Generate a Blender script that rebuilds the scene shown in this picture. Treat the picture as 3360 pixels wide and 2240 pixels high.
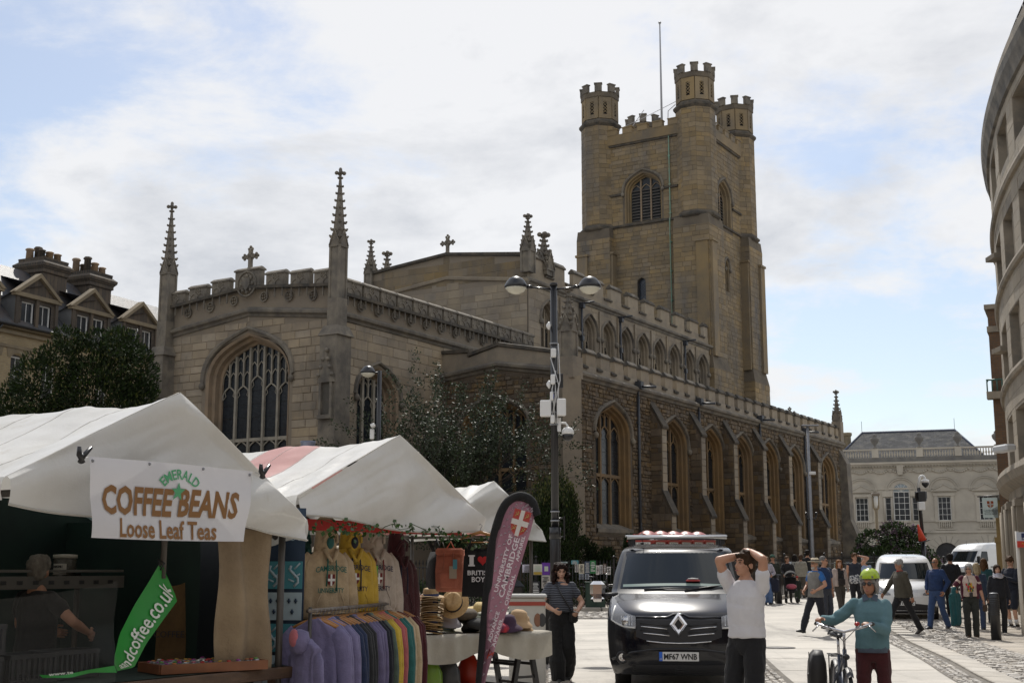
import bpy,bmesh,math,random
from mathutils import Vector,Matrix,noise,geometry
R = math.radians
random.seed(7)
for o in list(bpy.data.objects): bpy.data.objects.remove(o)
SC = bpy.context.scene
COL = SC.collection

# ------------------------------------------------------------------ camera
F,PITCH,EYE = 4200.0,math.atan(740/4200.0),1.6          # focal length in photo pixels (3360 wide)
cam = bpy.data.cameras.new('camera'); cam.sensor_width = 36; cam.lens = F/3360*36
cam.clip_start = .1; cam.clip_end = 3000
camo = bpy.data.objects.new('camera',cam); COL.objects.link(camo)
camo.location = (0,0,EYE); camo.rotation_euler = (R(90)+PITCH,0,0)
SC.camera = camo
SC.render.resolution_x = 1024; SC.render.resolution_y = 682

# ------------------------------------------------------------------ sky and sun
SUN_EL,SUN_AZ = R(49),R(3)          # azimuth measured from +Y towards +X
def build_world():
 w = bpy.data.worlds.new('World'); SC.world = w; w.use_nodes = True
 nt = w.node_tree; N = nt.nodes; L = nt.links
 for n in list(N): N.remove(n)
 out = N.new('ShaderNodeOutputWorld'); bg = N.new('ShaderNodeBackground')
 sky = N.new('ShaderNodeTexSky'); sky.sky_type = 'NISHITA'; sky.sun_disc = False
 sky.sun_elevation = SUN_EL; sky.sun_rotation = SUN_AZ
 sky.air_density = 1.0; sky.dust_density = .7; sky.ozone_density = 1.0
 # clouds: project the direction on a flat layer overhead, then noise
 tc = N.new('ShaderNodeTexCoord'); sep = N.new('ShaderNodeSeparateXYZ')
 L.new(tc.outputs['Generated'],sep.inputs[0])
 def m(op,a,b=None,c=None,clamp=False):
  n = N.new('ShaderNodeMath'); n.operation = op; n.use_clamp = clamp
  for i,v in enumerate((a,b,c)):
   if v is None: continue
   if isinstance(v,(int,float)): n.inputs[i].default_value = v
   else: L.new(v,n.inputs[i])
  return n.outputs[0]
 zz = m('ADD',m('MAXIMUM',sep.outputs['Z'],0.0),.22)
 comb = N.new('ShaderNodeCombineXYZ')
 L.new(m('DIVIDE',sep.outputs['X'],zz),comb.inputs[0])
 L.new(m('DIVIDE',sep.outputs['Y'],zz),comb.inputs[1])
 def nz(scale,detail,rough,off,dist=0.0):
  mp = N.new('ShaderNodeMapping'); mp.inputs['Location'].default_value = off
  L.new(comb.outputs[0],mp.inputs[0])
  n = N.new('ShaderNodeTexNoise'); n.inputs['Scale'].default_value = scale
  n.inputs['Detail'].default_value = detail; n.inputs['Roughness'].default_value = rough
  n.inputs['Distortion'].default_value = dist
  L.new(mp.outputs[0],n.inputs['Vector']); return n.outputs['Fac']
 a = nz(1.05,9,.58,(5.3,2.9,0),.15); b = nz(3.4,8,.64,(7.3,.4,2.0),.3)
 dens = m('ADD',m('MULTIPLY',a,.74),m('MULTIPLY',b,.26))
 cov = N.new('ShaderNodeMapRange'); cov.interpolation_type = 'SMOOTHSTEP'
 cov.inputs['From Min'].default_value = .42; cov.inputs['From Max'].default_value = .515
 L.new(dens,cov.inputs['Value']); cov.inputs['To Min'].default_value = .22
 # grey undersides where the cloud is thick
 shade = N.new('ShaderNodeMapRange'); shade.inputs['From Min'].default_value = .50; shade.inputs['From Max'].default_value = .68
 shade.inputs['To Min'].default_value = 1.0; shade.inputs['To Max'].default_value = .42
 L.new(m('ADD',m('MULTIPLY',nz(2.1,8,.62,(1.2,5.1,4.0),.2),.5),m('MULTIPLY',dens,.5)),shade.inputs['Value'])
 cr = N.new('ShaderNodeValToRGB')
 cr.color_ramp.elements[0].position = .40; cr.color_ramp.elements[0].color = (.60,.63,.69,1)
 cr.color_ramp.elements[1].position = 1.0; cr.color_ramp.elements[1].color = (1.14,1.14,1.15,1)
 L.new(shade.outputs[0],cr.inputs[0])
 sk = N.new('ShaderNodeMix'); sk.data_type = 'RGBA'; sk.blend_type = 'MULTIPLY'; sk.inputs[0].default_value = 1
 L.new(sky.outputs[0],sk.inputs[6]); sk.inputs[7].default_value = (SKYS,SKYS,SKYS,1)
 mx = N.new('ShaderNodeMix'); mx.data_type = 'RGBA'
 L.new(m('MULTIPLY',cov.outputs[0],.93),mx.inputs[0]); L.new(sk.outputs[2],mx.inputs[6]); L.new(cr.outputs[0],mx.inputs[7])
 L.new(mx.outputs[2],bg.inputs['Color']); bg.inputs['Strength'].default_value = 1.0
 L.new(bg.outputs[0],out.inputs[0])
SKYS = .15
build_world()
sl = bpy.data.lights.new('sun','SUN'); sl.energy = 5.0; sl.angle = R(.53); sl.color = (1,.955,.88)
so = bpy.data.objects.new('sun',sl); COL.objects.link(so)
sdir = Vector((math.sin(SUN_AZ)*math.cos(SUN_EL),math.cos(SUN_AZ)*math.cos(SUN_EL),math.sin(SUN_EL)))
so.rotation_euler = sdir.to_track_quat('Z','Y').to_euler(); so.location = sdir*60
vs = SC.view_settings; vs.view_transform = 'Standard'; vs.look = 'None'; vs.gamma = 1; vs.exposure = -.32
vs.use_curve_mapping = False

# ------------------------------------------------------------------ pixel helpers (photo pixel -> direction -> point)
SP,CP = math.sin(PITCH),math.cos(PITCH)
def ray(u,v):
 xc = (u-1680)/F; yc = (1120-v)/F
 return Vector((xc,CP-yc*SP,SP+yc*CP))
def at(u,v,Y):
 d = ray(u,v); t = Y/d.y
 return Vector((d.x*t,Y,EYE+d.z*t))
def gz(Y): return 0.0 if Y < 28 else (.6 if Y > 61.3 else .018*(Y-28))
def gnd(u,v):
 d = ray(u,v); t = EYE/-d.z
 for _ in range(12): t = (EYE-gz(d.y*t))/-d.z
 return Vector((d.x*t,d.y*t,gz(d.y*t)))

# ------------------------------------------------------------------ materials
MATS = {}
def mat(name,col,rough=.6,col2=None,nscale=4.0,bump=0.0,bscale=40.0,metal=0.0,island=0.0,spec=.5,
  stretch=(1,1,1),contrast=(.35,.65),trans=0.0,alpha=1.0,coat=0.0,emit=None,brick=None,sheen=0.0,
  stain=None,wave=None,objrand=0.0,coords='Object'):
 if name in MATS: return MATS[name]
 m = bpy.data.materials.new(name); m.use_nodes = True; MATS[name] = m
 nt = m.node_tree; N = nt.nodes; L = nt.links; p = N['Principled BSDF']; out = N['Material Output']
 p.inputs['Roughness'].default_value = rough; p.inputs['Metallic'].default_value = metal
 p.inputs['Specular IOR Level'].default_value = spec
 p.inputs['Coat Weight'].default_value = coat; p.inputs['Coat Roughness'].default_value = .03
 if sheen: p.inputs['Sheen Weight'].default_value = sheen
 def rgb(c): return (c[0],c[1],c[2],1)
 tc = N.new('ShaderNodeTexCoord'); mp = N.new('ShaderNodeMapping'); mp.inputs['Scale'].default_value = stretch
 L.new(tc.outputs[coords],mp.inputs[0]); vec = mp.outputs[0]
 cur = None
 def mixc(fac,a,b,mode='MIX'):
  n = N.new('ShaderNodeMix'); n.data_type = 'RGBA'; n.blend_type = mode
  for sk,v in ((n.inputs[0],fac),(n.inputs[6],a),(n.inputs[7],b)):
   if isinstance(v,(int,float)): sk.default_value = v
   elif isinstance(v,tuple): sk.default_value = rgb(v)
   else: L.new(v,sk)
  return n.outputs[2]
 def noise_fac(scale,lo,hi,v=None,detail=6,rg=.6):
  n = N.new('ShaderNodeTexNoise'); n.inputs['Scale'].default_value = scale; n.inputs['Detail'].default_value = detail
  n.inputs['Roughness'].default_value = rg
  L.new(v or vec,n.inputs['Vector'])
  r = N.new('ShaderNodeMapRange'); r.inputs['From Min'].default_value = lo; r.inputs['From Max'].default_value = hi
  L.new(n.outputs['Fac'],r.inputs['Value']); return r.outputs[0]
 bh = None
 if brick:   # (brick colour 2, mortar colour, scale, width, height, mortar size)
  b = N.new('ShaderNodeTexBrick'); c2,mo,sc,bw,rh,ms = brick
  b.inputs['Color1'].default_value = rgb(col); b.inputs['Color2'].default_value = rgb(c2); b.inputs['Mortar'].default_value = rgb(mo)
  b.inputs['Scale'].default_value = sc; b.inputs['Brick Width'].default_value = bw; b.inputs['Row Height'].default_value = rh
  b.inputs['Mortar Size'].default_value = ms; b.inputs['Bias'].default_value = 0
  L.new(vec,b.inputs['Vector']); cur = b.outputs['Color']; bh = b.outputs['Fac']
  if col2: cur = mixc(noise_fac(nscale,*contrast),cur,col2)
 elif col2: cur = mixc(noise_fac(nscale,*contrast),col,col2)
 if stain:   # (colour, scale, lo, hi, stretch)
  m2 = N.new('ShaderNodeMapping'); m2.inputs['Scale'].default_value = stain[4]; L.new(tc.outputs[coords],m2.inputs[0])
  cur = mixc(noise_fac(stain[1],stain[2],stain[3],m2.outputs[0],8,.7),cur if cur else col,stain[0])
 if island or objrand:
  hs = N.new('ShaderNodeHueSaturation')
  ge = N.new('ShaderNodeNewGeometry'); oi = N.new('ShaderNodeObjectInfo')
  ad = N.new('ShaderNodeMath'); ad.operation = 'ADD'; L.new(ge.outputs['Random Per Island'],ad.inputs[0]); L.new(oi.outputs['Random'],ad.inputs[1])
  fr = N.new('ShaderNodeMath'); fr.operation = 'FRACT'; L.new(ad.outputs[0],fr.inputs[0])
  k = island or objrand
  r = N.new('ShaderNodeMapRange'); r.inputs['To Min'].default_value = 1-k; r.inputs['To Max'].default_value = 1+k
  L.new(fr.outputs[0],r.inputs['Value']); L.new(r.outputs[0],hs.inputs['Value'])
  r2 = N.new('ShaderNodeMapRange'); r2.inputs['To Min'].default_value = 1+k*.8; r2.inputs['To Max'].default_value = 1-k*.8
  fm = N.new('ShaderNodeMath'); fm.operation = 'MULTIPLY_ADD'; fm.inputs[1].default_value = 7.13; fm.inputs[2].default_value = .3
  f2 = N.new('ShaderNodeMath'); f2.operation = 'FRACT'
  L.new(fr.outputs[0],fm.inputs[0]); L.new(fm.outputs[0],f2.inputs[0]); L.new(f2.outputs[0],r2.inputs['Value'])
  L.new(r2.outputs[0],hs.inputs['Saturation'])
  if cur is None: hs.inputs['Color'].default_value = rgb(col)
  else: L.new(cur,hs.inputs['Color'])
  cur = hs.outputs[0]
 if cur is None: p.inputs['Base Color'].default_value = rgb(col)
 else: L.new(cur,p.inputs['Base Color'])
 if bump or wave:
  bn = N.new('ShaderNodeBump'); bn.inputs['Strength'].default_value = min(1,bump or .4); bn.inputs['Distance'].default_value = .03
  if wave:
   wv = N.new('ShaderNodeTexWave'); wv.inputs['Scale'].default_value = wave[0]; wv.bands_direction = wave[1]
   wv.inputs['Distortion'].default_value = wave[2]; wv.inputs['Detail'].default_value = 3
   L.new(tc.outputs[coords],wv.inputs['Vector']); L.new(wv.outputs['Fac'],bn.inputs['Height'])
  else:
   h = noise_fac(bscale,0,1,tc.outputs[coords],8,.7)
   if bh:
    s = N.new('ShaderNodeMath'); s.operation = 'MULTIPLY_ADD'; s.inputs[1].default_value = -1.2
    L.new(bh,s.inputs[0]); L.new(h,s.inputs[2]); h = s.outputs[0]
   L.new(h,bn.inputs['Height'])
  L.new(bn.outputs[0],p.inputs['Normal'])
 if trans:
  t = N.new('ShaderNodeBsdfTranslucent'); mx = N.new('ShaderNodeMixShader'); mx.inputs[0].default_value = trans
  if cur is None: t.inputs[0].default_value = rgb(col)
  else: L.new(cur,t.inputs[0])
  L.new(p.outputs[0],mx.inputs[1]); L.new(t.outputs[0],mx.inputs[2]); L.new(mx.outputs[0],out.inputs[0])
 if alpha < 1: p.inputs['Alpha'].default_value = alpha
 if emit: p.inputs['Emission Color'].default_value = rgb(emit); p.inputs['Emission Strength'].default_value = emit[3]
 return m

# ------------------------------------------------------------------ mesh builder
class MB:
 def __init__(s): s.v = []; s.f = []; s.sm = []; s.mi = []; s.cur = 0
 def add(s,vs,fs,smooth=False):
  b = len(s.v); s.v += [tuple(p) for p in vs]
  for f in fs: s.f.append([b+i for i in f]); s.sm.append(smooth); s.mi.append(s.cur)
  return s
 def box(s,c,d,rz=0,M=None):
  x,y,z = d[0]/2,d[1]/2,d[2]/2
  P = [Vector((i*x,j*y,k*z)) for k in (-1,1) for j in (-1,1) for i in (-1,1)]
  m = M or Matrix.Rotation(rz,3,'Z')
  return s.add([m @ p+Vector(c) for p in P],[(0,2,3,1),(4,5,7,6),(0,1,5,4),(2,6,7,3),(0,4,6,2),(1,3,7,5)])
 def bx(s,x0,x1,y0,y1,z0,z1): return s.box(((x0+x1)/2,(y0+y1)/2,(z0+z1)/2),(abs(x1-x0),abs(y1-y0),abs(z1-z0)))
 def bbox(s,c,d,b=.01,rz=0,M=None):      # bevelled box
  x,y,z = d[0]/2,d[1]/2,d[2]/2; b = min(b,x*.9,y*.9,z*.9)
  m = M or Matrix.Rotation(rz,3,'Z'); P = []
  for (a,e,zz) in ((x-b,y-b,-z),(x,y,-z+b),(x,y,z-b),(x-b,y-b,z)):
   k = b if a == x else 0
   if k: P += [(-a+k,-e,zz),(a-k,-e,zz),(a,-e+k,zz),(a,e-k,zz),(a-k,e,zz),(-a+k,e,zz),(-a,e-k,zz),(-a,-e+k,zz)]
   else:
    q = b*.3; P += [(-a+q,-e,zz),(a-q,-e,zz),(a,-e+q,zz),(a,e-q,zz),(a-q,e,zz),(-a+q,e,zz),(-a,e-q,zz),(-a,-e+q,zz)]
  fs = [tuple(range(7,-1,-1)),tuple(range(24,32))]
  for r in range(3):
   for i in range(8): j = (i+1) % 8; fs.append((r*8+i,r*8+j,r*8+8+j,r*8+8+i))
  return s.add([m @ Vector(p)+Vector(c) for p in P],fs)
 def tube(s,pts,rad,n=8,cap=True,smooth=True,flat=1.0,up=None):
  pts = [Vector(p) for p in pts]; k = len(pts)
  if not isinstance(rad,(list,tuple)): rad = [rad]*k
  vs = []; prev = None
  for i,p in enumerate(pts):
   t = (pts[min(i+1,k-1)]-pts[max(i-1,0)])
   t = t.normalized() if t.length > 1e-9 else Vector((0,0,1))
   if prev is None:
    a = Vector(up) if up else (Vector((0,0,1)) if abs(t.z) < .9 else Vector((1,0,0)))
    prev = a
   x = prev.cross(t)
   if x.length < 1e-6: x = Vector((1,0,0)).cross(t)
   x.normalize(); y = t.cross(x).normalized(); prev = y
   for j in range(n):
    a = 2*math.pi*(j+.5)/n
    vs.append(p+(x*math.cos(a)+y*math.sin(a)*flat)*rad[i])
  fs = [(i*n+j,i*n+(j+1) % n,(i+1)*n+(j+1) % n,(i+1)*n+j) for i in range(k-1) for j in range(n)]
  if cap: fs += [tuple(range(n-1,-1,-1)),tuple(range((k-1)*n,k*n))]
  return s.add(vs,fs,smooth)
 def bar(s,a,b,w,d=None,n=4): return s.tube([a,b],(w if d is None else w)*.7071,4,True,False,1.0 if d is None else d/w)
 def lathe(s,prof,n=16,c=(0,0,0),smooth=True,sx=1,sy=1,M=None,cap=True,ph=0):
  vs = []
  for r,z in prof:
   for j in range(n):
    a = 2*math.pi*j/n+ph; p = Vector((r*math.cos(a)*sx,r*math.sin(a)*sy,z))
    vs.append((M @ p if M else p)+Vector(c))
  k = len(prof)
  fs = [(i*n+j,i*n+(j+1) % n,(i+1)*n+(j+1) % n,(i+1)*n+j) for i in range(k-1) for j in range(n)]
  if cap: fs += [tuple(range(n-1,-1,-1)),tuple(range((k-1)*n,k*n))]
  return s.add(vs,fs,smooth)
 def ell(s,c,r,n=12,m=8,M=None,smooth=True):
  if not isinstance(r,(list,tuple)): r = (r,r,r)
  vs = []
  for i in range(m+1):
   t = math.pi*i/m; t = min(max(t,.02),math.pi-.02)
   for j in range(n):
    a = 2*math.pi*j/n
    p = Vector((r[0]*math.sin(t)*math.cos(a),r[1]*math.sin(t)*math.sin(a),-r[2]*math.cos(t)))
    vs.append((M @ p if M else p)+Vector(c))
  fs = [(i*n+j,i*n+(j+1) % n,(i+1)*n+(j+1) % n,(i+1)*n+j) for i in range(m) for j in range(n)]
  fs += [tuple(range(n-1,-1,-1)),tuple(range(m*n,m*n+n))]
  return s.add(vs,fs,smooth)
 def rings(s,rings,cap=True,smooth=True,closed=True):
  n = len(rings[0]); vs = [p for r in rings for p in r]; k = len(rings); e = n if closed else n-1
  fs = [(i*n+j,i*n+(j+1) % n,(i+1)*n+(j+1) % n,(i+1)*n+j) for i in range(k-1) for j in range(e)]
  if cap: fs += [tuple(range(n-1,-1,-1)),tuple(range((k-1)*n,k*n))]
  return s.add(vs,fs,smooth)
 def poly(s,loops,fn,smooth=False):        # loops: outer + holes in 2-D; fn maps (a,b)->3-D
  L3 = [[Vector((a,b,0)) for a,b in lp] for lp in loops]
  flat = [p for lp in L3 for p in lp]
  tris = geometry.tessellate_polygon(L3)
  vs = [fn(p.x,p.y) for p in flat]; fs = []
  for t in tris:
   a,b,c = (flat[i] for i in t)
   cr = (b.x-a.x)*(c.y-a.y)-(b.y-a.y)*(c.x-a.x)
   if abs(cr) < 1e-12: continue
   fs.append(tuple(t) if cr > 0 else (t[0],t[2],t[1]))
  return s.add(vs,fs,smooth)
 def prism(s,poly,fn,d0,d1):              # extrude a 2-D polygon: fn(a,b,depth)
  n = len(poly); s.poly([poly],lambda a,b: fn(a,b,d1)); s.poly([poly[::-1]],lambda a,b: fn(a,b,d0))
  vs = [fn(a,b,d0) for a,b in poly]+[fn(a,b,d1) for a,b in poly]
  return s.add(vs,[(i,(i+1) % n,n+(i+1) % n,n+i) for i in range(n)])
 def grid(s,fn,nu,nv,smooth=True):
  vs = [fn(i/nu,j/nv) for j in range(nv+1) for i in range(nu+1)]; w = nu+1
  return s.add(vs,[(j*w+i,j*w+i+1,(j+1)*w+i+1,(j+1)*w+i) for j in range(nv) for i in range(nu)],smooth)
 def mesh(s,name,mats):
  me = bpy.data.meshes.new(name); me.from_pydata(s.v,[],s.f)
  for m in (mats if isinstance(mats,(list,tuple)) else [mats]): me.materials.append(m)
  me.polygons.foreach_set('use_smooth',s.sm); me.polygons.foreach_set('material_index',s.mi); me.update()
  return me
 def build(s,name,mats,parent=None,loc=(0,0,0),rot=(0,0,0),fix=False):
  me = s.mesh(name,mats)
  if fix:
   bm = bmesh.new(); bm.from_mesh(me); bmesh.ops.recalc_face_normals(bm,faces=bm.faces); bm.to_mesh(me); bm.free()
  return inst(name,me,parent,loc,rot)
def inst(name,me,parent=None,loc=(0,0,0),rot=(0,0,0),sc=None):
 o = bpy.data.objects.new(name,me); COL.objects.link(o); o.parent = parent; o.location = loc; o.rotation_euler = rot
 if sc: o.scale = sc
 return o
def empty(name,loc=(0,0,0),rz=0,parent=None):
 o = bpy.data.objects.new(name,None); COL.objects.link(o); o.location = loc; o.rotation_euler = (0,0,rz); o.parent = parent
 o.empty_display_size = .2
 return o
def tag(o,label,cat,group=None):
 o['label'] = label; o['category'] = cat
 if group: o['group'] = group
 return o
def kind(o,k): o['kind'] = k; return o
def copy_tree(o,parent=None):
 c = o.copy(); COL.objects.link(c)
 if parent is not None: c.parent = parent
 for ch in [x for x in bpy.data.objects if x.parent == o]: copy_tree(ch,c)
 return c
FONT = None
def text_mesh(txt,size,ext=.002,off=0.0,align='CENTER',sx=1.0,shear=0.0,spacing=1.0):
 cu = bpy.data.curves.new('txt','FONT'); cu.body = txt; cu.size = size; cu.extrude = ext; cu.align_x = align; cu.align_y = 'CENTER'
 cu.offset = off; cu.shear = shear; cu.space_character = spacing; cu.resolution_u = 2
 o = bpy.data.objects.new('txt',cu)
 me = o.to_mesh().copy(); o.to_mesh_clear()
 bpy.data.objects.remove(o); bpy.data.curves.remove(cu)
 if sx != 1.0:
  for v in me.vertices: v.co.x *= sx
 return me
def text(txt,size,m,parent,fn=None,ext=.002,off=0.0,align='CENTER',sx=1.0,name='lettering',shear=0.0,loc=None,rot=None,spacing=1.0):
 me = text_mesh(txt,size,ext,off,align,sx,shear,spacing)
 me.materials.clear(); me.materials.append(m)
 if fn:
  for v in me.vertices: v.co = fn(v.co.x,v.co.y,v.co.z)
 o = inst(name,me,parent)
 if loc: o.location = loc
 if rot: o.rotation_euler = rot
 return o
# ------------------------------------------------------------------ materials of stone
CHST = mat('chancel_stone',(.37,.30,.21),.85,(.235,.195,.148),.7,.5,26,island=.15,stain=((.12,.115,.105),.5,.52,.76,(1.3,1.3,.35)))
TWST = mat('tower_stone',(.26,.19,.10),.85,(.165,.132,.09),.55,.6,22,island=.15,stain=((.11,.105,.10),.35,.50,.72,(1.2,1.2,.3)))
CLST = mat('clerestory_stone',(.32,.265,.19),.85,(.215,.18,.14),.8,.5,26,island=.14,stain=((.13,.12,.105),.5,.53,.75,(1.2,1.2,.4)))
RBST = mat('rubble_stone',(.16,.115,.067),.9,(.095,.072,.05),1.3,.8,20,island=.30)
MORT = mat('mortar',(.16,.13,.092),.95,(.10,.084,.066),1.0,.6,30)
MORTC = mat('chancel_mortar',(.25,.205,.15),.95,(.22,.185,.145),.8,.5,30)
MORTR = mat('rubble_mortar',(.135,.105,.075),.95,(.095,.075,.055),1.0,.8,25)
TRIM = mat('weathered_trim',(.235,.205,.16),.9,(.13,.115,.098),1.6,.6,30,stain=((.085,.08,.072),1.1,.5,.7,(1,1,.7)),objrand=.08)
COPE = mat('coping_lichen',(.12,.10,.075),.95,(.05,.047,.042),2.2,.8,30)
DRES = mat('ochre_dressing',(.225,.145,.068),.85,(.16,.11,.06),1.2,.4,30,objrand=.1)
JAMB = mat('jamb_stone',(.32,.235,.155),.85,(.2,.155,.11),1.1,.4,30)
TRAC = mat('tracery_stone',(.37,.335,.27),.85,(.25,.23,.19),2.0,.4,30)
GLAS = mat('leaded_glass',(.012,.015,.02),.22,(.02,.026,.032),6,.25,14,spec=.35)
LEAD = mat('roof_lead',(.16,.165,.17),.6,(.11,.115,.12),1.0,.3,10)
IRON = mat('black_iron',(.012,.012,.014),.42,(.02,.02,.02),8,.15,60)
PIPE = mat('pipe_iron',(.045,.05,.06),.5,(.03,.033,.04),3)
COPPER = mat('verdigris',(.15,.30,.23),.7,(.22,.24,.17),3)
LOUV = mat('louvre_wood',(.10,.09,.08),.8,(.06,.055,.05),3)

# ------------------------------------------------------------------ masonry helpers
def arch_pts(c,w,z0,zs,za,n=9,round_=.62):
 """pointed opening, counter-clockwise: sill left -> sill right -> over the arch; z0 sill, zs spring, za apex"""
 h = w/2; H = za-zs; L = []
 P0,P1,P2,P3 = (h,zs),(h,zs+H*round_),(h*.52,za-H*.20),(0,za)
 for i in range(n+1):
  t = i/n; a = (1-t)**3; b = 3*(1-t)**2*t; d = 3*(1-t)*t*t; e = t**3
  L.append((a*P0[0]+b*P1[0]+d*P2[0]+e*P3[0],a*P0[1]+b*P1[1]+d*P2[1]+e*P3[1]))
 right = [(c+x,z) for x,z in L]; left = [(c-x,z) for x,z in L[:-1]][::-1]
 return [(c-h,z0),(c+h,z0)]+right+left
def arch_z(pts,c,x):      # height of the arch over abscissa x
 best = None
 top = pts[2:]
 for i in range(len(top)-1):
  (x0,z0),(x1,z1) = top[i],top[i+1]
  if min(x0,x1)-1e-6 <= x <= max(x0,x1)+1e-6 and abs(x1-x0) > 1e-6:
   z = z0+(z1-z0)*(x-x0)/(x1-x0); best = z if best is None else max(best,z)
 return best if best is not None else top[0][1]
def spans(loop,z):
 xs = []; n = len(loop)
 for i in range(n):
  (x0,z0),(x1,z1) = loop[i],loop[(i+1) % n]
  if (z0 <= z) != (z1 <= z): xs.append(x0+(x1-x0)*(z-z0)/(z1-z0))
 xs.sort(); return [(xs[i],xs[i+1]) for i in range(0,len(xs)-1,2)]
def stones(outline,holes,h=(.28,.36),l=(.45,.85),gap=.016,rnd=random,z0=None,z1=None,marg=.02):
 zs = [p[1] for p in outline]; z = min(zs) if z0 is None else z0; zt = max(zs) if z1 is None else z1; out = []
 while z < zt-.05:
  hh = rnd.uniform(*h); a,b = z+gap/2,min(z+hh-gap/2,zt)
  ok = None
  for k in (.03,.5,.97):
   sp = spans(outline,a+(b-a)*k)
   if not sp: ok = []; break
   ok = sp if ok is None else [(max(p[0],q[0]),min(p[1],q[1])) for p in ok for q in sp if min(p[1],q[1]) > max(p[0],q[0])]
  cut = []
  for hl in holes:
   for k in (0,.25,.5,.75,1): cut += spans(hl,a+(b-a)*k)
  for (x0,x1) in ok or []:
   segs = [(x0,x1)]
   for c0,c1 in cut:
    nx = []
    for s0,s1 in segs:
     if c1 <= s0 or c0 >= s1: nx.append((s0,s1)); continue
     if c0-marg > s0: nx.append((s0,c0-marg))
     if c1+marg < s1: nx.append((c1+marg,s1))
    segs = nx
   for s0,s1 in segs:
    x = s0
    while x < s1-.02:
     w = rnd.uniform(*l)
     if s1-(x+w) < l[0]*.6: w = s1-x
     if w > .05: out.append((x+gap/2,min(x+w,s1)-gap/2,a,b))
     x += w
  z += hh
 return out
def block(mb,fn,x0,x1,z0,z1,d,j=0.0,rnd=random):
 J = lambda: rnd.uniform(-j,j)
 q = [(x0+J(),z0+J()),(x1+J(),z0+J()),(x1+J(),z1+J()),(x0+J(),z1+J())]
 e = min(.012,(x1-x0)*.2,(z1-z0)*.2)
 qi = [(q[0][0]+e,q[0][1]+e),(q[1][0]-e,q[1][1]+e),(q[2][0]-e,q[2][1]-e),(q[3][0]+e,q[3][1]-e)]
 vs = [fn(a,b,0) for a,b in q]+[fn(a,b,d) for a,b in qi]
 mb.add(vs,[(4,5,6,7),(0,1,5,4),(1,2,6,5),(2,3,7,6),(3,0,4,7)])
def wall(name,parent,m,outline,holes,fn,depth=.6):
 mb = MB(); mb.poly([outline]+[h[::-1] for h in holes],lambda a,b: fn(a,b,0))
 for h in holes:
  n = len(h); vs = [fn(a,b,0) for a,b in h]+[fn(a,b,-depth) for a,b in h]
  mb.add(vs,[(i,n+i,n+(i+1) % n,(i+1) % n) for i in range(n)])
 return mb.build(name,m,parent)
def facing(parent,m,outline,holes,fn,h,l,gap,proud=(.012,.03),j=0.0,singles=0,seed=1,name='stone_block',z0=None,z1=None):
 rnd = random.Random(seed); S = stones(outline,holes,h,l,gap,rnd,z0,z1); S.sort(key=lambda s: -(s[1]-s[0])*(s[3]-s[2]))
 mb = MB()
 for i,s in enumerate(S):
  if i < singles:
   b = MB(); block(b,fn,*s,rnd.uniform(*proud),j,rnd); b.build(name,m,parent)
  else: block(mb,fn,*s,rnd.uniform(*proud),j,rnd)
 if mb.v: kind(mb.build('stone_facing',m,parent),'stuff')
def offset_arch(c,w,z0,zs,za,d): return arch_pts(c,w-2*d,z0+d*.3,zs,za-d*1.05)
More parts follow.
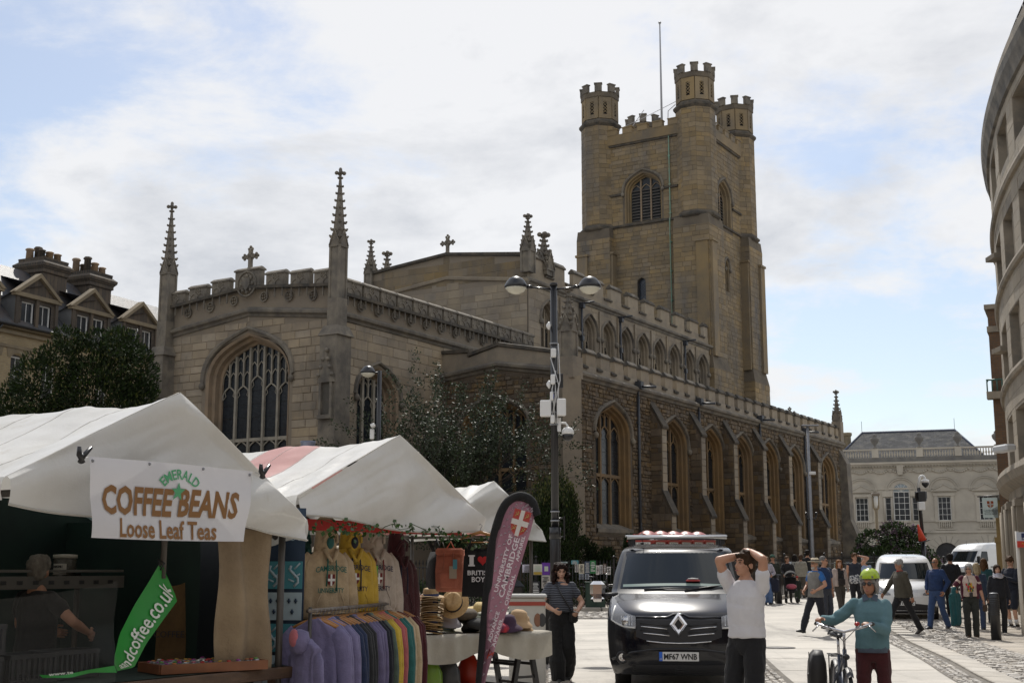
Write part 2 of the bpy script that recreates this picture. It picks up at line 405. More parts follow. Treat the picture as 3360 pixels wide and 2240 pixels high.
def gothic_window(parent,fn,c,w,z0,zs,za,lights,depth=.5,splay=.3,trans=None,hood=True,mjamb=None,mtrac=None,mglass=None,louvre=False,head=None,name='window',rich=True,hoodw=.13):
 """fn(a,z,d): d>0 in front of the wall. (w,zs,za) is the wall opening; splayed jamb runs back to the glass."""
 mjamb = mjamb or JAMB; mtrac = mtrac or TRAC; mglass = mglass or GLAS
 mb = MB()
 steps = [(0,.004),(.10,-.06),(.12,-depth*.35),(.22,-depth*.42),(.24,-depth*.72),(1.0*splay/.3*.3/.3*.3,-depth*.82)]
 rings = []
 for d,dep in ((0,.012),(splay*.32,-.05),(splay*.36,-depth*.38),(splay*.68,-depth*.45),(splay*.72,-depth*.78),(splay,-depth*.84),(splay,-depth)):
  rings.append([fn(a,b,dep) for a,b in offset_arch(c,w,z0,zs,za,d)])
 mb.rings(rings,cap=False,smooth=False)
 win = mb.build(name,mjamb,parent,fix=False)
 inner = offset_arch(c,w,z0,zs,za,splay); iw = w-2*splay; gd = -depth+.04
 g = MB(); g.poly([inner],lambda a,b: fn(a,b,-depth+.02)); g.build('glass',mglass,win)
 bw = .05 if lights > 1 else 0; lw = iw/lights; x0 = c-iw/2; zb = z0+splay*.3
 zsp = head if head is not None else zs-.05
 def arc(mbx,xa,xb,zl,zt,r=.03):
  pts = [p for p in arch_pts((xa+xb)/2,xb-xa,zl,zl,zt,5)[2:]]
  mbx.tube([fn(a,b,gd+.03) for a,b in pts],r,4,False,False)
 for i in range(1,lights):
  x = x0+lw*i; zt = arch_z(inner,c,x)-.01
  b = MB(); b.bar(fn(x,zb,gd+.03),fn(x,zt,gd+.03),.10,.13); b.build('mullion',mtrac,win)
 t = MB()
 for i in range(lights):
  xa = x0+lw*i; xb = xa+lw
  hh = zsp-.12 if (rich and lights == 5 and i != 2) else (zsp+.25 if lights == 5 else zsp)
  lim = arch_z(inner,c,(xa+xb)/2)-.05
  arc(t,xa,xb,min(hh,lim-.3),min(hh+lw*.72,lim),.035)
  if rich and not louvre:
   xm = (xa+xb)/2; za0 = min(hh+lw*.72,lim)
   if lim-za0 > .25:
    t.bar(fn(xm,za0,gd+.03),fn(xm,lim+.03,gd+.03),.06,.08)
    for (p,q) in ((xa,xm),(xm,xb)):
     lm = arch_z(inner,c,(p+q)/2)-.05
     for zz in (za0+.1,(za0+lm)/2+.05):
      if lm-zz > .3: arc(t,p,q,zz+.02,min(zz+(q-p)*1.0+.1,lm),.022)
  for sgn,xx in ((1,xa),(-1,xb)):   # cusps
   if not louvre and lights > 1: t.tube([fn(xx+sgn*lw*.04,hh+.02,gd+.02),fn(xx+sgn*lw*.24,hh+lw*.22,gd+.02),fn(xx+sgn*lw*.16,hh+lw*.46,gd+.02)],.016,4,False,False)
 if trans:
  t.bar(fn(x0,trans,gd+.03),fn(x0+iw,trans,gd+.03),.09,.14)
  for i in range(lights): arc(t,x0+lw*i,x0+lw*(i+1),trans-.05-lw*.62,trans-.05,.03)
 t.build('tracery',mtrac,win)
 if louvre:
  for i in range(lights):
   b = MB(); xa = x0+lw*i+.06; xb = x0+lw*(i+1)-.06; z = zb+.1
   while z < zsp+.1:
    b.add([fn(xa,z,gd+.1),fn(xb,z,gd+.1),fn(xb,z+.12,gd-.02),fn(xa,z+.12,gd-.02),fn(xa,z+.03,gd+.1),fn(xb,z+.03,gd+.1),fn(xb,z+.15,gd-.02),fn(xa,z+.15,gd-.02)],
                      [(0,1,5,4),(0,3,2,1),(4,5,6,7),(0,4,7,3),(1,2,6,5)]); z += .21
   b.build('louvre',LOUV,win)
 elif lights > 0:   # saddle bars and leading
  b = MB(); z = zb+.5
  while z < za-.4:
   sp = [s for s in spans(inner,z)]
   for a0,a1 in sp: b.bar(fn(a0,z,-depth+.032),fn(a1,z,-depth+.032),.012)
   z += .55
  b.build('saddle_bar',IRON,win)
 if hood:
  o = arch_pts(c,w+.16,zs,zs-.05,za+.10)[2:]
  hm = MB(); ri = []
  cx = c
  def prof(p,k,d):
   x,z = p; return (x+(x-cx)*k/(w/2),z+k*.9,d)
  for k,d in ((0,.0),(0.02,.09),(hoodw*.6,.13),(hoodw,.10),(hoodw+.03,.0)):
   ri.append([fn(*prof(p,k,d)) for p in o])
  hm.rings(ri,cap=False,closed=False,smooth=False)
  for s in (0,-1):
   x,z = o[s]; hm.ell(fn(x+(x-cx)*.03,z-.06,.09),(.13,.13,.15),8,6)
  hm.build('hood_mould',TRIM,win)
 return win
def cornice(parent,path,fn,prof,m,name='string_course'):
 mb = MB(); rings = []
 for (a,b) in path: rings.append([fn(a,b+dz,d) for d,dz in prof])
 mb.rings(rings,cap=True,smooth=False,closed=True); return mb.build(name,m,parent)
CORN = [(-.02,-.22),(.06,-.20),(.10,-.10),(.22,-.04),(.24,.06),(.12,.14),(-.02,.2)]
def merlon_mesh(w,h,t,cap=.07):
 mb = MB(); e = .05
 mb.bx(-w/2,w/2,-t/2,t/2,0,h-.16)
 mb.rings([[(-w/2-e,-t/2-e,h-.16),(w/2+e,-t/2-e,h-.16),(w/2+e,t/2+e,h-.16),(-w/2-e,t/2+e,h-.16)],
              [(-w/2-e,-t/2-e,h-.10),(w/2+e,-t/2-e,h-.10),(w/2+e,t/2+e,h-.10),(-w/2-e,t/2+e,h-.10)],
              [(-w/2,-.05,h),(w/2,-.05,h),(w/2,.05,h),(-w/2,.05,h)]],smooth=False)
 return mb
def pinnacle(name,parent,m,loc,w,h_shaft,h_sp,crk=7,rz=0.0,fin=True):
 mb = MB(); a = w/2
 mb.bx(-a,a,-a,a,0,h_shaft)
 for dx,dy in ((a,a),(-a,a),(a,-a),(-a,-a)): mb.box((dx*.94,dy*.94,h_shaft/2),(w*.2,w*.2,h_shaft))
 mb.bx(-a*1.2,a*1.2,-a*1.2,a*1.2,h_shaft-.05,h_shaft+.03)
 gh = w*1.35                      # four gablets
 for k in range(4):
  M = Matrix.Rotation(k*math.pi/2,3,'Z')
  T = lambda x,y,z: tuple(M @ Vector((x,y,z)))
  g = 1.12*a; z = h_shaft+.03
  mb.add([T(-g,-g,z),T(g,-g,z),T(0,-g*1.02,z+gh),T(-g*.4,0,z),T(g*.4,0,z),T(0,0,z+gh)],[(0,1,2),(1,4,5,2),(0,2,5,3)])
  mb.tube([T(-g,-g*1.05,z),T(0,-g*1.05,z+gh)],w*.06,4); mb.tube([T(g,-g*1.05,z),T(0,-g*1.05,z+gh)],w*.06,4)
  mb.ell(T(0,-g,z+gh),w*.11,6,4)
  for q in (.35,.7):
   for sg in (-1,1): mb.ell(T(sg*g*(1-q),-g*1.08,z+gh*q),w*.085,5,4)
 z0 = h_shaft; zt = h_shaft+h_sp; b = a*.86
 mb.rings([[(-b,-b,z0),(b,-b,z0),(b,b,z0),(-b,b,z0)],[(-b*.18,-b*.18,zt-h_sp*.1)]*0 or [(-b*.16,-b*.16,zt-h_sp*.12),(b*.16,-b*.16,zt-h_sp*.12),(b*.16,b*.16,zt-h_sp*.12),(-b*.16,b*.16,zt-h_sp*.12)]],smooth=False)
 for i in range(crk):
  t = .12+.74*i/max(1,crk-1); r = b*(1-t*.86)+w*.03; z = z0+h_sp*.88*t
  for k in range(4):
   ang = math.pi/4+k*math.pi/2; rr = r*1.414
   s_ = w*.20*(1-.4*t)
   mb.ell((rr*math.cos(ang)*1.06,rr*math.sin(ang)*1.06,z+s_*.4),(s_,s_,s_*.75),6,4)
   mb.ell((rr*math.cos(ang)*1.3,rr*math.sin(ang)*1.3,z+s_*.9),(s_*.55,s_*.55,s_*.5),5,4)
 if fin:
  zf = zt-h_sp*.13; s_ = w*.2
  mb.lathe([(s_*1.2,zf-.02),(s_*1.3,zf+.03),(s_*.7,zf+.06)],8)
  mb.tube([(0,0,zf),(0,0,zt-s_)],s_*.55,6)
  zc = zf+h_sp*.065
  for k in range(4):
   ang = k*math.pi/2+math.pi/4; mb.ell((s_*1.6*math.cos(ang),s_*1.6*math.sin(ang),zc),(s_*.95,s_*.95,s_*.9),6,5)
  mb.ell((0,0,zt-s_*.8),(s_*.8,s_*.8,s_*1.1),6,5)
 return mb.build(name,m,parent,loc,(0,0,rz))
def gable_cross(parent,m,loc,h,rz):
 mb = MB(); t = h*.075
 mb.lathe([(h*.17,0),(h*.15,.06),(h*.08,h*.18),(h*.06,h*.25)],8)
 mb.bx(-t,t,-t,t,0,h*.9); zc = h*.62; mb.bx(-h*.3,h*.3,-t,t,zc-t,zc+t)
 for (x,z) in ((-h*.34,zc),(h*.34,zc),(0,h*.95)):
  for dx,dz in ((t*1.2,0),(-t*1.2,0),(0,t*1.2),(0,-t*1.2)): mb.ell((x+dx,0,z+dz),(t*1.0,t*.9,t*1.0),6,4)
 ring = [(h*.17*math.cos(a*math.pi/6),0,zc+h*.17*math.sin(a*math.pi/6)) for a in range(13)]
 mb.tube(ring,t*.6,4,False)
 return mb.build('gable_cross',m,parent,loc,(0,0,rz))
# ------------------------------------------------------------------ the church (local x = west/away, y = south, z up)
CH = empty('church',(2.33,52,0),R(58.73))
tag(CH,'medieval stone church with battlemented parapets and a tall square tower with four corner turrets','church')
def fE(s): return lambda a,z,d=0: (s-d,-a,z)       # east-facing wall: a = -q (so the outline runs left to right seen from outside)
def fN(q): return lambda a,z,d=0: (a,q-d,z)        # north-facing wall: a = s
def build_church():
 # ---- chancel
 c = -10.97; f = fE(-7.2)
 ol = [(-15.6,0),(-6.3,0),(-6.3,12.42),(-10.97,12.84),(-15.6,12.42)]
 h0 = arch_pts(c,4.55,3.2,9.1,11.05,10,.75)
 wall('chancel_wall',CH,MORTC,ol,[h0],f,.7)
 facing(CH,CHST,[(-15.3,4.2),(-6.62,4.2),(-6.62,11.2),(-10.97,11.7),(-15.3,11.2)],[arch_pts(c,4.85,3,9.1,11.25,10,.75)],f,(.27,.36),(.42,.95),.02,(.012,.035),0,230,3)
 gothic_window(CH,f,c,4.55,3.2,9.1,11.05,5,.7,.36,6.72,head=8.55,hoodw=.17)
 fn = fN(6.3); cN = -4.55
 h1 = arch_pts(cN,2.75,4.6,8.3,9.6,9,.7)
 wall('chancel_wall',CH,MORTC,[(-7.2,0),(0,0),(7.3,9),(7.3,12.5),(-7.2,12.5)],[h1],fn,.6)
 facing(CH,CHST,[(-6.7,4),(.0,4),(.0,10.6),(5,10.6),(5,11.1),(-6.7,11.1)],[arch_pts(cN,3.0,4.4,8.3,9.8,9,.7)],fn,(.3,.4),(.5,1.1),.018,(.008,.022),0,40,4)
 gothic_window(CH,fn,cN,2.75,4.6,8.3,9.6,3,.6,.28,6.2,head=7.9)
 # parapet: string, panels, merlons
 cornice(CH,[(-15.75,11.38),(-10.97,11.93),(-6.2,11.38)],f,CORN,TRIM)
 cornice(CH,[(-7.4,11.33),(7.2,11.25)],fn,CORN,TRIM)
 mw,mh,mt = .98,.66,.26
 def enrich(mb,w,h,y):     # blind tracery: two lancets and a quatrefoil
  for i in range(3): x = -w/2+.08+i*(w-.16)/2; mb.bar((x,y,-.45),(x,y,h*.35),.05)
  for i in range(2):
   a = -w/2+.08+i*(w-.16)/2; b = a+(w-.16)/2
   mb.tube([(p,y,z) for p,z in arch_pts((a+b)/2,b-a,.05,.05,.28,4)[2:]],.028,4,False,False)
  mb.tube([(.15*math.cos(t*math.pi/5),y,h*.55+.15*math.sin(t*math.pi/5)) for t in range(11)],.03,4,False,False)
  for t in range(4): mb.ell((.075*math.cos(t*math.pi/2),y,h*.55+.075*math.sin(t*math.pi/2)),.04,5,4)
 def embras(mb,x,z,y):
  mb.tube([(x+.19*math.cos(t*math.pi/6),y,z+.19*math.sin(t*math.pi/6)) for t in range(13)],.035,4,False,False)
  for t in range(4): mb.ell((x+.09*math.cos(t*math.pi/2+.78),y,z+.09*math.sin(t*math.pi/2+.78)),.05,5,4)
 mm = merlon_mesh(mw,mh,mt); enrich(mm,mw,mh,-mt/2-.01); mm = mm.mesh('merlon',TRIM)
 mc = merlon_mesh(1.32,.82,mt+.06); y = -(mt+.06)/2-.02
 for k in range(8): a = k*math.pi/4; mc.ell((.3*math.cos(a),y,.1+.34*math.sin(a)),(.09,.05,.09),6,4)
 mc.tube([(.5*math.cos(t*math.pi/8),y,.1+.52*math.sin(t*math.pi/8)) for t in range(17)],.05,4,False)
 mc.prism([(-.2,.35),(-.2,.05),(0,-.2),(.2,.05),(.2,.35)],lambda a,b,d: (a,d,b),y-.06,y+.05)
 mc = mc.mesh('merlon',TRIM)
 par = MB()
 def zp(q): return 12.52+.42*(1-abs(q-10.97)/4.7)      # foot of the merlons on the east side
 for q,me in ((10.97,mc),(9.47,mm),(8.17,mm),(6.95,mm),(12.47,mm),(13.77,mm),(15.02,mm)):
  inst('merlon',me,CH,(-7.24,q,zp(q)),(0,math.atan(.09)*0,R(-90)))
 for q in (10.15,8.82,7.56,11.79,13.12,14.4):
  embras(par,-q,12.1+.42*(1-abs(q-10.97)/4.7),0)
 par2 = MB()
 for v in par.v: par2.v.append((-7.24-.0+v[1]-.02,-v[0],v[2]))
 par2.f,par2.sm,par2.mi = par.f,par.sm,par.mi; par2.build('parapet_tracery',TRIM,CH)
 s = -6.45; par = MB()
 while s < 7.2:
  inst('merlon',mm,CH,(s,6.26,12.2),(0,0,0)); embras(par,s+.57,11.85,6.26-.03); s += 1.135
 par.build('parapet_tracery',TRIM,CH)
 for (a,b) in (((-7.24,6.3),(-7.24,15.6)),):        # coping line under the embrasures
  for sg in (1,-1):
   m = MB(); m.rings([[(-7.46,10.97,12.86),(-7.0,10.97,12.86),(-7.0,10.97,12.98),(-7.46,10.97,12.98)],
                               [(-7.46,10.97+sg*4.6,12.44),(-7.0,10.97+sg*4.6,12.44),(-7.0,10.97+sg*4.6,12.56),(-7.46,10.97+sg*4.6,12.56)]],smooth=False); m.build('parapet_coping',COPE,CH)
 m = MB(); m.bx(-7.2,7.3,6.06,6.5,12.1,12.22); m.build('parapet_coping',COPE,CH)
 m = MB(); m.add([(-7.0,6.5,12.1),(-7.0,15.4,12.1),(7.3,15.4,12.1),(7.3,6.5,12.1)],[(0,3,2,1)]); m.build('chancel_roof',LEAD,CH)
 m = MB(); m.bx(-7.2,7.3,15.5,15.7,0,12.5); m.build('chancel_wall',MORTC,CH)
 gable_cross(CH,TRIM,(-7.24,10.97,13.65),.95,R(90))
 # corner buttresses with niche and pinnacle
 for q in (6.2,15.5):
  b = MB(); b.bx(-8.1,-7.0,q-.48,q+.48,0,5.2); b.bx(-7.9,-7.0,q-.41,q+.41,5.2,10.4)
  b.rings([[(-7.95,q-.5,10.4),(-6.9,q-.5,10.4),(-6.9,q+.5,10.4),(-7.95,q+.5,10.4)],[(-7.78,q-.34,10.8),(-7.05,q-.34,10.8),(-7.05,q+.34,10.8),(-7.78,q+.34,10.8)]],smooth=False)
  b.bx(-7.68,-7.12,q-.27,q+.27,10.8,11.9)
  bo = b.build('buttress',TRIM,CH)
  n = MB(); fb = fE(-7.9); n.prism([(-q-.2,7.35),(-q+.2,7.35),(-q+.2,8.7),(-q,8.95),(-q-.2,8.7)],lambda a,z,d: fb(a,z,d),.0,.008); n.build('niche',mat('niche_shade',(.10,.09,.075),.9,(.07,.065,.055),3),bo)  # flat panel without a recess; the niche's shade is put into its colour
  n = MB(); n.prism([(-q-.4,8.55),(-q+.4,8.55),(-q,9.75)],lambda a,z,d: fb(a,z,d),.0,.13)
  for sg in (-1,1):
   n.bx(-8.02,-7.88,q+sg*.26-.05,q+sg*.26+.05,7.3,8.6)
   for t in (.2,.45,.7): n.ell(fb(-q+sg*.4*(1-t),8.6+1.2*t,.15),(.09,.09,.08),6,4)
  n.bx(-8.06,-7.88,q-.34,q+.34,7.15,7.3); n.ell(fb(-q,9.8,.08),.1,6,5); n.build('niche_canopy',TRIM,bo)
  pinnacle('pinnacle',CH,TRIM,(-7.4,q,11.9),.46,2.1,3.2,8)
 # ---- north aisle: east wall
 f = fE(0); cE = -3.62
 ol = [(-6.3,0),(0,0),(0,9.5),(-3.41,10.1),(-6.3,9.75)]
 hE = arch_pts(cE,3.3,3.2,7.35,8.6,9,.7)
 wall('aisle_wall',CH,MORTR,ol,[hE],f,.6)
 facing(CH,RBST,[(-6.2,2.0),(-.5,2.0),(-.5,9.3),(-3.41,9.75),(-6.2,9.5)],[arch_pts(cE,3.6,3,7.35,8.8,9,.7)],f,(.14,.24),(.16,.5),.03,(.015,.07),.018,0,5)
 gothic_window(CH,f,cE,3.3,3.2,7.35,8.6,4,.6,.25,5.65,head=7.0,mjamb=DRES,mtrac=DRES)
 cornice(CH,[(-6.35,9.72),(-3.41,10.06),(.1,9.5)],f,CORN,TRIM)
 m = MB(); m.prism([(-6.3,9.8),(-3.41,10.15),(0,9.6),(0,10.1),(-.84,10.35),(-3.41,10.86),(-4.9,10.5),(-5.0,10.7),(-6.3,10.75)],lambda a,z,d: f(a,z,d),-.35,.02); m.build('gable_parapet',CLST,CH)
 for p in (((-.2,10.28),(-3.41,10.92)),((-3.41,10.92),(-4.95,10.58)),((-4.85,10.76),(-6.3,10.8))):
  m = MB(); (a0,z0),(a1,z1) = p
  m.rings([[f(a,z-.04,.1),f(a,z+.1,.1),f(a,z+.15,-.2),f(a,z-.04,-.4)] for a,z in (p[1],p[0])],smooth=False); m.build('parapet_coping',COPE,CH,fix=True)
 # ---- north aisle: north wall
 f = fN(0); wins = [3.97,10.4,14.95,19.2,23.3,27.6,33.9]
 holes = [arch_pts(x,3.3 if i == 0 else 3.0,3.2,7.2,8.55,9,.75) for i,x in enumerate(wins)]
 wall('aisle_wall',CH,MORTR,[(0,0),(37.2,0),(37.2,9.5),(0,9.5)],holes,f,.5)
 big = [arch_pts(x,3.62 if i == 0 else 3.3,3.0,7.2,8.75,9,.75) for i,x in enumerate(wins)]
 facing(CH,RBST,[(.5,1.2),(14,1.2),(14,9.25),(.5,9.25)],big[:2],f,(.13,.23),(.14,.42),.032,(.015,.075),.02,0,6)
 facing(CH,RBST,[(14,1.2),(37,1.2),(37,9.25),(14,9.25)],big[2:]+[arch_pts(14.95,3.3,3,7.2,8.75)],f,(.14,.24),(.18,.5),.032,(.015,.07),.02,0,7)
 for i,x in enumerate(wins):
  gothic_window(CH,f,x,3.3 if i == 0 else 3.0,3.2,7.2,8.55,3,.5,.27,5.5,head=7.0,mjamb=DRES,mtrac=DRES,rich=i < 3)
  m = MB(); m.add([f(x-1.7,3.2,.1),f(x+1.7,3.2,.1),f(x+1.35,3.45,-.5),f(x-1.35,3.45,-.5),f(x-1.7,3.05,.1),f(x+1.7,3.05,.1),f(x-1.7,2.95,0),f(x+1.7,2.95,0)],[(0,1,2,3),(4,5,1,0),(6,7,5,4)]); m.build('window_sill',TRIM,CH)
 cornice(CH,[(-.1,9.5),(37.2,9.5)],f,CORN,TRIM)
 m = MB(); m.bx(0,37.2,.02,.4,9.6,9.98); m.build('parapet',CLST,CH)
 me = merlon_mesh(1.0,.64,.36).mesh('merlon',[CLST]); m2 = MB()
 s = .75
 cm = MB(); cm.bx(-.42,.42,-.11,.11,0,.46); b0 = cm; b0.cur = 1
 b0.rings([[(-.46,-.17,.46),(.46,-.17,.46),(.46,.17,.46),(-.46,.17,.46)],[(-.46,-.17,.52),(.46,-.17,.52),(.46,.17,.52),(-.46,.17,.52)],[(-.42,-.04,.66),(.42,-.04,.66),(.42,.04,.66),(-.42,.04,.66)]],smooth=False)
 b0.cur = 0; me = b0.mesh('merlon',[CLST,COPE])
 e0 = MB(); e0.rings([[(-.24,-.27,-.14),(.24,-.27,-.14),(.24,.22,-.14),(-.24,.22,-.14)],[(-.24,-.28,-.05),(.24,-.28,-.05),(.24,.22,-.05),(-.24,.22,-.05)],[(-.24,.0,.1),(.24,.0,.1),(.24,.1,.1),(-.24,.1,.1)]],smooth=False); em = e0.mesh('embrasure_coping',COPE)
 while s < 36.9:
  inst('merlon',me,CH,(s,.17,9.98),sc=(1,1,1.15)); inst('embrasure_coping',em,CH,(s+.665,.21,9.98)); s += 1.33
 # buttresses of the north wall
 for s0 in (7.7,12.25,16.48,20.73,24.9,30.1):
  t = .5; b = MB()
  b.prism([(0,0),(-1.0,0),(-1.0,4.0),(-.60,4.95),(-.60,7.9),(0,9.0)],lambda a,z,d: (s0+d,a,z),0,t)
  bo = b.build('buttress',MORTR,CH,fix=True)
  rnd = random.Random(int(s0*10)); st = MB()
  fs = lambda a,z,d=0: (s0-d,-a,z)
  for x in stones([(.02,1),(.98,1),(.98,4.0),(.58,4.9),(.58,7.8),(.02,8.8)],[],(.2,.36),(.22,.55),.025,rnd): block(st,fs,*x,rnd.uniform(.008,.04),.01,rnd)
  kind(st.build('stone_facing',RBST,bo),'stuff')
  st = MB(); ff = lambda a,z,d=0: (a,-1.0-d,z); fu = lambda a,z,d=0: (a,-.60-d,z)
  for x in stones([(s0,1),(s0+t,1),(s0+t,4),(s0,4)],[],(.3,.45),(.5,.6),.015,rnd): block(st,ff,*x,.02)
  for x in stones([(s0,5),(s0+t,5),(s0+t,7.85),(s0,7.85)],[],(.3,.45),(.5,.6),.015,rnd): block(st,fu,*x,.02)
  kind(st.build('quoin_facing',CLST,bo),'stuff')
  for (y0,z0,y1,z1) in ((-1.08,3.92,-.56,5.05),(-.68,7.85,.02,9.1)):
   cpg = MB(); cpg.rings([[(s0-.06,y0,z0),(s0+t+.06,y0,z0),(s0+t+.06,y1,z1),(s0-.06,y1,z1)],[(s0-.06,y0-.03,z0+.1),(s0+t+.06,y0-.03,z0+.1),(s0+t+.06,y1,z1+.1),(s0-.06,y1,z1+.1)]],smooth=False); cpg.build('weathering',COPE,bo,fix=True)
 # NE corner buttress (diagonal) and west end
 b = MB(); b.box((-.05,-.05,2.6),(.85,1.3,5.2),R(-45)); b.box((.0,.0,7.0),(.8,.9,4.6),R(-45)); b.build('buttress',CLST,CH)
 b = MB(); b.bx(-.42,.45,-.42,.45,9.2,10.1); b.build('corner_pier',CLST,CH)
 pinnacle('pinnacle',CH,TRIM,(0,0,10.1),.5,1.1,1.9,6,0,True)
 b = MB(); b.prism([(0,0),(-1.15,0),(-1.15,3.2),(-.6,4.6),(-.5,8.2),(0,9.2)],lambda a,z,d: (36.3+d,a,z),0,.9); b.build('buttress',TRIM,CH,fix=True)
 b = MB(); b.bx(36.7,37.3,-.1,.5,9.5,11.0); b.build('corner_pier',CLST,CH)
 pinnacle('pinnacle',CH,TRIM,(37,.2,10.6),.45,.5,2.0,6)
 gable_cross(CH,TRIM,(37.0,3.4,11.2),.9,R(90))
 b = MB(); b.bx(37.1,37.3,0,6.3,0,9.5); b.build('aisle_wall',MORTR,CH)
 b = MB(); b.add([(.2,.3,10.0),(37.1,.3,10.0),(37.1,3.4,10.75),(.2,3.4,10.75),(37.1,6.3,10.3),(.2,6.3,10.3)],[(0,1,2,3),(3,2,4,5)]); b.build('aisle_roof',LEAD,CH)
 # rain pipes on the aisle
 for s in (6.3,13.2,21.7,29.3):
  p = MB(); p.tube([(s,-.12,9.6),(s,-.12,9.1)],.05,6); p.tube([(s,-.12,9.2),(s,-.12,1)],.065,8)
  p.box((s,-.18,9.68),(.3,.3,.34)); p.tube([(s,-.2,9.62),(s+.02,-1.0,9.56)],.055,6)
  for z in (2,4,6,8): p.box((s,-.1,z),(.2,.1,.07))
  p.build('rain_pipe',PIPE,CH)
 # ---- nave: east gable and clerestory
 f = fE(7.35)
 wall('nave_wall',CH,MORTC,[(-15.9,9),(-6.3,9),(-6.3,16.7),(-11.1,17.35),(-15.9,16.9)],[],f)
 facing(CH,CLST,[(-15.9,10.5),(-6.3,10.5),(-6.3,15.4),(-11.1,15.95),(-15.9,15.5)],[],f,(.32,.42),(.6,1.2),.016,(.006,.02),0,0,8)
 facing(CH,TWST,[(-15.9,15.6),(-6.3,15.6),(-6.3,16.65),(-11.1,17.3),(-15.9,16.85)],[],f,(.35,.45),(.6,1.2),.016,(.006,.02),0,0,9,z0=15.75)
 cornice(CH,[(-16,15.62),(-11.1,16.15),(-6.2,15.5)],f,[(0,-.1),(.1,-.06),(.12,.06),(0,.14)],CLST)
 for p in (((-6.2,16.82),(-11.1,17.42)),((-11.1,17.42),(-16,16.98))):
  m = MB(); m.rings([[f(a,z-.06,.14),f(a,z+.08,.14),f(a,z+.14,-.3),f(a,z-.06,-.4)] for a,z in (p[1],p[0])],smooth=False); m.build('parapet_coping',COPE,CH,fix=True)
 gable_cross(CH,TRIM,(7.4,11.1,17.45),.95,R(90))
 pinnacle('pinnacle',CH,TRIM,(7.4,6.3,15.9),.5,1.1,1.9,6); pinnacle('pinnacle',CH,TRIM,(7.4,16.05,15.9),.45,1.1,1.9,6)
 f = fN(6.26); cw = [9.4+2.18*i for i in range(10)]
 holes = [arch_pts(x,1.55,12.4,13.75,14.75,7,.62) for x in cw]
 wall('clerestory_wall',CH,MORTC,[(7.35,9),(30.9,9),(30.9,15.6),(7.35,15.6)],holes,f,.5)
 facing(CH,CLST,[(7.4,10.6),(30.8,10.6),(30.8,15.3),(7.4,15.3)],[arch_pts(x,1.75,12.2,13.75,14.9,7,.62) for x in cw],f,(.3,.42),(.5,1.1),.014,(.005,.016),0,0,10)
 for x in cw: gothic_window(CH,f,x,1.55,12.4,13.75,14.75,3,.5,.14,head=13.25,hoodw=.07,mjamb=CLST,mtrac=CLST,rich=True)
 for x in cw[:-1]:
  m = MB(); m.bx(x+1.04,x+1.14,6.16,6.24,10.5,15.2); m.build('wall_shaft',CLST,CH)
 cornice(CH,[(7.25,15.5),(30.9,15.5)],f,CORN,TRIM)
 m = MB(); m.bx(7.35,30.9,6.28,6.7,15.55,16.12); m.build('parapet',CLST,CH)
 b0 = MB(); b0.bx(-.63,.63,-.11,.11,0,.62); b0.cur = 1
 b0.rings([[(-.68,-.17,.62),(.68,-.17,.62),(.68,.17,.62),(-.68,.17,.62)],[(-.68,-.17,.69),(.68,-.17,.69),(.68,.17,.69),(-.68,.17,.69)],[(-.63,-.04,.85),(.63,-.04,.85),(.63,.04,.85),(-.63,.04,.85)]],smooth=False)
 me = b0.mesh('merlon',[CLST,COPE]); s = 8.35
 e0 = MB(); e0.rings([[(-.45,-.28,-.14),(.45,-.28,-.14),(.45,.22,-.14),(-.45,.22,-.14)],[(-.45,-.29,-.05),(.45,-.29,-.05),(.45,.22,-.05),(-.45,.22,-.05)],[(-.45,.0,.1),(.45,.0,.1),(.45,.1,.1),(-.45,.1,.1)]],smooth=False); em = e0.mesh('embrasure_coping',COPE)
 while s < 30.5:
  inst('merlon',me,CH,(s,6.42,16.1),sc=(1,1,1.08)); inst('embrasure_coping',em,CH,(s+1.09,6.48,16.12)); s += 2.18
 pinnacle('pinnacle',CH,TRIM,(9.3,5.9+.58,16.1),.7,.3,2.0,6); pinnacle('pinnacle',CH,TRIM,(9.3,16.4,16.1),.6,.5,2.1,6)
 m = MB(); m.add([(7.5,6.5,16.2),(7.5,15.8,16.2),(31,15.8,16.2),(31,6.5,16.2)],[(0,3,2,1)]); m.build('nave_roof',LEAD,CH)
 m = MB(); m.bx(7.4,31,15.8,16.1,9,16.9); m.build('nave_wall',MORTC,CH)
 for s in (12.65,17.2,26.05):
  p = MB(); p.tube([(s,6.12,15.2),(s,6.12,11)],.06,8); p.box((s,6.08,15.15),(.22,.25,.3)); p.tube([(s,6.08,15.25),(s+.05,5.4,15.3)],.05,6); p.box((s,6.1,13.4),(.2,.16,.25)); p.build('rain_pipe',PIPE,CH)
 # ---- tower
 S0,S1,Q0,Q1 = 31.0,39.5,6.75,15.25; cs,cq = 35.25,11.0
 f = fE(S0); hE = arch_pts(-11.1,2.75,24.75,26.9,28.25,9,.68); hs = arch_pts(-11.33,.62,19.3,20.5,20.85,5)
 wall('tower_wall',CH,MORT,[(-Q1,0),(-Q0,0),(-Q0,30.5),(-Q1,30.5)],[hE,hs],f,.6)
 facing(CH,TWST,[(-Q1,14),(-Q0,14),(-Q0,30.3),(-Q1,30.3)],[arch_pts(-11.1,3.0,24.5,26.9,28.45,9,.68),hs],f,(.24,.34),(.38,.85),.016,(.006,.024),0,0,11)
 gothic_window(CH,f,-11.1,2.75,24.75,26.9,28.25,3,.6,.25,head=26.95,louvre=True,mjamb=TWST,mtrac=JAMB)
 g = MB(); g.poly([hs],lambda a,z: f(a,z,-.3)); w = g.build('window',mat('blue_glass',(.06,.075,.10),.3,(.04,.05,.07),8),CH)
 g = MB()
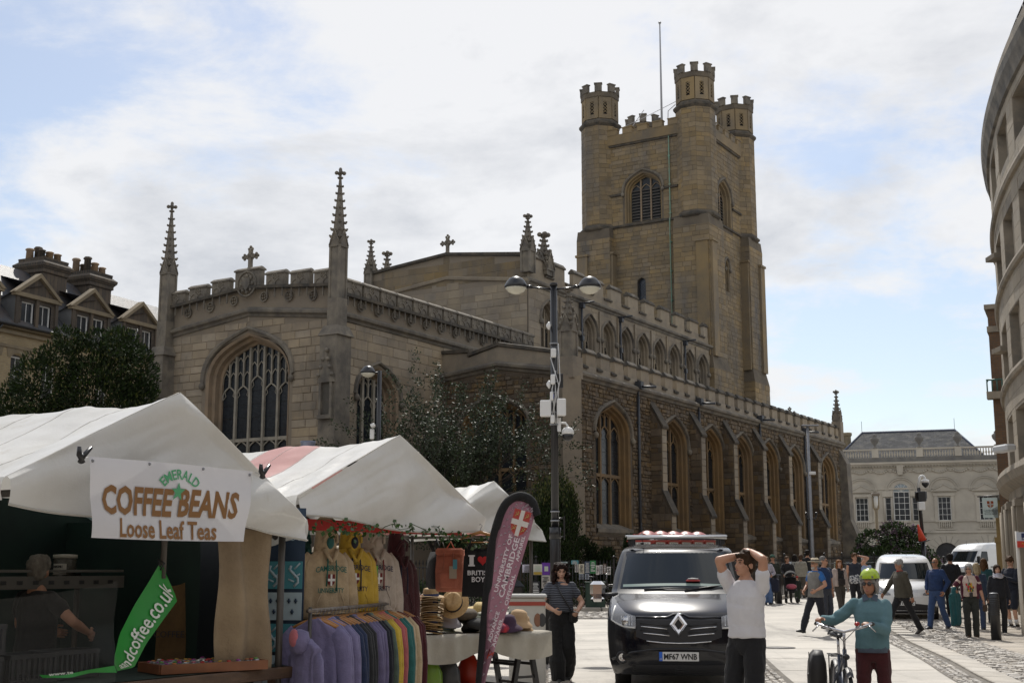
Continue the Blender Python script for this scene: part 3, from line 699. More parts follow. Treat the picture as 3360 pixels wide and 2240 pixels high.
 for k in range(-3,9):
  for sg in (-1,1):
   z = 19.3+k*.2; x0,x1 = -11.63,-11.03
   za,zb = (z,z+.6) if sg > 0 else (z+.6,z)
   if min(za,zb) > 19.25 and max(za,zb) < 20.8: g.bar(f(x0,za,-.27),f(x1,zb,-.27),.015)
 g.bar(f(-11.63,19.3,-.1),f(-11.63,20.6,-.1),.06); g.bar(f(-11.03,19.3,-.1),f(-11.03,20.6,-.1),.06); g.build('lattice',IRON,w)
 fn = fN(Q0); hN = arch_pts(cs-.4,2.5,24.6,26.6,27.9,9,.68); hl = arch_pts(cs-.3,.75,20.1,21.7,22.3,5)
 wall('tower_wall',CH,MORT,[(S0,0),(S1,0),(S1,30.5),(S0,30.5)],[hN,hl],fn,.6)
 facing(CH,TWST,[(S0,12),(S1,12),(S1,30.3),(S0,30.3)],[arch_pts(cs-.4,2.75,24.4,26.6,28.1,9,.68),arch_pts(cs-.3,.9,20,21.7,22.4,5)],fn,(.24,.34),(.38,.85),.016,(.006,.024),0,0,12)
 gothic_window(CH,fn,cs-.4,2.5,24.6,26.6,27.9,3,.6,.22,head=26.6,louvre=True,mjamb=TWST,mtrac=JAMB)
 gothic_window(CH,fn,cs-.3,.75,20.1,21.7,22.3,1,.5,.15,head=21.6,mjamb=TWST,hood=True)
 m = MB(); m.bx(S1-.2,S1,Q0,Q1,0,30.5); m.bx(S0+.2,S1-.2,Q1-.2,Q1,0,30.5); m.build('tower_wall',MORT,CH)
 m = MB(); m.bx(S0+.2,S1-.2,Q0+.2,Q1-.2,30.0,30.6); m.build('tower_roof',LEAD,CH)
 sq = [(S0,Q0,S0,Q1),(S0,Q0,S1,Q0),(S1,Q0,S1,Q1),(S0,Q1,S1,Q1)]
 st = [(-.02,-.12),(.12,-.08),(.14,.03),(-.02,.12)]
 for z,cp in ((24.6,1),(30.4,1)):
  cornice(CH,[(-Q1,z),(-Q0,z)],f,st,COPE); cornice(CH,[(S0,z),(S1,z)],fn,st,COPE)
 for a0,a1 in ((-13.7,-12.6),(-9.6,-8.5)): cornice(CH,[(a0,26.85),(a1,26.85)],f,st,COPE)
 for a0,a1 in ((32.5,33.5),(36.2,37.8)): cornice(CH,[(a0,26.2),(a1,26.2)],fn,st,COPE)
 # parapet: four sides, stepped merlons
 par = [(S0+.15,lambda t: (S0+.15,t),Q0,Q1),(S1-.15,lambda t: (S1-.15,t),Q0,Q1)]
 for (x0,y0,x1,y1) in sq:
  dx,dy = x1-x0,y1-y0; Ln = max(dx,dy); ang = 0 if dx > dy else R(90)
  m = MB(); m.box(((x0+x1)/2,(y0+y1)/2,30.8),(Ln,.36,.7),ang); m.build('parapet',TWST,CH)
  for k in range(5):
   t = .5+(k-2)*.135; mm_ = MB(); mm_.box((0,0,.2),(.72,.36,.45)); mm_.box((0,0,.45),(.8,.44,.07)); mm_.build('merlon',TWST,CH,(x0+dx*t,y0+dy*t,31.12),(0,0,ang))
 # the stage of clasping buttresses below the belfry and the octagonal turrets above
 tw = 7.4; T = [(31.62,7.37),(31.62,14.63),(38.88,7.37),(38.88,14.63)]
 for i,(x,y) in enumerate(T):
  sx = -1 if x < cs else 1; sy = -1 if y < cq else 1
  m = MB(); w1 = 1.42
  def sqr(w_,z,ox=0,oy=0): return [(x-w_+ox,y-w_+oy,z),(x+w_+ox,y-w_+oy,z),(x+w_+ox,y+w_+oy,z),(x-w_+ox,y+w_+oy,z)]
  m.rings([sqr(1.44,0),sqr(1.44,14.2),sqr(1.28,15.0),sqr(1.28,23.8),sqr(1.22,24.46)],smooth=False); to = m.build('tower_buttress',MORT,CH)
  mb = MB(); rnd = random.Random(40+i)
  for (fx,z0,z1,w_) in ((lambda a,z,d=0: (x-1.28-d,y-a,z),15.1,23.8,1.28),(lambda a,z,d=0: (x+a,y-1.28-d,z),15.1,23.8,1.28),(lambda a,z,d=0: (x-1.44-d,y-a,z),6,14.2,1.44),(lambda a,z,d=0: (x+a,y-1.44-d,z),6,14.2,1.44)):
   for s_ in stones([(-w_,z0),(w_,z0),(w_,z1),(-w_,z1)],[],(.3,.42),(.45,.9),.016,rnd): block(mb,fx,*s_,rnd.uniform(.006,.024))
  kind(mb.build('stone_facing',TWST,to),'stuff')
  # pilaster strips with their small gable heads
  m = MB()
  for (ax,ay,lx,ly) in ((x-1.36,y+.8*sy,.2,.8),(x+.8*sx,y-1.36,.8,.2)): m.bx(ax-lx/2,ax+lx/2,ay-ly/2,ay+ly/2,15,22.6); m.bx(ax-lx/2-.08,ax+lx/2+.08,ay-ly/2-.08,ay+ly/2+.08,22.6,22.75)
  m.build('pilaster',TWST,to)
  o = MB(); ph = math.pi/8; Ro = 1.34
  def octr(r_,z): return [(x+r_*math.cos(ph+k*math.pi/4),y+r_*math.sin(ph+k*math.pi/4),z) for k in range(8)]
  o.rings([octr(1.46,24.45),octr(1.46,24.62),octr(Ro,24.8),octr(Ro,32.0),octr(1.47,32.15),octr(1.47,32.25),octr(1.24,32.5),octr(1.24,34.0),octr(1.36,34.1),octr(1.36,34.45)],smooth=False)
  tu = o.build('turret',MORT,CH)
  o = MB(); o.rings([octr(1.38,24.40),octr(1.52,24.50),octr(1.53,24.63),octr(1.36,24.78)],cap=False,smooth=False); o.build('string_course',COPE,tu); o = MB(); o.rings([octr(1.36,31.95),octr(1.5,32.12),octr(1.5,32.27),octr(1.26,32.46)],cap=False,smooth=False); o.build('string_course',COPE,tu)
  mb = MB(); ro = Ro*math.cos(math.pi/8); hw = Ro*math.sin(math.pi/8)
  for k in range(8):
   an = k*math.pi/4; nx,ny = math.cos(an),math.sin(an)
   if nx > .75 and x > cs or ny > .75: continue
   fx = lambda a,z,d=0,nx=nx,ny=ny: (x+nx*(ro+d)-ny*a,y+ny*(ro+d)+nx*a,z)
   for s_ in stones([(-hw,24.85),(hw,24.85),(hw,32.0),(-hw,32.0)],[],(.28,.38),(.4,.75),.016,rnd): block(mb,fx,*s_,rnd.uniform(.006,.02))
  kind(mb.build('stone_facing',TWST,tu),'stuff')
  rl = 1.24*math.cos(math.pi/8); hl_ = 1.24*math.sin(math.pi/8)
  for k in range(8):
   an = k*math.pi/4; nx,ny = math.cos(an),math.sin(an)
   fx = lambda a,z,d=0,nx=nx,ny=ny: (x+nx*(rl+d)-ny*a,y+ny*(rl+d)+nx*a,z)
   g = MB(); hw_ = hl_*.98
   g.poly([[(-hw_,32.5),(hw_,32.5),(hw_,34.05),(-hw_,34.05)],[(-.14,32.8),(-.14,33.75),(.14,33.75),(.14,32.8)]],lambda a,z: fx(a,z,.07))
   for (a,b) in (((-hw_,32.5),(-hw_,34.05)),((hw_,34.05),(hw_,32.5)),((-.14,33.75),(-.14,32.8)),((.14,32.8),(.14,33.75)),((-.14,32.8),(.14,32.8)),((.14,33.75),(-.14,33.75))):
    g.add([fx(*a,.07),fx(*a,.0),fx(*b,.0),fx(*b,.07)],[(0,1,2,3)])
   g.build('lantern_panel',TWST,tu)
   g = MB(); g.poly([[(-.14,32.8),(.14,32.8),(.14,33.75),(-.14,33.75)]],lambda a,z: fx(a,z,.006)); g.build('opening',mat('void_shade',(.006,.006,.007),.9),tu)  # near-black sheet on the solid core, painted as the lantern's shaded inside
   g = MB()
   for kk in range(4):
    z = 32.9+kk*.24
    g.bar(fx(-.14,z,.05),fx(.14,z+.24 if z < 33.5 else 33.75,.05),.035); g.bar(fx(.14,z,.05),fx(-.14,z+.24 if z < 33.5 else 33.75,.05),.035)
   g.build('lattice',TWST,tu)
   if k % 2 == 0 or True:
    g = MB(); vx,vy = math.cos(an+ph),math.sin(an+ph)
    M = Matrix.Rotation(an+ph,3,'Z'); g.box((x+vx*1.26,y+vy*1.26,34.72),(.24,.5,.55),0,M); g.box((x+vx*1.26,y+vy*1.26,35.0),(.32,.58,.08),0,M)
    g.build('merlon',TRIM,tu)
 # conductor pipe, flag pole, lightning wires
 m = MB(); m.tube([f(-9.07,31.0,.1),f(-9.07,24.8,.08),f(-9.07,24.5,.2),f(-9.07,12,.08)],.045,6)
 for z in range(15,31,2): m.box(f(-9.07,z,.08),(.1,.16,.08))
 m.build('copper_pipe',COPPER,CH)
 m = MB(); m.tube([(cs,11.5,30),(cs,11.5,35),(cs,11.5,40.7)],[.09,.075,.05],8); m.ell((cs,11.5,40.75),(.12,.12,.09),8,6); m.build('flagpole',mat('pole_grey',(.32,.32,.33),.5),CH)
 m = MB(); m.tube([(S0+.3,13.4,31.6),(S0+.3,11,32.2),(S0+.3,8.6,32.9)],.02,4); m.tube([(S0+.2,12.6,30.9),(S0+.2,11.0,32.7)],.025,4); m.tube([(S0+.1,9.2,31),(S0,9.1,32.2),(S0+.1,8.6,32.6)],.03,4); m.build('conductor_wire',mat('alu',(.5,.5,.52),.4),CH)
build_church()
# ------------------------------------------------------------------ ground, road, setts, pavements
CONC = mat('road_concrete',(.50,.465,.41),.7,(.38,.355,.315),.55,.6,30,stain=((.19,.175,.155),.8,.52,.74,(1,.22,1)),contrast=(.4,.62))
PAVE = mat('paving_stone',(.43,.38,.315),.8,(.33,.29,.24),1.1,.4,40,objrand=.12)
SETT = mat('granite_sett',(.43,.39,.335),.5,(.29,.265,.235),3.0,.6,60,island=.3)
GRND = mat('ground_stone',(.31,.28,.24),.85,(.22,.2,.175),.6,.5,30)
EDGE = mat('kerb_granite',(.43,.395,.34),.7,(.33,.30,.26),2.0,.4,60,objrand=.1)
GROUT = mat('sett_joint',(.19,.17,.145),.95,(.12,.11,.095),3.0)
def smoothpath(P,n):
 out = []
 for i in range(len(P)-1):
  p0,p1,p2,p3 = (Vector(P[max(i-1,0)]),Vector(P[i]),Vector(P[i+1]),Vector(P[min(i+2,len(P)-1)]))
  for k in range(n):
   t = k/n; out.append(.5*((2*p1)+(p2-p0)*t+(2*p0-5*p1+4*p2-p3)*t*t+(3*p1-p0-3*p2+p3)*t**3))
 out.append(Vector(P[-1])); return out
CCH = smoothpath([(4.5,7),(5.45,13.5),(6.33,18.8),(7.26,23.4),(8.4,29.8),(9.7,36.5),(11.6,44),(15,56),(21.5,74)],12)   # right channel
PED = smoothpath([(7.9,7),(8.1,13),(8.7,19),(9.41,24.17),(10.44,29.77),(12.06,36.75),(14.4,45),(18,56),(25.5,74)],12)  # pavement edge
LKB = smoothpath([(1.3,41),(3.2,41),(5.5,42),(8.83,46.8),(11.5,53),(13.9,59),(17.5,67),(22.5,78),(30,95)],10)            # far-left kerb
def xat(path,y):
 for a,b in zip(path,path[1:]):
  if a.y <= y <= b.y: return a.x+(b.x-a.x)*(y-a.y)/max(1e-6,b.y-a.y)
 return path[0].x if y < path[0].y else path[-1].x
def build_ground():
 ys = [-30,0,10,20]+[28+2*i for i in range(18)]+[80,110,150,220,400,900]; xs = [-700,-150,-60,-20,0,20,60,150,700]
 m = MB(); m.add([(x,y,gz(y)-.012) for y in ys for x in xs],[(j*9+i,j*9+i+1,j*9+10+i,j*9+9+i) for j in range(len(ys)-1) for i in range(8)]); kind(m.build('ground',GRND),'structure')
 # concrete carriageway
 m = MB(); rows = []; rnd0 = random.Random(77)
 for k in range(90):
  y = 6+k*.75; xr = xat(CCH,y)
  xl = -6.0 if y < 40.6 else max(0,xat(LKB,y) if y < 95 else 30)
  rows.append([(xl+(xr-xl)*t/4,y,gz(y)) for t in range(5)])
 m.rings(rows,cap=False,closed=False,smooth=False); rd = kind(m.build('road',CONC),'structure')
 for y in (12.5,15.2,17.9,20.6,23.3,26,28.7,31.4,34.1,38.2,44,50):   # slab joints
  a,b = 1.2,xat(CCH,y); j = MB(); j.add([(a,y,gz(y)+.004),(b,y+.25,gz(y)+.004),(b,y+.28,gz(y)+.004),(a,y+.03,gz(y)+.004)],[(0,1,2,3)]); j.build('slab_joint',GROUT,rd)
 for k in range(9):         # hairline cracks
  x,y = rnd0.uniform(1.5,5.5),rnd0.uniform(17,33); pts = []
  for i in range(9): pts.append((x,y)); x += rnd0.uniform(.1,.32)*(1 if k % 3 else .3); y += rnd0.uniform(-.12,.12)+(.0 if k % 3 else .35)
  j = MB(); j.rings([[(a,b,gz(b)+.005),(a+.004,b+.016,gz(b)+.005)] for a,b in pts],cap=False,closed=False); j.build('crack',IRON,rd)
 for (x,y) in ((3.0,21.5),(5.4,26.5)):
  j = MB(); j.lathe([(.30,.004),(.30,.007),(.02,.008)],24,(x,y,0)); mh = j.build('manhole_cover',mat('cast_iron',(.09,.085,.08),.6,(.06,.058,.055),9,.6,40),rd)
  j = MB(); j.tube([(x+.31*math.cos(a*.2618),y+.31*math.sin(a*.2618),.006) for a in range(25)],.008,4,False); j.build('cover_frame',IRON,rd)
 # right-hand channel: dark bed, three rows of tiny setts, open slot, kerb slabs
 def ribbon(path,o0,o1,z,name,mt,parent=None,y0=6,y1=74):
  r = []
  for i,p in enumerate(path):
   if not (y0 <= p.y <= y1): continue
   t = (path[min(i+1,len(path)-1)]-path[max(i-1,0)]).normalized(); n = Vector((t.y,-t.x))
   r.append([tuple(p+n*o0)+(gz(p.y)+z,),tuple(p+n*o1)+(gz(p.y)+z,)])
  m = MB(); m.rings(r,cap=False,closed=False,smooth=False); return m.build(name,mt,parent)
 bed = kind(ribbon(CCH,-.02,.85,.004,'drain_channel',GROUT),'structure')
 def along(path,step,y0,y1):
  acc = 0; out = []
  for a,b in zip(path,path[1:]):
   L = (b-a).length; t = -acc
   while True:
    t += step
    if t > L: acc = L-(t-step); break
    p = a+(b-a)*(t/L)
    if y0 <= p.y <= y1: out.append((p,(b-a).normalized()))
  return out
 def sett(mb,c,t,l,w,h,z,rnd):
  n = Vector((t.y,-t.x)); e = .16*min(l,w)
  q = [c+t*(sx*l/2+rnd.uniform(-.008,.008))+n*(sy*w/2+rnd.uniform(-.008,.008)) for sx,sy in ((-1,1),(1,1),(1,-1),(-1,-1))]
  qi = [c+(p-c)*.74 for p in q]; tl = [rnd.uniform(-.006,.006) for _ in range(4)]
  mb.add([(p.x,p.y,z) for p in q]+[(p.x,p.y,z+h+tl[i]) for i,p in enumerate(qi)],[(4,5,6,7),(0,1,5,4),(1,2,6,5),(2,3,7,6),(3,0,4,7)])
 rnd = random.Random(5)
 m = MB()
 for p,t in along(CCH,.115,8,46):
  n = Vector((t.y,-t.x))
  for k in range(3): sett(m,p+n*(.06+k*.105),t,.10,.09,.018,gz(p.y)+.004,rnd)
 kind(m.build('channel_setts',SETT,bed),'stuff')
 for p,t in along(CCH,.92,8,60):
  n = Vector((t.y,-t.x)); b = MB(); c = p+n*.63; b.bbox((0,0,.01),(.90,.40,.06),.012); b.build('kerb_slab',EDGE,bed,(c.x,c.y,gz(p.y)),(0,0,math.atan2(t.y,t.x)))
 # second channel at the near left of the lane
 LC = smoothpath([(2.9,9),(3.4,14),(3.84,18.5),(4.37,23.07),(5.0,28),(5.9,34)],8)
 b2 = kind(ribbon(LC,-.3,.12,.004,'drain_channel',GROUT),'structure')
 m = MB()
 for p,t in along(LC,.115,8,33):
  n = Vector((t.y,-t.x))
  for k in range(3): sett(m,p+n*(-.24+k*.105),t,.10,.09,.018,gz(p.y)+.004,rnd)
 kind(m.build('channel_setts',SETT,b2),'stuff')
 # sett field on the right: rows across
 r = []
 y = 7
 while y < 60: r.append([(xat(CCH,y)+.78,y,gz(y)+.002),(xat(PED,y),y,gz(y)+.002)]); y += 1.5
 m = MB(); m.rings(r,cap=False,closed=False,smooth=False); fld = kind(m.build('cobbles',GROUT),'structure')
 S = []; y = 9.0
 while y < 47:
  a,b = xat(CCH,y)+.86,xat(PED,y)-.34; x = a+rnd.uniform(0,.1)
  while x < b-.05:
   l = rnd.uniform(.13,.25); S.append((x+l/2,y+rnd.uniform(-.01,.01)+.12*(x-a),l)); x += l+.012
  y += .125
 order = sorted(range(len(S)),key=lambda i: (abs(S[i][1]-20.5) if S[i][1] > 17.5 else 50))
 big = set(order[:280]); m = MB()
 for i,(x,yy,l) in enumerate(S):
  tgt = MB() if i in big else m
  sett(tgt,Vector((x,yy)),Vector((1,0)),l,.115,rnd.uniform(.016,.036),gz(yy)+.002,rnd)
  if i in big: tgt.build('sett',SETT,fld)
 kind(m.build('sett_paving',SETT,fld),'stuff')
 m = MB()
 for p,t in along(PED,.13,8,50):
  n = Vector((-t.y,t.x))
  for k in range(3): sett(m,p+n*(.05+k*.1),t,.12,.092,.022,gz(p.y)+.004,rnd)
 kind(m.build('edge_setts',SETT,fld),'stuff')
 # right pavement with flags
 r = []; y = 6
 while y < 74: r.append([(xat(PED,y),y,gz(y)+.004),(xat(PED,y)+14,y,gz(y)+.004)]); y += 2
 m = MB(); m.rings(r,cap=False,closed=False,smooth=False); pv = kind(m.build('pavement',GROUT),'structure')
 y = 19.0; cnt = 0
 while y < 50:
  x = xat(PED,y)+.03; h = rnd.choice((.45,.6,.75))
  for k in range(8):
   l = rnd.uniform(.6,1.1)
   if x-xat(PED,y) > 4.6+max(0,(y-30)*.15): break
   b = MB(); b.bbox((0,0,.0),(l-.014,h-.014,.05),.008); b.build('flagstone',PAVE,pv,(x+l/2,y+h/2,gz(y+h/2)+.004),(rnd.uniform(-.002,.002),rnd.uniform(-.002,.002),0)); x += l; cnt += 1
  y += h
 # far-left pavement, kerb of slabs, and the sett band in front of it
 r = []
 for p in LKB: r.append([(p.x,p.y,gz(p.y)+.006),(p.x-14,p.y+14,gz(p.y+14)+.006)])
 m = MB(); m.rings([[q[0],q[1]] for q in r],cap=False,closed=False,smooth=False); lp = kind(m.build('pavement',PAVE,None),'structure')
 for p,t in along(LKB,1.0,40,75):
  b = MB(); b.bbox((0,0,.06),(.97,.22,.14),.015); b.build('kerb_slab',EDGE,lp,(p.x,p.y,gz(p.y)),(0,0,math.atan2(t.y,t.x)))
 m = MB(); y = 37.0
 while y < 40.4:
  x = .6
  while x < 4.6: l = rnd.uniform(.16,.28); sett(m,Vector((x,y)),Vector((1,0)),l,.15,.03,gz(y)+.006,rnd); x += l+.015
  y += .165
 g = MB(); g.add([(.4,36.9,gz(36.9)+.005),(4.8,36.9,gz(36.9)+.005),(4.8,40.6,gz(40.6)+.005),(.4,40.6,gz(40.6)+.005)],[(0,1,2,3)]); cb = kind(g.build('cobbles',GROUT),'structure')
 kind(m.build('sett_paving',SETT,cb),'stuff')
 # narrow sett strip beside the hat table
 m = MB(); y = 13.0
 while y < 26:
  x = .25+(y-13)*.028
  for k in range(3): l = .16; sett(m,Vector((x+k*.17,y)),Vector((1,0)),l,.11,.026,.004,rnd)
  y += .125
 g = MB(); g.add([(.15,13,.003),(.7,13,.003),(1.05,26,.003),(.5,26,.003)],[(0,1,2,3)]); cb = kind(g.build('cobbles',GROUT),'structure')
 kind(m.build('sett_paving',SETT,cb),'stuff')
build_ground()

# ------------------------------------------------------------------ terrace of brick houses (left)
YBRK = mat('yellow_brick',(.37,.285,.155),.9,(.28,.22,.13),.6,.5,30,brick=((.30,.225,.125),(.33,.28,.2),1.0,.235,.078,.012),contrast=(.5,.75),stretch=(1,1,1))
DBRK = mat('dark_brick',(.075,.062,.05),.9,(.05,.043,.037),1.0,.5,30,brick=((.13,.10,.07),(.055,.05,.045),1.0,.235,.078,.012),contrast=(.5,.75))
SLATE = mat('slate_roof',(.075,.08,.09),.55,(.11,.085,.07),.9,.4,20,brick=((.055,.06,.07),(.03,.03,.035),1.0,.32,.2,.012),contrast=(.45,.7))
WHITE = mat('white_paint',(.72,.72,.70),.5,(.62,.62,.60),3)
DGLS = mat('window_glass',(.025,.03,.036),.12,(.04,.045,.052),1.2,spec=.6)
SAND = mat('sandstone_band',(.25,.20,.13),.9,(.17,.14,.095),1.2,.4,30)
TERR = mat('clay_pot',(.34,.235,.145),.85,(.24,.17,.11),4,objrand=.25)
def sash(parent,fn,a0,a1,z0,z1,nx=1,nz=2,m=None,gm=None,name='window',fr=.06):
 m = m or WHITE; gm = gm or DGLS
 g = MB(); g.add([fn(a0,z0,-.06),fn(a1,z0,-.06),fn(a1,z1,-.06),fn(a0,z1,-.06)],[(0,1,2,3)]); w = g.build(name,gm,parent)
 def br(p0,q0,p1,q1,t0,t1):
  b = MB(); P = [(p0,q0),(p1,q0),(p1,q1),(p0,q1)]
  b.prism(P,lambda a,z,d: fn(a,z,d),t0,t1); return b
 f = MB()
 for (p0,q0,p1,q1) in ((a0,z0,a0+fr,z1),(a1-fr,z0,a1,z1),(a0+fr,z0,a1-fr,z0+fr),(a0+fr,z1-fr,a1-fr,z1)): f.prism([(p0,q0),(p1,q0),(p1,q1),(p0,q1)],lambda a,z,d: fn(a,z,d),-.055,-.01)
 f.build('window_frame',m,w)
 t = fr*.45
 for i in range(1,nx):
  x = a0+(a1-a0)*i/nx; br(x-t/2,z0+fr,x+t/2,z1-fr,-.056,-.03).build('glazing_bar',m,w)
 for j in range(1,nz):
  z = z0+(z1-z0)*j/nz; k = t*1.6 if (nz == 2) else t; br(a0+fr,z-k/2,a1-fr,z+k/2,-.057,-.025).build('glazing_bar',m,w)
 return w
def build_terrace():
 o = empty('terraced_house',(-21.5,56.7,0),math.atan2(.907,.42)); tag(o,'row of yellow brick terraced houses with gabled dormers and tall chimneys behind the dark yew','house')
 # local x along the street (away), local y towards the back, facade at y=0 facing -y
 f = lambda a,z,d=0: (a,-d,z)
 wins = []
 for k in range(-2,4):
  c = k*3.42
  for dx in (-.85,1.0): wins.append((c+dx,9.1,10.75)); wins.append((c+dx,5.4,7.6))
 holes = [[(x-.42,a),(x+.42,a),(x+.42,b),(x+.25,b+.09),(x,b+.13),(x-.25,b+.09),(x-.42,b)] for x,a,b in wins]
 bo = empty('house_front',(0,0,0),0,o); bo.rotation_euler = (R(90),0,0)          # x, z, -> material plane
 def f2(a,z,d=0): return (a,z,d)
 def under(me_o): me_o.parent = o; return me_o
 # brick material runs on local x/y of the rotated mesh
 m = MB(); m.poly([[(-9,0),(12.5,0),(12.5,12.0),(-9,12.0)]]+[h[::-1] for h in holes],lambda a,z: (a,z,0))
 for h in holes:
  n = len(h); m.add([(a,b,0) for a,b in h]+[(a,b,-.2) for a,b in h],[(i,n+i,n+(i+1) % n,(i+1) % n) for i in range(n)])
 w = m.build('front_wall',YBRK,o); w.rotation_euler = (R(90),0,0)
 bpy.data.objects.remove(bo)
 for x,a,b in wins:
  if 1: sash(o,lambda p,z,d: (p,-d+.14,z),x-.42,x+.42,a,b+.02,2,2)
  v = MB(); v.prism([(x-.62,b-.05),(x-.45,b-.05),(x-.25,b+.12),(x,b+.16),(x+.25,b+.12),(x+.45,b-.05),(x+.62,b-.05),(x+.7,b+.35),(x-.7,b+.35)],lambda p,z,d: (p,-d,z),0,.02); v.build('brick_arch',SAND,o)
 for z,d in ((11.1,.05),(11.7,.12),(11.95,.22)):
  v = MB(); v.bx(-9,12.5,-d,0,z,z+.14); v.build('brick_band',SAND,o)
 v = MB(); v.tube([(-9,-.3,12.08),(12.5,-.3,12.08)],.08,6); v.build('gutter',IRON,o)
 v = MB(); v.tube([(-2.15,-.3,12.0),(-2.35,-.1,11.6),(-2.35,-.1,6)],.06,6); v.build('rain_pipe',IRON,o)
 sl = MB(); sl.add([(-9,0,0),(12.5,0,0),(12.5,4.9,0),(-9,4.9,0)],[(0,1,2,3)]); r_ = sl.build('roof',SLATE,o,(0,-.2,12.1),(R(46),0,0))
 v = MB(); v.add([(-9,3.2,15.62),(12.5,3.2,15.62),(12.5,7,12.1),(-9,7,12.1)],[(0,1,2,3)]); v.build('roof_back',SLATE,o)
 for x in (-9,12.5):
  v = MB(); v.add([(x,-.1,0),(x,6.9,0),(x,6.9,12.1),(x,3.2,15.6),(x,-.1,12.1)],[(0,1,2,3,4)]); v.build('gable_wall',SAND,o)
 for k in range(-1,3):
  c = k*3.42; hw = 1.25; D = MB()
  D.poly([[(c-hw,11.95),(c+hw,11.95),(c+hw,13.55),(c-hw,13.55)],[(c-.88,12.2),(c-.88,13.3),(c-.12,13.3),(c-.12,12.2)],[(c+.12,12.2),(c+.12,13.3),(c+.88,13.3),(c+.88,12.2)]],lambda a,z: (a,z,0.02))
  d = D.build('dormer',DBRK,o); d.rotation_euler = (R(90),0,0)
  v = MB(); v.add([(c-hw,-.02,11.95),(c-hw,3.2,11.95),(c-hw,3.2,13.55),(c-hw,-.02,13.55)],[(0,3,2,1)]); v.add([(c+hw,-.02,11.95),(c+hw,3.2,11.95),(c+hw,3.2,13.55),(c+hw,-.02,13.55)],[(0,1,2,3)]); v.build('dormer_cheek',LEAD,o)
  for q in (-.5,.5): sash(o,lambda p,z,dd: (p,-dd+.06,z),c+q-.38,c+q+.38,12.2,13.3,2,1)
  v = MB(); v.prism([(c-hw,13.6),(c+hw,13.6),(c,14.42)],lambda p,z,dd: (p,-dd,z),0,.05); t = v.build('pediment',DBRK,o)
  v = MB(); v.prism([(c-hw-.15,13.48),(c+hw+.15,13.48),(c+hw+.15,13.66),(c-hw-.15,13.66)],lambda p,z,dd: (p,-dd,z),-.1,.16); v.build('pediment_band',SAND,o)
  for sg in (-1,1):
   v = MB(); v.prism([(c+sg*(hw+.22),13.6),(c+sg*(hw-.02),13.6),(c,14.5),(c,14.7)] if sg < 0 else [(c+sg*(hw-.02),13.6),(c+sg*(hw+.22),13.6),(c,14.7),(c,14.5)],lambda p,z,dd: (p,-dd,z),-.15,.2); v.build('rake_moulding',SAND,o)
   s = MB(); s.add([(0,0,0),(3.3,0,0),(3.3,1.72,0),(0,1.72,0)],[(0,1,2,3)])
   rr = s.build('dormer_roof',SLATE,o); rr.matrix_local = Matrix.Translation((c+sg*(hw+.2),-.1,13.66)) @ Matrix(((0,-sg*.815,0,0),(1,0,0,0),(0,.58,1,0),(0,0,0,1)))
  for x in (-hw+.08,-.0,hw-.08): v = MB(); v.bx(c+x-.09,c+x+.09,-.1,-.02,12.0,13.48); v.build('pilaster',DBRK,o)
  v = MB(); v.bx(c-1.05,c+1.05,-.18,.0,12.08,12.17); v.build('window_sill',LEAD,o)
 for c in (2.25,5.35):
  v = MB(); v.add([(0,0,0)],[]); D = MB()
  x0,x1,y0,y1 = c+.2,c+1.75,2.2,3.8
  def rc(e,z): return [(x0-e,y0-e,z),(x1+e,y0-e,z),(x1+e,y1+e,z),(x0-e,y1+e,z)]
  D.rings([rc(0,13),rc(0,15.5),rc(.08,15.55),rc(.08,15.7),rc(.2,15.85),rc(.22,15.98),rc(.02,16.15),rc(.04,16.3)],smooth=False); s = D.build('chimney_stack',DBRK,o)
  for i in range(3):
   for j in range(2):
    h = random.Random(i*3+j+int(c*7)).choice((.42,.55,.75)); P = MB(); P.lathe([(.19,0),(.17,h*.8),(.22,h*.84),(.22,h*.92),(.17,h),(.12,h),(.12,h*.7)],10 if (i+j) % 2 else 6)
    P.build('chimney_pot',TERR if (i+j*2) % 3 else DBRK,s,(x0+.25+i*.52,y0+.45+j*.75,16.3))
build_terrace()
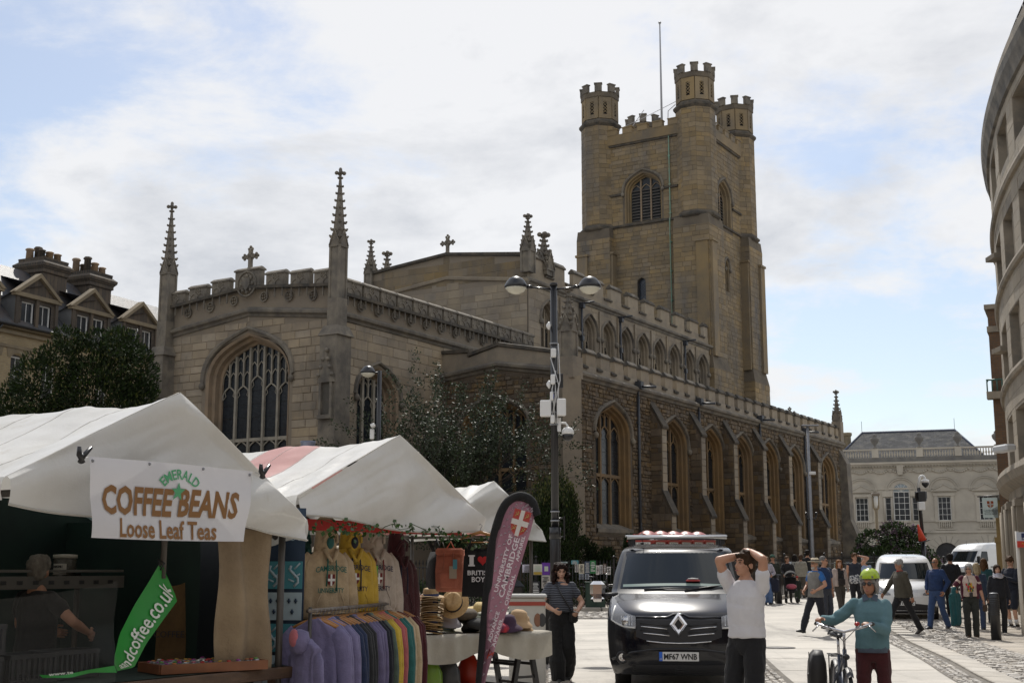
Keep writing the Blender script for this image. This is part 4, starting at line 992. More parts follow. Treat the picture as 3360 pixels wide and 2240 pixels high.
# ------------------------------------------------------------------ palladian stone building at the far end of the street
PSTN = mat('pale_limestone',(.47,.43,.36),.85,(.35,.32,.27),.35,.3,12,stain=((.30,.275,.235),.35,.55,.78,(1,1,.3)))
PSTD = mat('sooty_limestone',(.13,.125,.12),.9,(.2,.19,.17),.8)
PGLS = mat('dark_pane',(.02,.023,.028),.15,(.035,.04,.045),.5)
SLT2 = mat('mottled_slate',(.03,.032,.036),.85,(.10,.097,.09),1.2,.5,14,spec=.2,brick=((.07,.072,.078),(.03,.03,.03),1.0,.55,.3,.02),contrast=(.52,.66),stretch=(1,1,1))
def build_palladian():
 pl = at(2745,1860,139); pr_ = at(3330,1860,133.2); dv = (pr_-pl).to_2d(); W_ = dv.length
 o = empty('stone_hall',(pl.x,pl.y,0),math.atan2(dv.y,dv.x)); tag(o,'pale classical stone hall with arched bays, swags, balustrade and a hipped slate roof','building')
 k = W_/585                                    # metres per photo pixel along the facade
 X = lambda u: (u-2745)*k
 Z = lambda v: 1.6+(1860-v)*.0328
 f = lambda a,z,d=0: (a,-d,z)
 c4 = lambda x,y: (2760+x*.3061,1380+y*.3061)   # from the enlarged crop
 bays = [c4(265,0)[0],c4(705,0)[0],c4(1165,0)[0],c4(1605,0)[0]]
 m = MB(); outline = [(-2,.5),(W_+3,.5),(W_+3,Z(1530)),(-2,Z(1530))]; holes = []
 for i,b in enumerate(bays):
  x = X(b)
  if i == 1:
   holes.append([(x-.85,Z(1713)),(x+.85,Z(1713)),(x+.85,Z(1618))]+[(x+.85*math.cos(t*math.pi/8),Z(1618)+.85*math.sin(t*math.pi/8)) for t in range(1,8)]+[(x-.85,Z(1618))])
   for s in (-1,1): holes.append([(x+s*1.38-.3,Z(1713)),(x+s*1.38+.3,Z(1713)),(x+s*1.38+.3,Z(1637)),(x+s*1.38-.3,Z(1637))])
  else: holes.append([(x-.66,Z(1713)),(x+.66,Z(1713)),(x+.66,Z(1637)),(x-.66,Z(1637))])
  holes.append([(x-1.15,.6),(x+1.15,.6),(x+1.15,3.0)]+[(x+1.15*math.cos(t*math.pi/8),3.0+1.15*math.sin(t*math.pi/8)) for t in range(1,8)]+[(x-1.15,3.0)])
 wall('front_wall',o,PSTN,outline,holes,f,.35)
 for i,b in enumerate(bays):
  x = X(b); fx = lambda p,z,d: (p,-d+.25,z)
  if i == 1:
   sash(o,fx,x-.85,x+.85,Z(1713),Z(1618),3,5,WHITE,PGLS,fr=.1)
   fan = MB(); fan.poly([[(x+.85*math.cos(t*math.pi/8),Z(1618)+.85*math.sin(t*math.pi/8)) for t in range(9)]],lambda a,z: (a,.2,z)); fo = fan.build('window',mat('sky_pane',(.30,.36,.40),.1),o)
   fb = MB()
   for t in range(1,6): fb.bar((x,.17,Z(1618)),(x+.85*math.cos(t*math.pi/6),.17,Z(1618)+.85*math.sin(t*math.pi/6)),.05)
   fb.tube([(x+.82*math.cos(t*math.pi/12),.17,Z(1618)+.82*math.sin(t*math.pi/12)) for t in range(13)],.05,4,False); fb.build('fanlight_bars',WHITE,fo)
   for s in (-1,1): sash(o,fx,x+s*1.38-.3,x+s*1.38+.3,Z(1713),Z(1637),1,4,WHITE,PGLS,fr=.07)
   for s in (-1.75,-1.0,1.0,1.75): v = MB(); v.tube([(x+s,-.12,Z(1713)),(x+s,-.12,Z(1637))],.11,8); v.build('column',PSTN,o)
   v = MB(); v.bx(x-1.95,x-.88,-.25,0,Z(1635),Z(1617)); v.bx(x+.88,x+1.95,-.25,0,Z(1635),Z(1617)); v.build('entablature',PSTN,o)
  else:
   sash(o,fx,x-.66,x+.66,Z(1713),Z(1637),3,4,WHITE,PGLS,fr=.08)
   v = MB(); v.bx(x-1.0,x-.68,-.1,0,Z(1713),Z(1635)); v.bx(x+.68,x+1.0,-.1,0,Z(1713),Z(1635)); v.bx(x-1.1,x+1.1,-.14,0,Z(1635),Z(1626)); v.build('architrave',PSTN,o)
   v = MB(); v.prism([(x-1.25,Z(1618)),(x+1.25,Z(1618)),(x,Z(1600))],lambda a,z,d: (a,-d,z),0,.18)
   for s in (-1,1): v.tube([(x+s*1.3,-.2,Z(1619)),(x,-.2,Z(1598))],.07,4)
   v.bx(x-1.3,x+1.3,-.28,0,Z(1620),Z(1617)); v.build('pediment',PSTN,o)
  # blind arch above
  v = MB(); r = 1.55
  for rr,dd in ((r,.1),(r-.18,.06)): v.tube([(x+rr*math.cos(t*math.pi/14),-dd,Z(1617)+rr*.95*math.sin(t*math.pi/14)) for t in range(15)],.09,4,False,False)
  v.build('arch_moulding',PSTN,o)
  v = MB(); n = 10
  for q in range(9): a = math.pi*(q+.5)/9; v.bar((x+1.2*math.cos(a),-.005,3.0+1.2*math.sin(a)),(x+1.9*math.cos(a),-.005,3.0+1.9*math.sin(a)),.03)
  v.build('rustication',PSTD,o)
  g = MB(); g.add([(x-1.2,.3,.5),(x+1.2,.3,.5),(x+1.2,.3,4.3),(x-1.2,.3,4.3)],[(0,1,2,3)]); g.build('arch_opening',PGLS,o)
  v = MB(); v.bx(x-1.0,x+1.0,-.16,0,Z(1718),Z(1714)); v.bx(x-1.0,x+1.0,-.14,0,Z(1742),Z(1738)); bl = v.build('balcony',PSTN,o)
  for q in range(7): v = MB(); v.lathe([(.06,0),(.045,.15),(.085,.35),(.05,.6),(.065,.66)],6); v.build('baluster',PSTN,bl,(x-.6+q*.2,-.12,Z(1738)))
 prof = [(0,0)]
 for z0,z1,d in ((Z(1530),Z(1524),.5),(Z(1535),Z(1530),.32),(Z(1612)-.0,Z(1614)+.24,.08),(Z(1716),Z(1713),.12),(Z(1752),Z(1745),.14)):
  v = MB(); v.bx(-2,W_+3,-d,.02,z0,z1+.02); v.build('cornice',PSTN,o)
 v = MB(); q = -1.5
 while q < W_+2: v.box((q,-.18,Z(1537.5)),(.16,.3,.14)); q += .32
 kind(v.build('dentils',PSTN,o),'stuff')
 # frieze of swags
 for i in range(-1,9):
  x = X(bays[0])+i*W_/585*66.5*1.0
  v = MB()
  for t in range(9):
   a = -1+t/4; v.ell((x+a*.85,-.1,Z(1548)-.34*(1-a*a)),(.13,.09,.12),6,4)
  v.build('swag',PSTN,o)
  v = MB(); v.lathe([(.24,0),(.24,.08),(.16,.1)],10,M=Matrix.Rotation(R(90),3,'X')); v.build('roundel',PSTN,o,(x+1.08,0,Z(1550)))
 x = X(bays[1]); v = MB(); v.prism([(x-.38,Z(1530)),(x+.38,Z(1530)),(x+.25,Z(1565)),(x-.25,Z(1565))][::-1],lambda a,z,d: (a,-d,z),0,.35); v.build('keystone',PSTN,o)
 v = MB(); v.bx(-2,W_+3,-.1,.3,Z(1524),Z(1508)); v.build('blocking_course',PSTD,o)
 v = MB(); v.bx(-2,W_+3,-.1,.3,Z(1484),Z(1479)); v.build('balustrade_rail',PSTN,o)
 pu = [c4(45,0)[0],c4(440,0)[0],c4(930,0)[0],c4(1345,0)[0],c4(1760,0)[0]]; bal = MB(); bal.lathe([(.07,0),(.05,.1),(.11,.32),(.05,.56),(.07,.74)],6); bm_ = bal.mesh('baluster',PSTN)
 for u in pu:
  x = X(u); v = MB(); v.bx(x-.34,x+.34,-.18,.34,Z(1508),Z(1478)); v.build('pedestal',PSTN,o)
  v = MB(); v.lathe([(.3,0),(.3,.08),(.1,.16),(.12,.35),(.42,.75),(.48,1.05),(.46,1.1),(.2,1.3),(.26,1.38),(.1,1.55),(.05,1.62)],10); v.build('urn',PSTD,o,(x,.05,Z(1478)))
 q = -1.8
 while q < W_+2.5:
  if all(abs(q-X(u)) > .42 for u in pu): inst('baluster',bm_,o,(q,.1,Z(1508)))
  q += .27
 # hipped roof
 e = Z(1515); rz = Z(1413)*1.02; x0,x1 = X(2748),X(3262); hx0,hx1 = X(2838),X(3165)
 def slope(P,name):
  a,b,c_ = Vector(P[0]),Vector(P[1]),Vector(P[-1]); xx = (b-a).normalized(); nn = xx.cross(c_-a).normalized(); yy = nn.cross(xx)
  M = Matrix((xx,yy,nn)).transposed().to_4x4(); M.translation = a; Mi = M.inverted()
  v = MB(); v.add([tuple(Mi @ Vector(p)) for p in P],[tuple(range(len(P)))]); r = v.build(name,SLT2,o); r.matrix_local = M
 slope([(x0,.7,e),(x1,.7,e),(hx1,7,rz),(hx0,7,rz)],'roof'); slope([(x0,13,e),(x0,.7,e),(hx0,7,rz)],'roof'); slope([(x1,.7,e),(x1,13,e),(hx1,7,rz)],'roof')
 v = MB(); v.tube([(x0,.7,e),(hx0,7,rz),(hx1,7,rz),(x1,.7,e)],.13,6); v.build('roof_ridge',mat('lead_blue',(.07,.085,.13),.6),o)
 for x in (hx0,hx1): v = MB(); v.tube([(x,7,rz),(x,7,rz+1.3)],.03,4); v.build('finial',IRON,o)
 for u in (2772,2788): v = MB(); v.lathe([(.36,0),(.36,3.2),(.48,3.3),(.48,3.6),(.34,3.65)],8,smooth=False); v.build('chimney',SAND,o,(X(u),6,e))
 v = MB(); v.bx(-2,W_+3,.3,14,.3,.5); v.build('floor_slab',PSTD,o)
build_palladian()

# ------------------------------------------------------------------ curved stone office building (right)
CSTN = mat('portland_stone',(.36,.31,.24),.8,(.27,.235,.185),.5,.3,20,island=.10,stain=((.25,.22,.18),.5,.56,.8,(1,1,.25)))
CSTR = mat('portland_trim',(.32,.275,.215),.8,(.22,.19,.15),.9,.3,20,stain=((.16,.15,.13),.9,.5,.72,(1,1,1)))
STEEL = mat('steel_frame',(.50,.51,.52),.45)
def build_curved():
 CX,CY,RR = 75,23,61.62
 o = empty('curved_stone_building',(14.6,37.5,.1)); tag(o,'tall curved pale stone building with deep rectangular windows and a heavy ground floor cornice','building')
 def f(a,z,d=0):       # a in degrees (descending to the right), d outwards
  t = R(a); return (CX+(RR+d)*math.cos(t)-14.6,CY+(RR+d)*math.sin(t)-37.5,z-.1)
 rows = [(13.9,15.25),(10.72,12.42),(7.6,9.4),(4.85,6.4)]
 cols = [(161.35+3.25*k,161.35+3.25*k+2.15) for k in range(5)]
 # the wall is cut in strips so that it follows the curve
 lev = [4.3];
 for a,b in reversed(rows): lev += [a,b]
 lev += [15.75]
 angs = []; a = 156.0
 cuts = sorted(set([156.0,176.0]+[x for c in cols for x in c]))
 m = MB()
 for i in range(len(cuts)-1):
  n = max(1,int((cuts[i+1]-cuts[i])/.6)); mid = (cuts[i]+cuts[i+1])/2
  iswin = any(c[0] < mid < c[1] for c in cols)
  for j in range(len(lev)-1):
   zm = (lev[j]+lev[j+1])/2
   if iswin and any(r[0] < zm < r[1] for r in rows): continue
   for q in range(n):
    a0 = cuts[i]+(cuts[i+1]-cuts[i])*q/n; a1 = cuts[i]+(cuts[i+1]-cuts[i])*(q+1)/n
    m.add([f(a0,lev[j]),f(a1,lev[j]),f(a1,lev[j+1]),f(a0,lev[j+1])],[(0,1,2,3)])
 m.build('curved_wall',CSTR,o)
 # ashlar blocks over it
 rnd = random.Random(3); mb = MB(); S = []
 z = 4.4
 while z < 15.7:
  h = .42; cutz = [c for c in cols] if any(not (z+h <= r[0] or z >= r[1]) for r in rows) else []
  segs = [(158,174)]
  for c0,c1 in cutz:
   nx = []
   for s0,s1 in segs:
    if c1 <= s0 or c0 >= s1: nx.append((s0,s1)); continue
    if c0 > s0: nx.append((s0,c0-.03))
    if c1 < s1: nx.append((c1+.03,s1))
   segs = nx
  for s0,s1 in segs:
   x = s0
   while x < s1-.03:
    w = rnd.uniform(.6,1.1); w = s1-x if s1-x-w < .3 else w
    S.append((x+.007,min(x+w,s1)-.007,z+.006,min(z+h,15.7)-.006)); x += w
  z += h
 for s in S:
  b = MB() if 163 < s[0] < 170.8 else mb
  d = rnd.uniform(.006,.014); q = [(s[0],s[2]),(s[1],s[2]),(s[1],s[3]),(s[0],s[3])]
  b.add([f(*p,0) for p in q]+[f(*p,d) for p in q],[(4,5,6,7),(0,1,5,4),(1,2,6,5),(2,3,7,6),(3,0,4,7)])
  if b is not mb: b.build('stone_block',CSTN,o)
 kind(mb.build('stone_facing',CSTN,o),'stuff')
 for c0,c1 in cols:
  for z0,z1 in rows:
   r = MB(); D = -.55
   for (p,q) in (((c0,z0),(c0,z1)),((c0,z1),(c1,z1)),((c1,z1),(c1,z0)),((c1,z0),(c0,z0))): r.add([f(*p),f(*q),f(*q,D),f(*p,D)],[(0,1,2,3)])
   w = r.build('window',CSTR,o)
   g = MB(); g.add([f(c0,z0,D+.01),f(c1,z0,D+.01),f(c1,z1,D+.01),f(c0,z1,D+.01)],[(0,1,2,3)]); g.build('glass',DGLS,w)
   for t in (0.02,.34,.66,.98): b = MB(); b.bar(f(c0+(c1-c0)*t,z0,D+.06),f(c0+(c1-c0)*t,z1,D+.06),.06); b.build('glazing_bar',STEEL,w)
   for t in (.03,.5,.97): b = MB(); b.bar(f(c0,z0+(z1-z0)*t,D+.06),f(c1,z0+(z1-z0)*t,D+.06),.05); b.build('glazing_bar',STEEL,w)
   b = MB(); b.bar(f(c0+(c1-c0)*.5,z0,-.3),f(c0+(c1-c0)*.5,z1,-.3),.18,.3); b.build('stone_mullion',CSTR,w)
 def band(prof,name,mt,a0=156,a1=176,n=44):
  m = MB(); m.rings([[f(a1+(a0-a1)*i/n,z,d) for d,z in prof] for i in range(n+1)],smooth=False); return m.build(name,mt,o,fix=True)
 for z in (13.15,10.52,7.45): band([(-.05,z-.12),(.1,z-.1),(.14,z),(.12,z+.1),(-.05,z+.14)],'string_course',CSTR)
 band([(-.05,15.55),(.1,15.6),(.14,15.8),(.22,16.05),(.25,16.3),(.15,16.4),(-.05,16.4)],'cornice',mat('sooty_cornice',(.22,.20,.17),.85,(.08,.078,.075),1.1,.5,20))
 band([(-.05,16.35),(.05,16.35),(.05,16.95),(-.25,17.05)],'parapet',CSTR)
 band([(-.1,3.55),(.05,3.6),(.08,4.0),(.36,4.2),(.45,4.42),(.4,4.6),(.1,4.75),(-.1,4.75)],'cornice',CSTR)
 v = MB()
 for a in [158+i*.9 for i in range(18)]: v.tube([f(a,17.0,-.3),f(a,17.7,-.3)],.03,5)
 for z in (17.35,17.7): v.tube([f(156+i,z,-.3) for i in range(20)],.03,5)
 v.build('roof_railing',IRON,o)
 m = MB()
 for i in range(20): m.add([f(156+i,16.4),f(157+i,16.4),f(157+i,16.4,-14),f(156+i,16.4,-14)],[(0,1,2,3)])
 m.build('roof',LEAD,o)
 m = MB(); m.add([f(156,.2),f(156,.2,-14),f(156,16.4,-14),f(156,16.4)],[(0,1,2,3)]); m.add([f(156,.2,-14),f(176,.2,-14),f(176,16.4,-14),f(156,16.4,-14)],[(0,1,2,3)]); m.add([f(176,.2,-14),f(176,.2,0),f(176,16.4,0),f(176,16.4,-14)],[(0,1,2,3)]); m.build('back_wall',CSTR,o)
 # ground floor: dark shop glass behind stone piers
 for a in (158.6,161.0,163.1,165.4,167.7,170):
  v = MB(); c = f(a,0); v.box((c[0],c[1],1.75),(.62,.55,3.6),R(a)); v.box((c[0],c[1],.3),(.75,.68,.6),R(a)); v.box((c[0],c[1],3.4),(.72,.66,.2),R(a)); v.build('pier',CSTR,o)
  v = MB(); c = f(a,0,.36); v.tube([(c[0],c[1],.1),(c[0],c[1],3.3)],.07,8); v.build('shaft',CSTN,o)
 m = MB()
 for i in range(20): m.add([f(156+i,.1,-.6),f(157+i,.1,-.6),f(157+i,3.7,-.6),f(156+i,3.7,-.6)],[(0,1,2,3)]); m.add([f(156+i,3.7,-.6),f(157+i,3.7,-.6),f(157+i,3.7,.1),f(156+i,3.7,.1)],[(0,1,2,3)])
 m.build('shop_wall',CSTN,o)
 for a in (162.0,164.2,166.5):
  v = MB(); v.add([f(a,.9,-.58),f(a+1.5,.9,-.58),f(a+1.5,3.1,-.58),f(a,3.1,-.58)],[(0,1,2,3)]); w = v.build('shop_window',DGLS,o)
  for t in (0,.5,1): b = MB(); b.bar(f(a+1.5*t,.9,-.56),f(a+1.5*t,3.1,-.56),.06); b.build('window_frame',STEEL,w)
 for z in (8.8,12.0):      # side balconies at the end of the curve
  v = MB(); c = f(161.5,z,.0); v.box(c,(.5,.8,.16)); v.build('ledge',CSTR,o)
 v = MB(); c = f(165.7,5.1,.55); v.bbox(c,(.35,.8,.22),.05,R(10)); v.build('floodlight',STEEL,o)
build_curved()
# ------------------------------------------------------------------ brick building and yellow stone shop beyond the curved one
def build_beyond():
 a = at(3241,1050,54); o = empty('brick_building',(a.x+.0,54,.4),R(-24)); tag(o,'narrow dark brick building edge with green balconies beyond the curved stone facade','building')
 rb = mat('brown_brick',(.13,.075,.042),.9,(.09,.06,.04),.9,.5,30,brick=((.175,.10,.055),(.10,.085,.07),1.0,.3,.1,.012),contrast=(.5,.8))
 zt = at(3241,1045,54).z
 m = MB();
 w = MB(); w.add([(0,0,0),(6,0,0),(6,zt,0),(0,zt,0)],[(0,1,2,3)]); q = w.build('front_wall',rb,o); q.rotation_euler = (R(90),0,0)
 w = MB(); w.add([(0,0,0),(9,0,0),(9,zt,0),(0,zt,0)],[(0,1,2,3)]); q = w.build('side_wall',rb,o); q.matrix_local = Matrix.Translation((0,9,0)) @ Matrix.Rotation(R(-90),4,'Z') @ Matrix.Rotation(R(90),4,'X')
 w = MB(); w.bx(-.12,6,-.1,9,zt,zt+.2); w.bx(-.06,6,-.06,9,zt-1.0,zt-.75); w.build('parapet',CSTR,o)
 for v_ in (1270,):
  z = at(3245,v_,53.5).z-.4
  g = MB(); g.bx(-.22,.5,-.35,.2,z-.45,z-.15); g.build('balcony',CSTR,o)
  g = MB()
  for i in range(4): g.tube([(-.18+i*.2,-.3,z-.15),(-.18+i*.2,-.3,z+.35)],.03,5)
  g.tube([(-.18,-.3,z+.35),(.45,-.3,z+.35)],.04,5); g.tube([(-.18,-.3,z+.35),(-.18,.1,z+.35)],.04,5); g.build('balcony_rail',mat('green_iron',(.05,.12,.10),.5),o)
 a = at(3263,1640,58); o = empty('stone_shop',(a.x,58,.5),R(-24)); tag(o,'yellow stone shop corner with a projecting cornice behind the bus stop','building')
 ys = mat('yellow_sandstone',(.42,.29,.12),.85,(.32,.225,.10),.8,.3,20); zt = a.z-.5
 m = MB(); m.bx(0,5,0,6,0,zt); m.build('front_wall',ys,o)
 m = MB(); m.bx(-.25,5,-.25,6,zt,zt+.14); m.build('cornice',PSTD,o)
 m = MB(); m.bx(-.1,5,-.1,6,zt-1.9,zt-1.65); m.bx(-.06,.35,-.06,.3,0,zt-1.9); m.build('pilaster',ys,o)
 m = MB(); m.bx(.6,2.2,-.03,0,.7,zt-2.2); m.build('shop_window',DGLS,o)
 # hanging bookshop banner on a bracket
 pa = at(3222,1632,57.4); pb = at(3276,1698,57.4); w_ = pb.x-pa.x; h_ = pa.z-pb.z
 s = empty('hanging_sign',(pa.x,57.4,pb.z)); tag(s,'pale blue hanging shop banner with a red and white shield crest','sign')
 b = MB(); b.grid(lambda u,v: (u*w_,.02*math.sin(u*5+v),v*h_),8,8); b.build('banner',mat('banner_blue',(.42,.50,.50),.7,trans=.25),s)
 b = MB(); b.tube([(-.2,0,h_+.05),(w_+.7,0,h_+.12)],.03,6); b.tube([(0,0,h_),(0,0,h_+.06)],.015,5); b.tube([(w_,0,h_),(w_,0,h_+.1)],.015,5); b.build('bracket',IRON,s)
 shield(s,(w_/2,-.035,h_*.66),w_*.42,h_*.34)
 inkt = mat('ink_dark',(.035,.04,.045),.6)
 for t,z,sz in (('CAMBRIDGE',.36,.115),('UNIVERSITY PRESS',.285,.065),('BOOKSHOP',.19,.105)): text(t,sz,inkt,s,loc=(w_/2,-.04,h_*z),rot=(R(90),0,0))
RED = mat('shield_red',(.42,.03,.02),.6); GOLD = mat('shield_gold',(.55,.33,.05),.6); WHT = mat('shield_white',(.70,.68,.64),.6)
def shield(parent,c,w,h,fn=None,mats=None):
 """quartered shield with a white cross, facing -y in the parent's frame"""
 fn = fn or (lambda a,z,d: (c[0]+a,c[1]-d,c[2]+z))
 r,wt,gd = mats or (RED,WHT,GOLD)
 P = [(-w/2,h/2),(-w/2,-h*.1),(-w*.36,-h*.32),(0,-h/2),(w*.36,-h*.32),(w/2,-h*.1),(w/2,h/2)]
 b = MB(); b.prism(P,fn,0,.004); s = b.build('shield',r,parent)
 b = MB(); b.prism([(-w*.12,h/2),(-w*.12,-h*.46),(w*.12,-h*.46),(w*.12,h/2)],fn,.004,.006)
 b.prism([(-w*.5,h*.13),(-w*.5,-h*.07),(w*.5,-h*.07),(w*.5,h*.13)],fn,.0065,.008); b.build('shield_cross',wt,s)
 b = MB()
 for x,z in ((-.3,.32),(.3,.32),(-.28,-.2),(.28,-.2)):
  pts = [(x*w+w*.1*math.sin(t*1.3),z*h+h*(.1-t*.05)) for t in range(5)]
  b.tube([fn(p[0],p[1],.006) for p in pts],w*.03,4)
  b.tube([fn(x*w-w*.08,z*h+h*.05,.006),fn(x*w+w*.09,z*h-h*.03,.006)],w*.025,4)
 b.build('shield_lions',gd,s)
 return s
build_beyond()

# ------------------------------------------------------------------ the other sides of the market square (unseen, behind and beside the camera; added to lower ambient light)
def build_square():
 bm = [mat('square_brick',(.20,.12,.075),.9,(.15,.09,.06),.7,.4,20),mat('square_render',(.40,.36,.29),.9,(.33,.3,.25),.5),mat('square_stone',(.33,.28,.21),.9,(.26,.22,.17),.5)]
 S = [(-62,-24,14,13,1,0),(-47.6,-26,14,15,0,0),(-33.2,-25,13,12,2,0),(-19.8,-27,15,14.5,0,0),(-4.4,-26,13,16,1,0),(9,-25,14,13,0,0),(23.4,-24,12,15,2,0)]
 for k,(x,y,w,h,c,r) in enumerate(S+[(-62,-8+15*i,14,12+i % 3,i % 3,1) for i in range(5)]+[(24,-22+12*i,11.6,14-i % 2,(i+1) % 3,-1) for i in range(4)]):
  o = empty('unseen_house',(x,y,0),R(180) if r == 0 else R(90)*r)
  if r == 0: o.location.x += w
  tag(o,['unseen town house closing the market square opposite the church','unseen town house on the south side of the market square','unseen town house beside the curved building on the market square'][{0: 0,1: 1,-1: 2}[r]],'house',['unseen houses opposite the church','unseen houses on the south side of the square','unseen houses beside the curved building'][{0: 0,1: 1,-1: 2}[r]])
  m = MB(); m.bx(0,w,0,9,0,h); m.build('walls',bm[c],o); m = MB(); m.prism([(-.2,h),(w+.2,h),(w*.86,h+2.6),(w*.14,h+2.6)],lambda a,z,d: (a,d,z),.0,9); m.build('roof',SLATE,o)
  for i in range(int(w/2.6)):
   for z in (1.0,4.6,8.0,11.0):
    if z+2 < h: m = MB(); m.bx(1+i*2.6,2.3+i*2.6,-.02,.0,z,z+1.9); m.build('window',DGLS,o)
build_square()
# ------------------------------------------------------------------ vegetation
YEWD = mat('yew_leaf',(.016,.030,.010),.8,(.028,.042,.014),1.5,island=.4,spec=.15)
YEWT = mat('yew_tip',(.075,.078,.016),.8,(.06,.07,.02),2.0,island=.3)
HOLL = mat('holly_leaf',(.028,.042,.02),.6,(.045,.06,.03),3.0,island=.45,spec=.35)
LILL = mat('lilac_leaf',(.05,.085,.022),.5,(.035,.06,.02),2.0,island=.3)
LILF = mat('lilac_flower',(.19,.11,.17),.7,(.13,.08,.12),3.0,island=.3)
IVYL = mat('ivy_leaf',(.05,.11,.025),.45,(.03,.07,.02),4.0,island=.35)
HEDG = mat('hedge_leaf',(.03,.055,.014),.5,(.045,.07,.02),2.0,island=.4)
BARK = mat('bark',(.07,.055,.042),.9,(.045,.036,.03),6,.5,30)
def leaf(mb,p,d,n,l,w):
 s = d.cross(n); s = s.normalized()*w/2 if s.length > 1e-6 else Vector((w/2,0,0))
 mb.add([p,p+d*l*.5+s,p+d*l,p+d*l*.5-s],[(0,1,2,3)])
def rvec(rnd):
 while True:
  v = Vector((rnd.uniform(-1,1),rnd.uniform(-1,1),rnd.uniform(-1,1)))
  if .01 < v.length < 1: return v
def foliage(lobes,n,l,w,rnd,up=.3,shell=.55,gap=0.0,freq=1.0):
 """lobes: (centre, radii); leaves scattered through the outer part of each lobe"""
 mb = MB(); tot = sum(r[0]*r[1]*r[2] for c,r in lobes)**.999
 for c,r in lobes:
  k = int(n*(r[0]*r[1]*r[2])**.75/sum((q[0]*q[1]*q[2])**.75 for _,q in lobes)); c = Vector(c)
  for _ in range(k):
   v = rvec(rnd).normalized(); rad = shell+(1-shell)*rnd.random()**.6
   p = c+Vector((v.x*r[0],v.y*r[1],v.z*r[2]))*rad
   if gap and noise.noise(p*freq) < gap-.5+.0: continue
   d = (v+rvec(rnd)*.8+Vector((0,0,up))).normalized(); leaf(mb,p,d,rvec(rnd),l*rnd.uniform(.6,1.3),w*rnd.uniform(.6,1.3))
 return mb
def limb(mb,p,d,L,r,rnd,depth,tips,spread=.6,up=.15):
 pts = [p]; rad = [r]; q = p.copy(); n = 5
 for i in range(n):
  d = (d+rvec(rnd)*.22+Vector((0,0,up*.4))).normalized(); q = q+d*(L/n); pts.append(q.copy()); rad.append(r*(1-.75*(i+1)/n))
 mb.tube(pts,rad,5 if r < .03 else 7)
 if depth == 0: tips.append((pts[2:],d)); return
 for i in range(rnd.randint(3,5)):
  k = rnd.randint(2,n); limb(mb,pts[k],(d+rvec(rnd)*spread*1.5).normalized(),L*rnd.uniform(.5,.75),rad[k]*.8,rnd,depth-1,tips,spread,up)
